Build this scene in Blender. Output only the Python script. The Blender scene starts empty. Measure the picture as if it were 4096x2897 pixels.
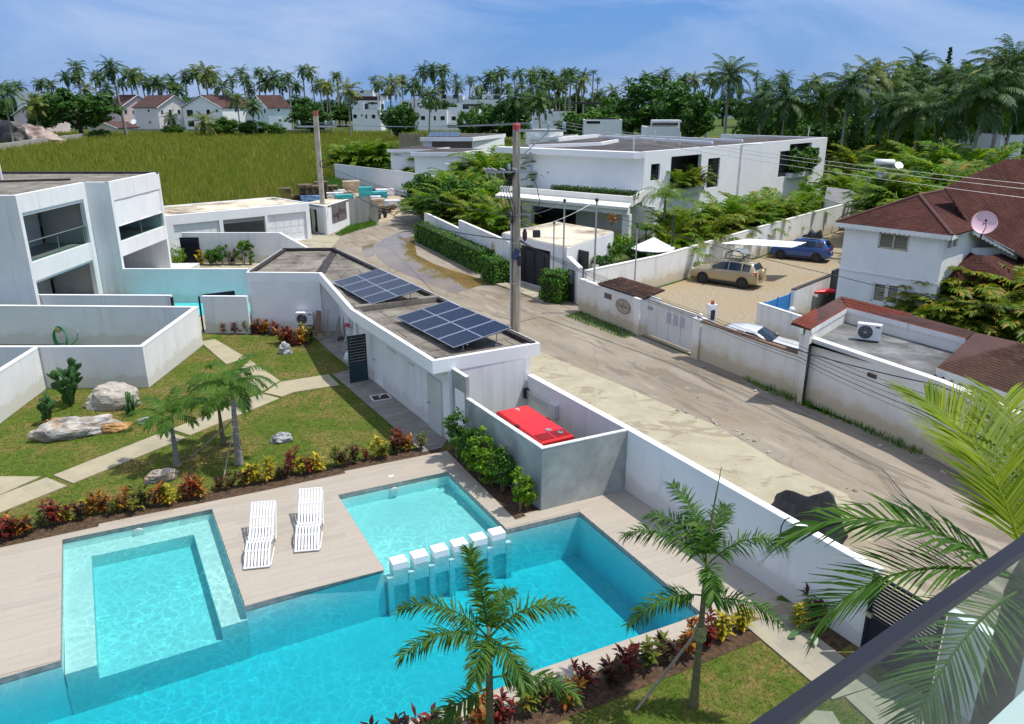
import bpy,bmesh,math,random
import numpy as np
from mathutils import Vector,Matrix,noise as mnoise
from mathutils.geometry import tessellate_polygon
# camera, sky, sun, exposure
scene=bpy.context.scene
COL=scene.collection
R=math.radians
CAM_H=11.3
FPX=3075.57
PITCH=math.atan((1448.5-401.0)/FPX)
cam_data=bpy.data.cameras.new('camera')
cam_data.sensor_width=36.0
cam_data.lens=36.0*FPX/4096.0
cam_data.clip_start=0.05
cam_data.clip_end=9000
cam=bpy.data.objects.new('camera',cam_data)
COL.objects.link(cam)
cam.location=(0,0,CAM_H)
cam.rotation_euler=(math.pi/2-PITCH,0,0)
scene.camera=cam
SUN_AZ=R(2)
SUN_EL=R(66)
sun_data=bpy.data.lights.new('sun','SUN')
sun_data.energy=3.6
sun_data.angle=R(0.53)
sun_data.color=(1.0,0.955,0.87)
sun=bpy.data.objects.new('sun',sun_data)
COL.objects.link(sun)
sdir=Vector((math.cos(SUN_AZ)*math.cos(SUN_EL),math.sin(SUN_AZ)*math.cos(SUN_EL),math.sin(SUN_EL)))
sun.rotation_euler=sdir.to_track_quat('Z','Y').to_euler()
world=bpy.data.worlds.new('World')
scene.world=world
world.use_nodes=True
wn=world.node_tree
wn.nodes.clear()
def wnode(t,**k):
	n=wn.nodes.new(t)
	for a,b in k.items():setattr(n,a,b)
	return n
w_out=wnode('ShaderNodeOutputWorld')
w_bg=wnode('ShaderNodeBackground')
w_bg.inputs['Strength'].default_value=0.15
w_sky=wnode('ShaderNodeTexSky',sky_type='NISHITA')
w_sky.sun_disc=False
w_sky.sun_elevation=SUN_EL
w_sky.sun_rotation=math.pi/2-SUN_AZ
w_sky.air_density=1.0
w_sky.dust_density=0.25
w_sky.ozone_density=2.2
w_tc=wnode('ShaderNodeTexCoord')
w_map=wnode('ShaderNodeMapping')
w_map.inputs['Scale'].default_value=(1.0,1.0,3.2)
w_no=wnode('ShaderNodeTexNoise')
w_no.inputs['Scale'].default_value=2.6
w_no.inputs['Detail'].default_value=9
w_no.inputs['Roughness'].default_value=0.58
w_no.inputs['Distortion'].default_value=0.6
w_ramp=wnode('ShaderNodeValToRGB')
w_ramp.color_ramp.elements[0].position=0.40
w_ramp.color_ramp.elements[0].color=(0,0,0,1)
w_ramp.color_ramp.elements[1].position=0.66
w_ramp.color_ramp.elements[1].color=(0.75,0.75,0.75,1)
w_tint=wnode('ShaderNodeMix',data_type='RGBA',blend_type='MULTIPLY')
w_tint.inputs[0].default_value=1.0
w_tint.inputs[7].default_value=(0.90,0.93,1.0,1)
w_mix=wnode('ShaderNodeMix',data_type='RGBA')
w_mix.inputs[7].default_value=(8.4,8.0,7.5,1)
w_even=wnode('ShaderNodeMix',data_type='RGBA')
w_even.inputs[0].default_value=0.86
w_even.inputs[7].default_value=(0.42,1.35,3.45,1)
L=wn.links.new
L(w_tc.outputs['Generated'],w_map.inputs['Vector'])
L(w_map.outputs['Vector'],w_no.inputs['Vector'])
L(w_no.outputs['Fac'],w_ramp.inputs['Fac'])
L(w_sky.outputs['Color'],w_tint.inputs[6])
L(w_tint.outputs[2],w_even.inputs[6])
L(w_even.outputs[2],w_mix.inputs[6])
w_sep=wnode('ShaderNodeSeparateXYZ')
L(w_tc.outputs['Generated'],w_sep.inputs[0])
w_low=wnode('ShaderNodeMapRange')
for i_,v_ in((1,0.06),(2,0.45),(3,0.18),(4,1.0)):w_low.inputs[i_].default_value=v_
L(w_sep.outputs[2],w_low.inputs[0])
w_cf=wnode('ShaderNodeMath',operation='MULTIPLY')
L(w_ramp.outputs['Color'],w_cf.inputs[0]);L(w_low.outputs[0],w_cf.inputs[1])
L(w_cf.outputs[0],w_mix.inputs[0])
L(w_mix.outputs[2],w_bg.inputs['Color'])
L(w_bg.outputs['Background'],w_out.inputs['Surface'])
vs=scene.view_settings
vs.view_transform='Standard'
vs.look='None'
vs.gamma=1.0
vs.use_curve_mapping=False
vs.exposure=0.34
scene.render.engine='CYCLES'
cy=scene.cycles
cy.max_bounces=6
cy.diffuse_bounces=4
cy.use_adaptive_sampling=True
cy.adaptive_threshold=0.02
cy.glossy_bounces=2
cy.transmission_bounces=2
cy.transparent_max_bounces=10
cy.volume_bounces=0
# helpers
CP,SP=math.cos(PITCH),math.sin(PITCH)
def ray(sx,sy):
	u=(sx-2048.0)/FPX;v=(1448.5-sy)/FPX
	return(u,CP+v*SP,-SP+v*CP)
def W(sx,sy,z=0.0):
	"""photo point lying at height z -> world point"""
	r=ray(sx,sy);t=(z-CAM_H)/r[2]
	return Vector((r[0]*t,r[1]*t,z))
def AT(sx,sy,y):
	"""photo point standing at depth y -> world point"""
	r=ray(sx,sy);t=y/r[1]
	return Vector((r[0]*t,y,CAM_H+r[2]*t))
def T1(x,y,z=0):return W(x/2,640+y/2,z)
def T2(x,y,z=0):return W(983+x/2,640+y/2,z)
def T3(x,y,z=0):return W(1900+x/2,400+y/2,z)
def T4(x,y,z=0):return W(2948+x/2,500+y/2,z)
def B1(x,y,z=0):return W(x/2,1350+y/2,z)
def B2(x,y,z=0):return W(983+x/2,1400+y/2,z)
def B3(x,y,z=0):return W(1966+x/2,1100+y/2,z)
def B4(x,y,z=0):return W(2948+x/2,1300+y/2,z)
def xy(v):return Vector((v[0],v[1]))
rnd=random.Random(7)
def tag(o,label=None,cat=None,group=None,kind=None):
	if label:o['label']=label
	if cat:o['category']=cat
	if group:o['group']=group
	if kind:o['kind']=kind
	return o
def thing(name,label,cat,loc=(0,0,0),rz=0.0,group=None):
	o=bpy.data.objects.new(name,None)
	o.empty_display_size=0.3
	COL.objects.link(o)
	o.location=loc;o.rotation_euler=(0,0,rz)
	return tag(o,label,cat,group)
def link(name,me,parent=None,loc=None):
	o=bpy.data.objects.new(name,me)
	COL.objects.link(o)
	if parent is not None:o.parent=parent
	if loc is not None:o.location=loc
	return o
def copy_tree(o,parent=None):
	c=o.copy();COL.objects.link(c);c.parent=parent
	for ch in o.children:copy_tree(ch,c)
	return c
def dup(o,loc,rz=0.0,label=None,group=None,scale=1.0):
	kids=list(o.children)
	c=o.copy();COL.objects.link(c)
	for ch in kids:copy_tree(ch,c)
	c.location=loc;c.rotation_euler=(0,0,rz);c.scale=(scale,)*3 if not hasattr(scale,'__len__')else scale
	if label:c['label']=label
	if group:c['group']=group
	return c
def rawmesh(name,verts,faces,mats,smooth=False,midx=None):
	me=bpy.data.meshes.new(name)
	me.from_pydata([tuple(v)for v in verts],[],[tuple(f)for f in faces])
	if not isinstance(mats,(list,tuple)):mats=[mats]
	for m in mats:me.materials.append(m)
	if midx:me.polygons.foreach_set('material_index',midx)
	if smooth:me.polygons.foreach_set('use_smooth',[True]*len(me.polygons))
	me.update()
	return me
def npmesh(name,V,Fq,mats,nsides=4,midx=None,smooth=False):
	"""fast mesh from numpy arrays: V (n,3), Fq (m,nsides)"""
	me=bpy.data.meshes.new(name)
	V=np.asarray(V,dtype=np.float32);Fq=np.asarray(Fq,dtype=np.int32)
	me.vertices.add(len(V));me.vertices.foreach_set('co',V.ravel())
	m=len(Fq)
	me.loops.add(m*nsides);me.loops.foreach_set('vertex_index',Fq.ravel())
	me.polygons.add(m)
	me.polygons.foreach_set('loop_start',np.arange(0,m*nsides,nsides,dtype=np.int32))
	me.polygons.foreach_set('loop_total',np.full(m,nsides,dtype=np.int32))
	if not isinstance(mats,(list,tuple)):mats=[mats]
	for mt in mats:me.materials.append(mt)
	if midx is not None:me.polygons.foreach_set('material_index',np.asarray(midx,dtype=np.int32))
	if smooth:me.polygons.foreach_set('use_smooth',np.ones(m,dtype=bool))
	me.update(calc_edges=True)
	return me
class MB:
	"""collects simple solids into one mesh; coordinates may be world, org is subtracted"""
	def __init__(self,org=(0,0,0)):
		self.v=[];self.f=[];self.m=[];self.org=Vector(org);self.cm=0
	def add(self,vs,fs):
		b=len(self.v)
		self.v+=[Vector(v)-self.org for v in vs]
		self.f+=[tuple(i+b for i in f)for f in fs]
		self.m+=[self.cm]*len(fs)
		return self
	def box(self,c,s,rz=0.0,rot=None):
		M=rot if rot is not None else Matrix.Rotation(rz,3,'Z')
		c=Vector(c);h=Vector(s)/2
		vs=[c+M@Vector((x*h.x,y*h.y,z*h.z))for z in(-1,1)for y in(-1,1)for x in(-1,1)]
		return self.add(vs,[(0,2,3,1),(4,5,7,6),(0,1,5,4),(2,6,7,3),(0,4,6,2),(1,3,7,5)])
	def prism(self,poly,z0,z1,ztop=None):
		"""vertical prism; ztop may give one height per corner"""
		n=len(poly)
		a=sum(poly[i][0]*poly[(i+1)%n][1]-poly[(i+1)%n][0]*poly[i][1]for i in range(n))
		if a<0:
			poly=list(poly)[::-1]
			if ztop is not None:ztop=list(ztop)[::-1]
		vs=[(q[0],q[1],z0)for q in poly]+[(q[0],q[1],ztop[i]if ztop is not None else z1)for i,q in enumerate(poly)]
		tr=tessellate_polygon([[Vector((q[0],q[1],0))for q in poly]])
		fs=[]
		for t in tr:
			p=[Vector(poly[i])for i in t]
			ccw=(p[1][0]-p[0][0])*(p[2][1]-p[0][1])-(p[2][0]-p[0][0])*(p[1][1]-p[0][1])>0
			u=tuple(t)if ccw else tuple(t)[::-1]
			fs.append(tuple(i+n for i in u));fs.append(u[::-1])
		fs+=[(i,(i+1)%n,(i+1)%n+n,i+n)for i in range(n)]
		return self.add(vs,fs)
	def tube(self,p0,p1,r0,r1=None,n=8,caps=True):
		r1=r0 if r1 is None else r1
		p0,p1=Vector(p0),Vector(p1);d=(p1-p0)
		if d.length<1e-6:return self
		d.normalize()
		a=d.orthogonal().normalized();b=d.cross(a)
		vs=[]
		for p,r in((p0,r0),(p1,r1)):
			vs+=[p+(a*math.cos(2*math.pi*k/n)+b*math.sin(2*math.pi*k/n))*r for k in range(n)]
		fs=[(k,(k+1)%n,(k+1)%n+n,k+n)for k in range(n)]
		if caps:fs+=[tuple(range(n))[::-1],tuple(range(n,2*n))]
		return self.add(vs,fs)
	def path(self,pts,r,n=6,r1=None):
		pts=[Vector(p)for p in pts];N=len(pts);r1=r if r1 is None else r1
		vs=[];up=Vector((0.123,0.31,0.94))
		for i,p in enumerate(pts):
			d=(pts[min(i+1,N-1)]-pts[max(i-1,0)])
			d=d.normalized()if d.length>1e-9 else Vector((0,0,1))
			a=d.cross(up)
			if a.length<1e-3:a=d.orthogonal()
			a.normalize();b=d.cross(a)
			rr=r+(r1-r)*i/max(1,N-1)
			vs+=[p+(a*math.cos(2*math.pi*k/n)+b*math.sin(2*math.pi*k/n))*rr for k in range(n)]
		fs=[]
		for i in range(N-1):
			for k in range(n):
				fs.append((i*n+k,i*n+(k+1)%n,(i+1)*n+(k+1)%n,(i+1)*n+k))
		fs+=[tuple(range(n))[::-1],tuple(range((N-1)*n,N*n))]
		return self.add(vs,fs)
	def lathe(self,c,prof,n=16,axis='Z',rot=None):
		c=Vector(c);vs=[]
		M=rot if rot is not None else Matrix.Identity(3)
		for r,h in prof:
			for k in range(n):
				a=2*math.pi*k/n
				vs.append(c+M@Vector((r*math.cos(a),r*math.sin(a),h)))
		fs=[]
		for i in range(len(prof)-1):
			for k in range(n):
				fs.append((i*n+k,i*n+(k+1)%n,(i+1)*n+(k+1)%n,(i+1)*n+k))
		fs+=[tuple(range(n))[::-1],tuple(range((len(prof)-1)*n,len(prof)*n))]
		return self.add(vs,fs)
	def poly(self,pts):
		return self.add(pts,[tuple(range(len(pts)))])
	def slab(self,pts,thick):
		"""planar polygon in 3D, thickened along -normal"""
		pts=[Vector(p)for p in pts];n=len(pts)
		nr=Vector((0,0,0))
		for i in range(n):
			nr+=(pts[i]-pts[0]).cross(pts[(i+1)%n]-pts[0])
		nr.normalize()
		lo=[p-nr*thick for p in pts]
		fs=[tuple(range(n)),tuple(range(n,2*n))[::-1]]
		fs+=[((i+1)%n,i,i+n,(i+1)%n+n)for i in range(n)]
		return self.add(pts+lo,fs)
	def mesh(self,name,mats,smooth=False):
		return rawmesh(name,self.v,self.f,mats,smooth,self.m if any(self.m)else None)
	def build(self,name,mats,parent=None,smooth=False,loc=None):
		return link(name,self.mesh(name,mats,smooth),parent,loc)
def wallmesh(mb,p0,p1,z0,z1,openings=(),thick=0.2):
	"""vertical wall, outer face on the right of p0->p1, openings (u0,u1,za,zb)"""
	p0=Vector((p0[0],p0[1],0));p1=Vector((p1[0],p1[1],0))
	d=p1-p0;Lw=d.length-0.006;d.normalize();nrm=Vector((d.y,-d.x,0));p0=p0+d*0.004
	us=sorted(set([0.0,Lw]+[min(max(o[k],0),Lw)for o in openings for k in(0,1)]))
	zs=sorted(set([z0,z1]+[min(max(o[k],z0),z1)for o in openings for k in(2,3)]))
	def solid(i,j):
		if i<0 or j<0 or i>=len(us)-1 or j>=len(zs)-1:return False
		u=(us[i]+us[i+1])/2;z=(zs[j]+zs[j+1])/2
		return not any(o[0]<u<o[1]and o[2]<z<o[3]for o in openings)
	def P(u,z,k):return p0+d*u-nrm*(thick*k)+Vector((0,0,z))
	for i in range(len(us)-1):
		for j in range(len(zs)-1):
			if not solid(i,j):continue
			a,b,c,e=us[i],us[i+1],zs[j],zs[j+1]
			mb.add([P(a,c,0),P(b,c,0),P(b,e,0),P(a,e,0)],[(0,1,2,3)])
			mb.add([P(a,c,1),P(b,c,1),P(b,e,1),P(a,e,1)],[(3,2,1,0)])
			if not solid(i-1,j):mb.add([P(a,c,0),P(a,e,0),P(a,e,1),P(a,c,1)],[(0,1,2,3)])
			if not solid(i+1,j):mb.add([P(b,c,0),P(b,c,1),P(b,e,1),P(b,e,0)],[(0,1,2,3)])
			if not solid(i,j-1):mb.add([P(a,c,0),P(a,c,1),P(b,c,1),P(b,c,0)],[(0,1,2,3)])
			if not solid(i,j+1):mb.add([P(a,e,0),P(b,e,0),P(b,e,1),P(a,e,1)],[(0,1,2,3)])
	return P
def sheet(polys,z,name,m,parent=None,kind='structure'):
	"""flat sheet; polys[0] outer loop, others are holes"""
	loops=[[Vector((q[0],q[1],0))for q in p]for p in polys]
	tr=tessellate_polygon(loops)
	flat=[q for lp in loops for q in lp]
	fs=[]
	for t in tr:
		a,b,c=(flat[i]for i in t)
		if(b-a).cross(c-a).z<0:t=tuple(t)[::-1]
		fs.append(tuple(t))
	o=link(name,rawmesh(name,[(q.x,q.y,z)for q in flat],fs,m),parent)
	if kind and parent is None:o['kind']=kind
	return o
def inpoly(x,y,poly):
	c=False;n=len(poly)
	for i in range(n):
		x1,y1=poly[i][0],poly[i][1];x2,y2=poly[(i+1)%n][0],poly[(i+1)%n][1]
		if(y1>y)!=(y2>y)and x<(x2-x1)*(y-y1)/(y2-y1)+x1:c=not c
	return c
	# materials
def lin(r,g,b):
	f=lambda c:(c/255/12.92)if c/255<=0.04045 else((c/255+0.055)/1.055)**2.4
	return(f(r),f(g),f(b))
class NT:
	def __init__(self,name):
		self.mat=bpy.data.materials.new(name);self.mat.use_nodes=True
		self.t=self.mat.node_tree;self.t.nodes.clear()
		self.out=self.n('ShaderNodeOutputMaterial')
	def n(self,ty,**k):
		nd=self.t.nodes.new(ty)
		for a,b in k.items():setattr(nd,a,b)
		return nd
	def l(self,a,b):self.t.links.new(a,b)
	def pos(self,scale=(1,1,1),obj=False):
		mp=self.n('ShaderNodeMapping');mp.inputs['Scale'].default_value=scale
		if obj:self.l(self.n('ShaderNodeTexCoord').outputs['Object'],mp.inputs['Vector'])
		else:self.l(self.n('ShaderNodeNewGeometry').outputs['Position'],mp.inputs['Vector'])
		return mp.outputs['Vector']
	def noise(self,vec,scale,detail=5,rough=0.55,dist=0.0):
		nd=self.n('ShaderNodeTexNoise')
		nd.inputs['Scale'].default_value=scale;nd.inputs['Detail'].default_value=detail
		nd.inputs['Roughness'].default_value=rough;nd.inputs['Distortion'].default_value=dist
		self.l(vec,nd.inputs['Vector']);return nd.outputs['Fac']
	def ramp(self,fac,stops,interp='LINEAR'):
		nd=self.n('ShaderNodeValToRGB');cr=nd.color_ramp;cr.interpolation=interp
		while len(cr.elements)<len(stops):cr.elements.new(0.5)
		for e,(p,c)in zip(cr.elements,stops):
			e.position=p;e.color=(*c,1)if len(c)==3 else c
		self.l(fac,nd.inputs['Fac']);return nd.outputs['Color']
	def mix(self,fac,a,b,blend='MIX'):
		nd=self.n('ShaderNodeMix',data_type='RGBA',blend_type=blend)
		for s,v in((0,fac),(6,a),(7,b)):
			if isinstance(v,(int,float)):nd.inputs[s].default_value=v
			elif isinstance(v,(tuple,list)):nd.inputs[s].default_value=(*v,1)if len(v)==3 else v
			else:self.l(v,nd.inputs[s])
		return nd.outputs[2]
	def math(self,op,a,b=0.0):
		nd=self.n('ShaderNodeMath',operation=op)
		for s,v in((0,a),(1,b)):
			if isinstance(v,(int,float)):nd.inputs[s].default_value=v
			else:self.l(v,nd.inputs[s])
		return nd.outputs[0]
	def bump(self,h,strength=0.3,dist=0.02):
		nd=self.n('ShaderNodeBump');nd.inputs['Strength'].default_value=strength
		nd.inputs['Distance'].default_value=dist;self.l(h,nd.inputs['Height'])
		return nd.outputs['Normal']
	def bsdf(self,col,rough=0.6,metal=0.0,spec=0.4,normal=None,**k):
		nd=self.n('ShaderNodeBsdfPrincipled')
		for s,v in(('Base Color',col),('Roughness',rough),('Metallic',metal),('Specular IOR Level',spec)):
			if isinstance(v,(int,float)):nd.inputs[s].default_value=v
			elif isinstance(v,(tuple,list)):nd.inputs[s].default_value=(*v,1)if len(v)==3 else v
			else:self.l(v,nd.inputs[s])
		for s,v in k.items():nd.inputs[s].default_value=v
		if normal is not None:self.l(normal,nd.inputs['Normal'])
		return nd
	def done(self,sh):
		self.l(sh.outputs[0]if hasattr(sh,'outputs')else sh,self.out.inputs['Surface']);return self.mat
def noisy(name,c1,c2,scale=2.0,rough=0.7,bump=0.2,bscale=None,stretch=(1,1,1),lo=0.35,hi=0.65,spec=0.3,bdist=0.01,c3=None,s3=0.35,metal=0.0,obj=False):
	t=NT(name);p=t.pos(stretch,obj)
	col=t.ramp(t.noise(p,scale,6,0.6),[(lo,c1),(hi,c2)])
	if c3 is not None:
		m=t.ramp(t.noise(p,s3,5,0.62,0.4),[(0.45,(0,0,0)),(0.68,(1,1,1))])
		col=t.mix(m,col,c3)
	nm=t.bump(t.noise(p,bscale or scale*8,4),bump,bdist)if bump else None
	return t.done(t.bsdf(col,rough,metal,spec,nm))
def plain(name,c,rough=0.5,metal=0.0,spec=0.5,var=0.10,**k):
	t=NT(name);p=t.pos()
	col=t.mix(t.noise(p,3.0,4),tuple(x*(1-var)for x in c),tuple(min(1,x*(1+var))for x in c))
	return t.done(t.bsdf(col,rough,metal,spec,None,**k))
def stained(name,c1,c2,stain,amount=0.5,rough=0.75,low=None,lowz=0.5):
	"""painted render with vertical run-off streaks; low: dirt colour near the ground"""
	t=NT(name);p=t.pos()
	col=t.ramp(t.noise(p,0.9,6,0.6),[(0.3,c1),(0.7,c2)])
	st=t.noise(t.pos((2.6,2.6,0.16)),1.0,5,0.65)
	patch=t.noise(p,0.45,4)
	m=t.math('MULTIPLY',t.ramp(st,[(0.52,(0,0,0)),(0.72,(1,1,1))]),t.ramp(patch,[(0.40,(0,0,0)),(0.62,(1,1,1))]))
	col=t.mix(t.math('MULTIPLY',m,amount),col,stain)
	if low is not None:
		sep=t.n('ShaderNodeSeparateXYZ');t.l(p,sep.inputs[0])
		h=t.math('ADD',sep.outputs[2],t.math('MULTIPLY',t.noise(p,1.6,5),-0.9))
		lm=t.ramp(h,[(-0.0,(0.75,0.75,0.75)),(lowz*0.5,(0.3,0.3,0.3)),(lowz+0.15,(0,0,0))])
		col=t.mix(lm,col,low)
	nm=t.bump(t.noise(p,28,4),0.15,0.006)
	return t.done(t.bsdf(col,rough,0,0.25,nm))
def leafmat(name,cols,trans=0.35,rough=0.5,spec=0.22,tcol=None,gain=1.45):
	"""leaf colours chosen at random for every separate leaf"""
	t=NT(name)
	ri=t.n('ShaderNodeNewGeometry').outputs['Random Per Island']
	n=len(cols);cols=[(c[0]*gain,c[1]*gain,c[2]*gain*0.9)for c in cols]
	col=t.ramp(ri,[((i+0.5)/n,c)for i,c in enumerate(cols)])
	big=t.noise(t.pos(),0.8,3)
	col=t.mix(1.0,col,t.ramp(big,[(0.3,(0.72,0.75,0.7)),(0.7,(1.15,1.12,1.0))]),'MULTIPLY')
	b=t.bsdf(col,rough,0,spec)
	tr=t.n('ShaderNodeBsdfTranslucent')
	tc=t.mix(1.0,col,(1.25,1.35,0.6),'MULTIPLY')
	t.l(tc,tr.inputs['Color'])
	mx=t.n('ShaderNodeMixShader');mx.inputs[0].default_value=trans
	t.l(b.outputs[0],mx.inputs[1]);t.l(tr.outputs[0],mx.inputs[2])
	return t.done(mx)
	# material library
M={}
M['white']=stained('white_paint',(0.72,0.73,0.73),(0.81,0.81,0.80),(0.42,0.42,0.39),0.5,low=(0.60,0.58,0.53),lowz=0.1)
M['white_clean']=noisy('white_clean_paint',(0.78,0.79,0.80),(0.84,0.84,0.84),0.8,0.65,0.1,20)
M['white_dirty']=stained('white_dirty_paint',(0.70,0.70,0.69),(0.80,0.80,0.78),(0.34,0.33,0.31),0.8,low=(0.50,0.42,0.27),lowz=0.45)
M['cream_wall']=stained('cream_painted_wall',(0.66,0.65,0.60),(0.76,0.75,0.70),(0.42,0.39,0.32),0.55,low=(0.46,0.36,0.20),lowz=0.55)
M['concrete_grey']=noisy('grey_smooth_concrete',(0.24,0.26,0.25),(0.42,0.44,0.42),1.3,0.6,0.12,16,c3=(0.30,0.33,0.31),s3=0.8)
M['coping']=noisy('pale_concrete_coping',(0.52,0.53,0.51),(0.66,0.67,0.65),3,0.7,0.15)
M['deck']=None
M['dark_metal']=plain('dark_navy_metal',(0.012,0.015,0.026),0.6,0.0,0.25,0.2)
M['charcoal']=plain('charcoal_metal',(0.030,0.031,0.036),0.5,0.0,0.4,0.15)
M['grey_metal']=plain('grey_metal',(0.36,0.37,0.38),0.4,0.6)
M['white_metal']=plain('white_metal',(0.78,0.79,0.80),0.45,0.0,0.5,0.05)
M['alu']=plain('aluminium',(0.68,0.69,0.70),0.32,0.85)
M['steel']=plain('galvanised_steel',(0.45,0.46,0.47),0.45,0.7)
M['black']=plain('black_plastic',(0.014,0.014,0.016),0.5)
M['rubber']=plain('black_rubber',(0.02,0.02,0.021),0.8,0,0.2)
M['white_plastic']=plain('white_plastic',(0.70,0.71,0.72),0.35,0,0.5,0.03)
M['mortar']=noisy('grout',(0.33,0.29,0.24),(0.38,0.335,0.28),6,0.85,0.1)
def glassmat(name,col,rough=0.03,alpha_t=0.0):
	t=NT(name)
	b=t.bsdf(col,rough,0.0,0.8)
	if alpha_t<=0:return t.done(b)
	tr=t.n('ShaderNodeBsdfTransparent');tr.inputs['Color'].default_value=(0.86,0.93,0.92,1)
	mx=t.n('ShaderNodeMixShader');mx.inputs[0].default_value=alpha_t
	t.l(b.outputs[0],mx.inputs[1]);t.l(tr.outputs[0],mx.inputs[2])
	return t.done(mx)
M['glass_dark']=glassmat('dark_window_glass',(0.012,0.016,0.02))
M['glass_grey']=glassmat('grey_window_glass',(0.05,0.06,0.07))
def clearglass(name,tint=(0.80,0.90,0.88)):
	t=NT(name)
	tr=t.n('ShaderNodeBsdfTransparent');tr.inputs['Color'].default_value=(*tint,1)
	gl=t.n('ShaderNodeBsdfGlossy');gl.inputs['Roughness'].default_value=0.02;gl.inputs['Color'].default_value=(0.9,0.95,0.95,1)
	lw=t.n('ShaderNodeLayerWeight');lw.inputs['Blend'].default_value=0.5
	fr=t.math('ADD',t.math('MULTIPLY',t.math('POWER',lw.outputs['Facing'],5.0),0.10),0.006)
	mx=t.n('ShaderNodeMixShader')
	t.l(fr,mx.inputs[0]);t.l(tr.outputs[0],mx.inputs[1]);t.l(gl.outputs[0],mx.inputs[2])
	return t.done(mx)
M['glass_clear']=clearglass('clear_pane')
M['glass_rail']=clearglass('railing_glass',(0.78,0.84,0.82))
M['leaf_palm']=leafmat('palm_leaflets',[(0.026,0.072,0.010),(0.045,0.11,0.014),(0.075,0.145,0.018),(0.036,0.09,0.012)],0.36)
M['leaf_fox']=leafmat('foxtail_leaflets',[(0.022,0.065,0.014),(0.036,0.10,0.018),(0.06,0.135,0.022),(0.03,0.085,0.018),(0.09,0.15,0.02)],0.38)
M['leaf_bright']=leafmat('bright_palm_leaflets',[(0.09,0.145,0.010),(0.14,0.20,0.012),(0.21,0.26,0.016),(0.11,0.17,0.010)],0.45)
M['leaf_coco']=leafmat('coconut_leaflets',[(0.030,0.070,0.018),(0.050,0.100,0.020),(0.085,0.125,0.028),(0.022,0.055,0.018)],0.25)
M['leaf_dry']=leafmat('dry_palm_leaflets',[(0.30,0.17,0.035),(0.22,0.11,0.025),(0.36,0.24,0.06)],0.3)
M['leaf_areca']=leafmat('areca_leaflets',[(0.045,0.12,0.012),(0.08,0.17,0.014),(0.13,0.21,0.016),(0.17,0.19,0.02),(0.035,0.09,0.012)],0.4)
M['leaf_dark']=leafmat('dark_broad_leaves',[(0.020,0.060,0.012),(0.034,0.088,0.014),(0.052,0.115,0.016),(0.024,0.07,0.012)],0.25)
M['leaf_mid']=leafmat('mid_green_leaves',[(0.028,0.085,0.012),(0.05,0.12,0.016),(0.08,0.16,0.02),(0.022,0.07,0.012)],0.28)
M['leaf_lime']=leafmat('lime_leaves',[(0.06,0.14,0.010),(0.11,0.20,0.012),(0.17,0.25,0.018),(0.04,0.10,0.010)],0.35)
M['leaf_hedge']=leafmat('hedge_leaves',[(0.030,0.10,0.008),(0.055,0.15,0.012),(0.085,0.19,0.014),(0.024,0.08,0.008)],0.25)
M['croton_red']=leafmat('croton_red_leaves',[(0.05,0.006,0.008),(0.13,0.014,0.014),(0.24,0.030,0.020),(0.035,0.020,0.012),(0.09,0.012,0.012)],0.25)
M['croton_dark']=leafmat('croton_dark_leaves',[(0.035,0.010,0.012),(0.06,0.018,0.012),(0.030,0.040,0.012),(0.10,0.035,0.014)],0.2)
M['croton_orange']=leafmat('croton_orange_leaves',[(0.30,0.08,0.014),(0.14,0.04,0.012),(0.35,0.16,0.02),(0.05,0.065,0.012),(0.08,0.02,0.012)],0.25)
M['croton_yellow']=leafmat('croton_yellow_leaves',[(0.42,0.30,0.02),(0.28,0.24,0.02),(0.09,0.12,0.012),(0.50,0.38,0.03),(0.16,0.11,0.014)],0.3)
M['croton_green']=leafmat('croton_green_leaves',[(0.045,0.075,0.012),(0.09,0.12,0.014),(0.16,0.14,0.02),(0.06,0.05,0.012)],0.25)
M['cactus']=leafmat('cactus_pads',[(0.020,0.060,0.022),(0.032,0.080,0.028),(0.045,0.10,0.030)],0.05,0.55)
M['bark']=noisy('palm_bark',(0.11,0.085,0.06),(0.24,0.20,0.15),6,0.85,0.5,10,(1,1,4),bdist=0.02)
M['bark_green']=noisy('green_palm_stem',(0.09,0.10,0.045),(0.20,0.17,0.09),5,0.7,0.4,12,(1,1,5),bdist=0.01)
M['bark_grey']=noisy('grey_palm_bark',(0.16,0.15,0.13),(0.34,0.32,0.28),5,0.8,0.5,9,(1,1,5),bdist=0.015)
M['bark_dark']=noisy('dark_tree_bark',(0.05,0.04,0.03),(0.12,0.095,0.07),5,0.9,0.4)
M['stem']=noisy('shrub_stem',(0.10,0.075,0.045),(0.20,0.15,0.09),9,0.85,0.3)
M['stake']=noisy('grey_timber_stake',(0.22,0.18,0.13),(0.38,0.32,0.24),4,0.85,0.4,10,(1,1,0.2))
M['soil']=noisy('garden_soil',(0.045,0.025,0.015),(0.12,0.075,0.045),7,0.95,0.8,22,bdist=0.03)
M['rock_white']=noisy('white_veined_rock',(0.16,0.17,0.19),(0.52,0.49,0.44),2.4,0.75,0.8,9,(1,1,2.2),0.30,0.62,bdist=0.05,c3=(0.36,0.22,0.10),s3=1.4)
M['rock_grey']=noisy('grey_marbled_rock',(0.09,0.11,0.14),(0.52,0.52,0.52),5.5,0.7,0.7,12,(1,1,2.0),0.34,0.60,bdist=0.04)
M['rock_pale']=noisy('pale_limestone_rock',(0.32,0.285,0.235),(0.54,0.50,0.43),1.8,0.85,0.9,8,(1,1,3),0.3,0.7,bdist=0.05)
M['rock_orange']=noisy('orange_rock',(0.28,0.13,0.04),(0.55,0.33,0.13),3,0.8,0.8,10,bdist=0.04)
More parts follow.
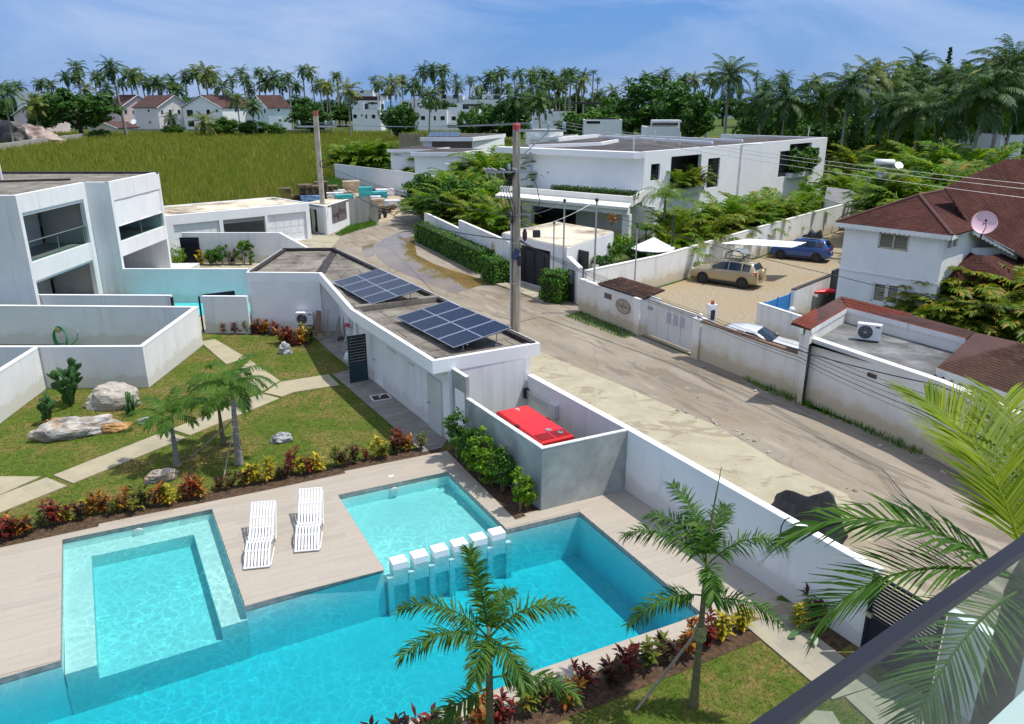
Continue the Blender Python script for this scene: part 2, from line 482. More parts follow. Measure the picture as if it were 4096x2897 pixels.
# pool outline (world points on the deck plane)
TH=R(25.5)
E1=Vector((math.cos(TH),math.sin(TH)));E2=Vector((math.sin(TH),-math.cos(TH)))
PO=Vector((1.97,19.71))
def ST(s,t,z=None):
	p=PO+E1*s+E2*t
	return(p.x,p.y)if z is None else Vector((p.x,p.y,z))
pool_st=[(-13.45,-4.80),(-9.62,-4.80),(-9.35,0.42),(-5.95,0.26),(-6.10,-4.00),(-2.55,-4.06),(-2.32,-0.04),(0.0,0.0),(0.2,5.25),(-34.0,6.3),(-34.0,2.0),(-13.15,0.66)]
pool=[ST(*q)for q in pool_st]
deck_st=[(-36,-4.75),(-14.95,-5.05),(-2.02,-5.50),(-1.88,-0.42),(-1.0,-0.56),(1.95,-0.56),(2.66,5.3),(2.02,5.68),(0.6,5.72),(-36,6.85)]
deck_poly=[ST(*q)for q in deck_st]
# ground sheets
def groundmat():
	t=NT('rough_ground');p=t.pos()
	col=t.ramp(t.noise(p,0.05,8,0.65),[(0.35,(0.045,0.085,0.015)),(0.55,(0.09,0.11,0.03)),(0.72,(0.20,0.16,0.08))])
	col=t.mix(t.noise(p,1.5,5),col,(0.06,0.10,0.02))
	return t.done(t.bsdf(col,0.95,0,0.1,t.bump(t.noise(p,3,5),0.5,0.1)))
M['ground']=groundmat()
def lawnmat():
	t=NT('lawn_turf');p=t.pos()
	g=t.ramp(t.noise(p,5.0,6,0.7),[(0.30,(0.045,0.085,0.010)),(0.52,(0.090,0.135,0.020)),(0.72,(0.15,0.18,0.035))])
	brown=t.ramp(t.noise(t.pos((1,1,1)),0.55,5,0.62,0.5),[(0.44,(0,0,0)),(0.60,(0.85,0.85,0.85))])
	fine=t.ramp(t.noise(p,4.5,4,0.6),[(0.36,(0,0,0)),(0.56,(1,1,1))])
	bc=t.ramp(t.noise(p,9,4),[(0.3,(0.14,0.09,0.035)),(0.7,(0.30,0.21,0.085))])
	col=t.mix(t.math('MULTIPLY',brown,fine),g,bc)
	return t.done(t.bsdf(col,0.95,0,0.1,t.bump(t.noise(p,30,5,0.7),0.8,0.04)))
M['lawn']=lawnmat()
def roadmat():
	t=NT('worn_road');p=t.pos()
	along=t.n('ShaderNodeVectorRotate',rotation_type='Z_AXIS');along.inputs['Angle'].default_value=R(60)
	t.l(p,along.inputs['Vector'])
	mp=t.n('ShaderNodeMapping');mp.inputs['Scale'].default_value=(0.12,0.62,1);t.l(along.outputs[0],mp.inputs['Vector'])
	a=t.noise(mp.outputs[0],1.0,7,0.65,0.3)
	col=t.ramp(a,[(0.28,(0.16,0.13,0.10)),(0.42,(0.26,0.222,0.172)),(0.58,(0.315,0.272,0.215)),(0.75,(0.39,0.345,0.275))])
	dirt=t.ramp(t.noise(p,0.35,6,0.65),[(0.50,(0,0,0)),(0.66,(0.7,0.7,0.7))])
	col=t.mix(dirt,col,(0.25,0.19,0.12))
	patch=t.ramp(t.noise(mp.outputs[0],1.7,8,0.72,0.8),[(0.545,(0,0,0)),(0.565,(0.75,0.75,0.75))])
	col=t.mix(patch,col,(0.175,0.145,0.115))
	dust=t.ramp(t.noise(mp.outputs[0],2.3,8,0.7,0.5),[(0.60,(0,0,0)),(0.64,(0.6,0.6,0.6))])
	col=t.mix(dust,col,(0.42,0.37,0.29))
	crk=t.n('ShaderNodeTexVoronoi',feature='DISTANCE_TO_EDGE');crk.inputs['Scale'].default_value=0.22
	wv=t.n('ShaderNodeVectorMath',operation='MULTIPLY_ADD');wv.inputs[1].default_value=(0.9,0.9,0);nz=t.n('ShaderNodeTexNoise');nz.inputs['Scale'].default_value=1.3;nz.inputs['Detail'].default_value=6;t.l(p,nz.inputs['Vector']);t.l(nz.outputs['Color'],wv.inputs[0]);t.l(p,wv.inputs[2]);t.l(wv.outputs[0],crk.inputs['Vector'])
	col=t.mix(t.ramp(crk.outputs['Distance'],[(0.0,(0.28,0.28,0.28)),(0.007,(0,0,0))]),col,(0.09,0.075,0.06))
	col=t.mix(t.ramp(t.noise(p,22,4),[(0.3,(0,0,0)),(0.8,(0.35,0.35,0.35))]),col,(0.17,0.145,0.12))
	return t.done(t.bsdf(col,0.9,0,0.2,t.bump(t.noise(p,18,5),0.4,0.02)))
M['road']=roadmat()
def pavemat():
	t=NT('cream_concrete');p=t.pos()
	col=t.ramp(t.noise(p,0.9,6,0.6),[(0.3,(0.33,0.295,0.205)),(0.7,(0.43,0.39,0.285))])
	st=t.ramp(t.noise(t.pos((0.55,0.9,1)),0.9,9,0.68,0.9),[(0.555,(0,0,0)),(0.575,(0.7,0.7,0.7))])
	col=t.mix(st,col,(0.25,0.205,0.145))
	crk=t.n('ShaderNodeTexVoronoi',feature='DISTANCE_TO_EDGE');crk.inputs['Scale'].default_value=0.28
	wv=t.n('ShaderNodeVectorMath',operation='MULTIPLY_ADD');wv.inputs[1].default_value=(0.5,0.5,0);nz=t.n('ShaderNodeTexNoise');nz.inputs['Scale'].default_value=1.6;nz.inputs['Detail'].default_value=6;t.l(p,nz.inputs['Vector']);t.l(nz.outputs['Color'],wv.inputs[0]);t.l(p,wv.inputs[2]);t.l(wv.outputs[0],crk.inputs['Vector'])
	col=t.mix(t.ramp(crk.outputs['Distance'],[(0.0,(0.25,0.25,0.25)),(0.006,(0,0,0))]),col,(0.14,0.115,0.085))
	return t.done(t.bsdf(col,0.88,0,0.2,t.bump(t.noise(p,14,5),0.25,0.015)))
M['pave']=pavemat()
M['gravel']=noisy('pale_gravel',(0.25,0.205,0.135),(0.40,0.34,0.245),5.0,0.95,0.9,20,lo=0.3,hi=0.7,bdist=0.04,c3=(0.34,0.26,0.15),s3=0.25)
M['sea']=plain('sea_water',(0.03,0.10,0.20),0.25,0,0.5,0.1)
def puddlemat():
	t=NT('muddy_puddle');p=t.pos()
	col=t.ramp(t.noise(p,0.5,5,0.6),[(0.3,(0.16,0.105,0.038)),(0.7,(0.25,0.17,0.07))])
	nm=t.bump(t.noise(p,3.5,3),0.02,0.02)
	return t.done(t.bsdf(col,0.04,0,0.6,nm))
M['puddle']=puddlemat()
BIG=2600
sheet([[(-BIG,-400),(BIG,-400),(BIG,560),(-BIG,560)],pool],-0.03,'ground',M['ground'])
sheet([[(-9000,560),(9000,560),(9000,8500),(-9000,8500)]],-0.035,'sea',M['sea'])
sheet([[(-45,-8),(16,-8),(9.2,12.0),(3.5,21.1),(-2.0,26.5),(-9.7,37.9),(-45,37.9)],pool],-0.016,'lawn',M['lawn'])
road_poly=[(-8.9,66.4),(-2.5,52.6),(0.4,49.3),(2.3,46.9),(3.7,44.0),(4.0,42.0),(6.4,37.6),(8.4,33.9),(10.9,29.7),(13.9,23.8),(16.6,18.0),(24,2),(14,-8),(9.1,12.2),(3.6,21.2),(0.8,26.0),(-10.2,44.7),(-13.5,46),(-18.5,58),(-18.0,66),(-16.4,68),(-15.2,73.3),(-12.8,76.2),(-11.8,84),(-8.6,86),(-7.6,74)]
sheet([road_poly],-0.008,'road',M['road'])
pave_poly=[xy(B3(260,640)),xy(B3(390,612)),xy(B3(560,690)),xy(B3(780,778)),xy(B3(1060,890)),xy(B3(1430,1052)),xy(B3(1800,1205)),xy(B4(330,1100)),xy(B4(880,1352)),(9.6,16.6),(12.5,11.5),(16,4),(12.0,4),(7.2,15.5),(3.5,21.2),(0.6,26.0)]
sheet([pave_poly],-0.002,'pavement',M['pave'])
sheet([[T2(*q)[:2]for q in((395,645),(520,580),(640,600),(755,620),(690,700),(500,720),(300,700))]],0.001,'driveway',M['pave'])
sheet([[T2(*q)[:2]for q in((1200,590),(1330,585),(1345,640),(1370,760),(1500,830),(1640,880),(1800,925),(1985,990),(1850,1012),(1700,1062),(1560,1030),(1400,960),(1300,925),(1180,870),(1070,800),(1030,740),(1040,690),(1100,632))]],-0.003,'puddle',M['puddle'])
sheet([[T2(*q)[:2]for q in((930,690),(1035,668),(1030,770),(960,778),(930,750))]],-0.003,'puddle',M['puddle'])
park_poly=[(4.2,42.0),(9.84,48.3),(19.4,58.3),(27.7,67.8),(36,77),(44,70),(30,52),(20,45.1),(14.6,39.4),(12.9,37.5),(13.2,30),(10.9,29.8),(8.5,34.0),(6.4,37.8)]
sheet([park_poly],-0.004,'parking_yard',M['gravel'])
gp=[T2(1990,995)[:2],T3(365,1470)[:2],T3(600,1560)[:2],T3(540,1624)[:2]]
mb=MB();mb.prism([Vector(q)for q in(T2(1995,998)[:2],T2(2105,966)[:2],T3(620,1545)[:2],T3(545,1620)[:2])],-0.05,0.10)
tag(mb.build('gate_apron',M['pave']),kind='structure')
# pool basins and water
def poolmat():
	t=NT('pool_plaster');p=t.pos()
	col=t.ramp(t.noise(p,1.2,4),[(0.3,(0.72,0.75,0.72)),(0.7,(0.79,0.81,0.78))])
	return t.done(t.bsdf(col,0.5,0,0.3))
M['pool']=poolmat()
M['pool_side_lit']=noisy('pool_side_lit_plaster',(0.82,0.88,0.87),(0.90,0.94,0.93),1.2,0.5,0.0)  # sides painted lighter than the floor, standing in for light scattered in water
M['pool_band']=noisy('pool_edge_tile',(0.20,0.21,0.20),(0.32,0.33,0.32),5,0.5,0.1)
DEEP=-1.45
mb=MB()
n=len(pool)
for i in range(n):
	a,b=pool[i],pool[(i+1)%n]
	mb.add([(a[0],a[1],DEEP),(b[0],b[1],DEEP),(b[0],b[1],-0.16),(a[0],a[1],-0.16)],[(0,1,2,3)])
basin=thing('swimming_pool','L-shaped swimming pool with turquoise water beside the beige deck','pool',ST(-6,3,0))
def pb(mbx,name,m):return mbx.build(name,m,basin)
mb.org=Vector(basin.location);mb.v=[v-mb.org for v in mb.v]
pb(mb,'basin_wall',M['pool_side_lit'])
mb=MB(basin.location)
for i in range(n):
	a,b=pool[i],pool[(i+1)%n]
	mb.add([(a[0],a[1],-0.16),(b[0],b[1],-0.16),(b[0],b[1],0.0),(a[0],a[1],0.0)],[(0,1,2,3)])
pb(mb,'edge_band',M['pool_band'])
mb=MB(basin.location)
mb.prism([Vector(q)for q in[ST(-34.2,-5),ST(0.4,-5),ST(0.4,6.6),ST(-34.2,6.6)]],DEEP-0.1,DEEP)
pb(mb,'basin_floor',M['pool'])
def stq(s0,t0,s1,t1):return[Vector(ST(s0,t0)),Vector(ST(s1,t0)),Vector(ST(s1,t1)),Vector(ST(s0,t1))]
mb=MB(basin.location)
mb.prism([Vector(ST(*q))for q in((-13.46,-4.82),(-9.6,-4.82),(-9.33,0.44),(-13.14,0.68))],DEEP,-0.72)
pb(mb,'lounge_floor',M['pool'])
mb=MB(basin.location)
mb.prism([Vector(ST(*q))for q in((-13.47,-4.83),(-9.59,-4.83),(-9.59,-4.15),(-13.44,-4.15))],-0.75,-0.36)
mb.prism([Vector(ST(*q))for q in((-13.44,-4.15),(-12.78,-4.15),(-12.52,0.64),(-13.13,0.68))],-0.75,-0.362)
mb.prism([Vector(ST(*q))for q in((-10.20,-4.15),(-9.57,-4.15),(-9.33,0.44),(-9.93,0.48))],-0.75,-0.364)
pb(mb,'bench',M['pool'])
mb=MB(basin.location)
mb.prism([Vector(ST(*q))for q in((-6.12,-4.02),(-2.53,-4.08),(-2.30,0.02),(-5.93,0.20))],DEEP,-0.50)
pb(mb,'shallow_floor',M['pool'])
for i in range(6):
	s0=-5.72+i*0.575
	tt=-0.02-i*0.035
	mb=MB(basin.location)
	mb.prism(stq(s0,tt,s0+0.40,tt+0.36),-0.60,0.05)
	pb(mb,'stepping_block',M['white_clean'])
for i in range(7):
	s0=-5.88+i*0.575
	tt=0.24-i*0.035
	mb=MB(basin.location)
	mb.prism(stq(s0,tt,s0+0.15,tt+0.14),DEEP,-0.30)
	pb(mb,'post',M['white_clean'])
for(s,t)in((-4.35,-4.02),(-11.6,-4.80)):
	mb=MB(basin.location);c=Vector(ST(s,t+0.03,-0.28))
	rot=Matrix.Rotation(TH,3,'Z')@Matrix.Rotation(R(90),3,'X')
	mb.lathe(c,[(0.05,0.03),(0.13,0.025),(0.15,0.0),(0.15,-0.02)],16,rot=rot)
	pb(mb,'pool_light',M['white_plastic'])
def watermat():
	t=NT('pool_water');p=t.pos()
	wob=t.n('ShaderNodeTexNoise');wob.inputs['Scale'].default_value=1.5;wob.inputs['Detail'].default_value=3
	t.l(p,wob.inputs['Vector'])
	add=t.n('ShaderNodeVectorMath',operation='MULTIPLY_ADD');add.inputs[1].default_value=(0.9,0.9,0.0)
	t.l(wob.outputs['Color'],add.inputs[0]);t.l(p,add.inputs[2])
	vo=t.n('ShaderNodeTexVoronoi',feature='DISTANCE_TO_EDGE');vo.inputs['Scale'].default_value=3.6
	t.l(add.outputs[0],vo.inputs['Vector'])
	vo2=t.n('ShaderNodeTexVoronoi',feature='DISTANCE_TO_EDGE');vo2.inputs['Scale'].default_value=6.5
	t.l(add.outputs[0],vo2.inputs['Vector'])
	e1=t.ramp(vo.outputs['Distance'],[(0.0,(1.45,1.42,1.38)),(0.03,(1.10,1.09,1.07)),(0.12,(0.97,0.97,0.97)),(0.5,(0.90,0.91,0.92))])  # caustic light net painted into the water's transmission colour
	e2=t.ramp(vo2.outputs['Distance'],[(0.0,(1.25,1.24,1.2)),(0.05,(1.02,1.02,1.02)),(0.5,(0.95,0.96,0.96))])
	caustic_fac=t.ramp(t.noise(p,0.22,3),[(0.38,(0.10,0.10,0.10)),(0.66,(1,1,1))])
	col=t.mix(caustic_fac,(0.97,0.97,0.97),t.mix(1.0,e1,e2,'MULTIPLY'))
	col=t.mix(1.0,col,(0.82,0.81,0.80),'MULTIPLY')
	tr=t.n('ShaderNodeBsdfTransparent');t.l(col,tr.inputs['Color'])
	gl=t.n('ShaderNodeBsdfGlossy');gl.inputs['Roughness'].default_value=0.05
	h=t.math('ADD',t.noise(p,3.2,3),t.math('MULTIPLY',t.noise(p,9,2),0.35))
	t.l(t.bump(h,0.35,0.12),gl.inputs['Normal'])
	fr=t.n('ShaderNodeFresnel');fr.inputs['IOR'].default_value=1.30
	mx=t.n('ShaderNodeMixShader')
	t.l(fr.outputs[0],mx.inputs[0]);t.l(tr.outputs[0],mx.inputs[1]);t.l(gl.outputs[0],mx.inputs[2])
	ab=t.n('ShaderNodeVolumeAbsorption')
	ab.inputs['Color'].default_value=(0.0,0.88,0.945,1);ab.inputs['Density'].default_value=1.12
	t.l(ab.outputs[0],t.out.inputs['Volume'])
	return t.done(mx)
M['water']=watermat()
cen=Vector((sum(q[0]for q in pool)/n,sum(q[1]for q in pool)/n))
def offset_poly(poly,d):
	out=[];m=len(poly)
	area=sum(poly[i][0]*poly[(i+1)%m][1]-poly[(i+1)%m][0]*poly[i][1]for i in range(m))
	sg=1 if area>0 else-1
	for i in range(m):
		p0,p1,p2=(Vector((poly[(i+k)%m][0],poly[(i+k)%m][1]))for k in(-1,0,1))
		d1=(p1-p0).normalized();d2=(p2-p1).normalized()
		n1=Vector((d1.y,-d1.x))*sg;n2=Vector((d2.y,-d2.x))*sg
		b=(n1+n2)
		b=b/max(0.2,b.dot(n1))if b.length>1e-6 else n1
		out.append(p1+b*d)
	return out
mb=MB(basin.location)
mb.prism(offset_poly(pool,0.006),DEEP-0.05,-0.13)
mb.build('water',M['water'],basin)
# deck of wood-look planks
def deckmat():
	t=NT('woodlook_tile');p=t.pos()
	rot=t.n('ShaderNodeVectorRotate',rotation_type='Z_AXIS');rot.inputs['Angle'].default_value=-TH
	t.l(p,rot.inputs['Vector'])
	mp=t.n('ShaderNodeMapping');mp.inputs['Scale'].default_value=(0.7,9.0,1);t.l(rot.outputs[0],mp.inputs['Vector'])
	oi=t.n('ShaderNodeObjectInfo')
	g=t.noise(mp.outputs[0],1.0,5,0.6)
	col=t.ramp(g,[(0.25,(0.375,0.328,0.272)),(0.6,(0.41,0.362,0.302)),(0.85,(0.43,0.38,0.318))])
	tone=t.ramp(oi.outputs['Random'],[(0.0,(0.93,0.93,0.935)),(0.4,(1.0,0.995,0.985)),(1.0,(1.03,1.02,1.0))])
	col=t.mix(1.0,col,tone,'MULTIPLY')
	return t.done(t.bsdf(col,0.5,0,0.3,t.bump(g,0.08,0.01)))
M['deck']=deckmat()
deck=sheet([deck_poly,pool],-0.010,'deck',M['mortar'])
unit=MB();unit.box((0,0,0),(1,1,1));unit_me=unit.mesh('plank',M['deck'])
def scan(poly,t):
	xs=[]
	for i in range(len(poly)):
		(s1,t1),(s2,t2)=poly[i],poly[(i+1)%len(poly)]
		if(t1>t)!=(t2>t):xs.append(s1+(s2-s1)*(t-t1)/(t2-t1))
	return sorted(xs)
planks=[]
PWID=0.245
t=-5.5
row=0
while t<6.9:
	tc=t+PWID/2
	dx=scan(deck_st,tc);px=scan(pool_st,tc)
	iv=[(dx[i],dx[i+1])for i in range(0,len(dx)-1,2)]
	for i in range(0,len(px)-1,2):
		nv=[]
		for a,b in iv:
			if px[i]>a:nv.append((a,min(b,px[i])))
			if px[i+1]<b:nv.append((max(a,px[i+1]),b))
		iv=[(a,b)for a,b in nv if b-a>0.02]
	off=(row*0.53)%1.6
	for a,b in iv:
		a=max(a,-17.5)
		if b<=a:continue
		s=a;k=math.ceil((a-off)/1.6+1e-6)
		while s<b-0.01:
			e=min(b,off+k*1.6);k+=1
			if e-s>0.02:planks.append((s,e,tc))
			s=e
	t+=PWID;row+=1
planks.sort(key=lambda q:-((q[1]-q[0])*(1.0 if-15<(q[0]+q[1])/2<2.2 else 0.1)))
rest=MB()
for i,(a,b,tc)in enumerate(planks):
	c=ST((a+b)/2,tc)
	if i<296:
		o=bpy.data.objects.new('plank',unit_me);COL.objects.link(o);o.parent=deck
		o.location=(c[0],c[1],0.0-0.008+rnd.uniform(-0.0006,0.0006));o.rotation_euler=(0,0,TH)
		o.scale=(b-a-0.0025,PWID-0.0025,0.016)
	else:
		rest.box((c[0],c[1],-0.008),(b-a-0.0025,PWID-0.0025,0.016),TH)
if rest.v:
	o=rest.build('small_planks',M['deck'],deck);o['kind']='stuff'
	# compound walls and the left villa
def UZ(p0,p1,sx,sy):
	"""where the view through photo point (sx,sy) meets the vertical plane p0-p1: (u along, z)"""
	d=Vector((p1[0]-p0[0],p1[1]-p0[1]));Lw=d.length;d/=Lw
	nr=Vector((d.y,-d.x));r=ray(sx,sy)
	t=(nr.x*p0[0]+nr.y*p0[1])/(nr.x*r[0]+nr.y*r[1])
	q=Vector((r[0]*t-p0[0],r[1]*t-p0[1]))
	return q.dot(d),CAM_H+r[2]*t
def clip_half(poly,p,nr):
	"""keep the part of a 2D polygon where (q-p).nr >= 0"""
	out=[];m=len(poly)
	for i in range(m):
		a,b=Vector(poly[i][:2]),Vector(poly[(i+1)%m][:2])
		da,db=(a-p).dot(nr),(b-p).dot(nr)
		if da>=0:out.append(a)
		if(da>=0)!=(db>=0):out.append(a+(b-a)*(da/(da-db)))
	return out
def strips(poly,ang,width,gap,z0,z1,name,m,parent,mlen=None,off=0.0):
	"""membrane or board strips covering a convex polygon, each its own object"""
	d=Vector((math.cos(ang),math.sin(ang)));nr=Vector((-d.y,d.x))
	vals=[Vector(q[:2]).dot(nr)for q in poly];us=[Vector(q[:2]).dot(d)for q in poly]
	k=min(vals)-off;c=0
	while k<max(vals):
		st=clip_half(clip_half(poly,nr*(k+gap),nr),nr*(k+width),-nr)
		cuts=[min(us)-1,max(us)+1]
		if mlen:
			o0=min(us)+(mlen*0.37*c)%mlen
			cuts=[min(us)-1]+[o0+mlen*i for i in range(int((max(us)-o0)/mlen)+1)]+[max(us)+1]
		for i in range(len(cuts)-1):
			pc=clip_half(clip_half(st,d*(cuts[i]+gap),d),d*cuts[i+1],-d)if len(st)>2 else[]
			if len(pc)>2:
				ar=abs(sum(pc[j].x*pc[(j+1)%len(pc)].y-pc[(j+1)%len(pc)].x*pc[j].y for j in range(len(pc))))/2
				if ar>0.02:
					mb=MB(parent.location if parent is not None else(0,0,0));dz=rnd.uniform(0,0.008)
					mb.prism(pc,z0,z1+dz);mb.build(name,m,parent)
		k+=width;c+=1
def gwall(name,pts,h,thick,label,m,cap=0.05,capm=None,base=0.0,side=1,capw=0.012):
	"""free-standing garden wall along a polyline; side=1 thickens to the left"""
	root=thing(name,label,'wall',(pts[0][0],pts[0][1],0))
	P=[Vector(q[:2])for q in pts]
	def off(d):
		out=[]
		for i,p in enumerate(P):
			ns=[]
			if i>0:a=(p-P[i-1]).normalized();ns.append(Vector((-a.y,a.x)))
			if i<len(P)-1:a=(P[i+1]-p).normalized();ns.append(Vector((-a.y,a.x)))
			b=ns[0]if len(ns)==1 else(ns[0]+ns[1])/max(0.3,(ns[0]+ns[1]).dot(ns[0]))
			out.append(p+b*d)
		return out
	A=off(0);Bq=off(thick*side)
	hs=h if hasattr(h,'__len__')else[h]*len(P)
	mb=MB(root.location);mc=MB(root.location)
	A2=off(-capw*side);B2_=off((thick+capw)*side)
	for i in range(len(P)-1):
		mb.prism([A[i],A[i+1],Bq[i+1],Bq[i]],base,0,[hs[i]-cap,hs[i+1]-cap,hs[i+1]-cap,hs[i]-cap])
		q=[A2[i],A2[i+1],B2_[i+1],B2_[i]]
		n0=len(mc.v)
		mc.prism(q,0,0,[hs[i],hs[i+1],hs[i+1],hs[i]])
		area=sum(q[j].x*q[(j+1)%4].y-q[(j+1)%4].x*q[j].y for j in range(4))
		zz=[hs[i],hs[i+1],hs[i+1],hs[i]]
		if area<0:zz=zz[::-1]
		for j in range(4):mc.v[n0+j].z=zz[j]-cap-root.location.z
	mb.build('wall_body',m,root)
	mc.build('coping',capm or M['white_clean'],root)
	return root
H_W=1.95
yA=T1(137*2,1080,H_W)
gwall('garden_wall',[T1(272,1080,H_W),T1(1365,1085,H_W)],H_W,0.16,'low white garden wall running right from the near corner of the left villa',M['white'])
gwall('garden_wall',[(-30.5,35.75),W(0,1223,H_W),W(772,1229,H_W),W(560,1381,1.80),W(155,1383,1.80),W(-40,1383,1.8)],[1.95,1.95,1.95,1.80,1.80,1.80],0.17,'white zigzag yard wall with the green hose hung inside it',M['white'],side=1)
gwall('garden_wall',[W(150,1390,1.80),W(0,1484,1.80),W(-260,1655,1.8)],1.80,0.17,'white wall slanting to the left edge behind the prickly pear',M['white'],side=-1)
gwall('garden_wall',[T1(1612,1090,H_W),T1(1972,1092,H_W)],H_W,0.16,'short white wall between the pool gate and the service building',M['white'])
gwall('garden_wall',[T1(1350,1140)+Vector((-3.0,0,0)),T1(1975,1140)],2.0,0.16,'pale wall behind the small turquoise pool beside the left villa',M['white'],side=1)
gwall('garden_wall',[T1(980,875,2.0),T1(1975,880,2.0)],2.0,0.16,'white wall that carries on to the right from the villa corner',M['white'],side=1)if False else None
sheet([[(-22.5,39.4),(-13.6,39.4),(-13.6,44.0),(-22.5,44.0)]],-0.004,'small_pool_water',M['puddle'])if False else None
mb=MB();mb.prism([Vector(q)for q in((-22.3,41.2),(-13.7,41.2),(-13.7,44.0),(-22.3,44.0))],-0.03,0.02)
def flatwater(name,c):
	t=NT(name);p=t.pos()
	col=t.ramp(t.noise(p,2.0,3),[(0.3,tuple(x*0.9 for x in c)),(0.7,tuple(min(1,x*1.1)for x in c))])
	return t.done(t.bsdf(col,0.05,0,0.6,t.bump(t.noise(p,4,3),0.1,0.03)))
M['turq']=flatwater('turquoise_pool_water',(0.07,0.55,0.58))
tag(mb.build('small_pool',M['turq']),'small turquoise pool glimpsed through the gate by the left villa','pool')
mb=MB();mb.prism([Vector(q)for q in((-17.2,37.7),(-15.6,37.7),(-15.6,41.2),(-17.2,41.2))],-0.03,0.015)
tag(mb.build('entry_path',M['pave']),kind='structure')
g=thing('pool_gate','narrow dark gate standing open beside the turquoise pool','gate',(T1(1615,1380)[0],T1(1615,1380)[1],0))
gb=T1(1637,1382);
mb=MB(g.location);mb.box((gb.x-0.06,gb.y+0.02,0.95),(0.07,0.07,1.9));mb.build('post',M['dark_metal'],g)
mb=MB(g.location);mb.box((T1(1372,1090,H_W).x,T1(1372,1090,H_W).y,0.95),(0.07,0.18,1.9));mb.build('post',M['dark_metal'],g)
mb=MB(g.location);mb.box((gb.x+0.75,gb.y+0.55,1.0),(1.6,0.05,1.95),R(32));mb.build('leaf',M['dark_metal'],g)
# villa on the left
ZR=6.95
vA,vB,vC,vD=(xy(T1(x,y,ZR))for x,y in((125,285),(667,180),(872,178),(1270,97)))
x1=(vA.x+vB.x)/2;x2=(vC.x+vD.x)/2;yB=(vB.y+vC.y)/2
vA=Vector((x1,vA.y));vB=Vector((x1,yB));vC=Vector((x2,yB));vD=Vector((x2,vD.y))
villa=thing('white_villa','white two-storey villa with stepped balconies at the left edge','house',(x1,vA.y,0))
VO=villa.location
def opening(p0,p1,pts,tile=lambda x,y:(x/2,640+y/2)):
	q=[UZ(p0,p1,*tile(*a))for a in pts]
	us=[a[0]for a in q];zs=[a[1]for a in q]
	return min(us),max(us),min(zs),max(zs)
w1=opening(vA,vB,[(178,425),(665,315),(718,672),(250,832)])
w1=(w1[0]+0.02,w1[1],UZ(vA,vB,245/2,640+828/2)[1],UZ(vA,vB,178/2,640+425/2)[1])
lo1=opening(vA,vB,[(275,985),(740,790)])
zlo1=UZ(vA,vB,275/2,640+975/2)[1]
w2u=opening(vC,vD,[(910,325),(1262,215)])
zt2=UZ(vC,vD,910/2,640+325/2)[1];zb2=UZ(vC,vD,960/2,640+660/2)[1]
zbl=UZ(vC,vD,945/2,640+535/2)[1];zov=UZ(vC,vD,985/2,640+772/2)[1]
L1=(vB-vA).length;L2=(vD-vC).length
mb=MB(VO)
wallmesh(mb,vA,vB,0,ZR,[(w1[0],w1[1],w1[2],w1[3]),(lo1[0],lo1[1],0.02,zlo1)],0.25)
wallmesh(mb,vB+Vector((0.25,0))-Vector((0.25,0)),vC,0,ZR,[],0.25)
wallmesh(mb,vC+Vector((0,0.003)),vD,zov,ZR,[(w2u[0]+0.05,L2-0.12,zb2,zt2)],0.25)
wallmesh(mb,Vector((-44,vA.y)),vA,0,ZR-0.004,[],0.25)
wallmesh(mb,vD,Vector((-44,vD.y)),0,ZR-0.004,[],0.25)
mb.build('wall',M['white'],villa)
ROOFMAT=NT('bitumen_membrane')
def membrane():
	t=ROOFMAT;p=t.pos()
	col=t.ramp(t.noise(p,0.9,7,0.68),[(0.28,(0.055,0.046,0.038)),(0.42,(0.16,0.14,0.115)),(0.60,(0.25,0.225,0.185)),(0.78,(0.34,0.31,0.26))])
	blot=t.ramp(t.noise(p,2.8,5,0.7),[(0.56,(0,0,0)),(0.70,(0.7,0.7,0.7))])
	col=t.mix(blot,col,(0.06,0.052,0.046))
	return t.done(t.bsdf(col,0.8,0,0.25,t.bump(t.noise(p,12,4),0.35,0.02)))
M['membrane']=membrane()
M['seam']=noisy('bitumen_seam',(0.025,0.022,0.022),(0.07,0.06,0.055),4,0.8,0.3)
M['roof_dark']=noisy('dark_bitumen_roof',(0.030,0.026,0.026),(0.075,0.065,0.062),1.2,0.75,0.3,8,(1,1,1),c3=(0.11,0.095,0.085),s3=0.5)
vroof=[vA+Vector((-0.1,0.1)),Vector((-44,vA.y+0.1)),Vector((-44,vD.y-0.1)),Vector((vB.x-0.1,vD.y-0.1))]
mb=MB(VO);mb.prism([vA+Vector((-0.26,0.26)),vB+Vector((-0.26,0.1)),vC+Vector((-0.26,0.1)),vD+Vector((-0.26,-0.26)),Vector((-44,vD.y-0.26)),Vector((-44,vA.y+0.26))],ZR-0.35,ZR-0.10)
rf=mb.build('roof',M['seam'],villa)
strips([vA+Vector((-0.26,0.26)),vB+Vector((-0.26,0.05)),Vector((-38,yB)),Vector((-38,vA.y+0.26))],R(4),1.0,0.03,ZR-0.098,ZR-0.085,'roof_strip',M['membrane'],villa)
strips([vC+Vector((-0.26,0.1)),vD+Vector((-0.26,-0.3)),Vector((-38,vD.y-0.3)),Vector((-38,yB+0.1))],R(4),1.0,0.03,ZR-0.098,ZR-0.085,'roof_strip',M['membrane'],villa)
mb=MB(VO);mb.box(((-38+x2)/2,vD.y-0.22,ZR-0.03),(38+x2,0.3,0.14));mb.box((-30,yB+0.4,ZR-0.03),(9,0.25,0.12),R(20));mb.build('roof_kerb',M['seam'],villa)
mb=MB(VO);mb.tube(W(8,720,ZR-0.1),W(8,720,ZR-0.1)+Vector((0,0,0.9)),0.07);mb.build('vent_pipe',M['white_plastic'],villa)
mb=MB(VO)
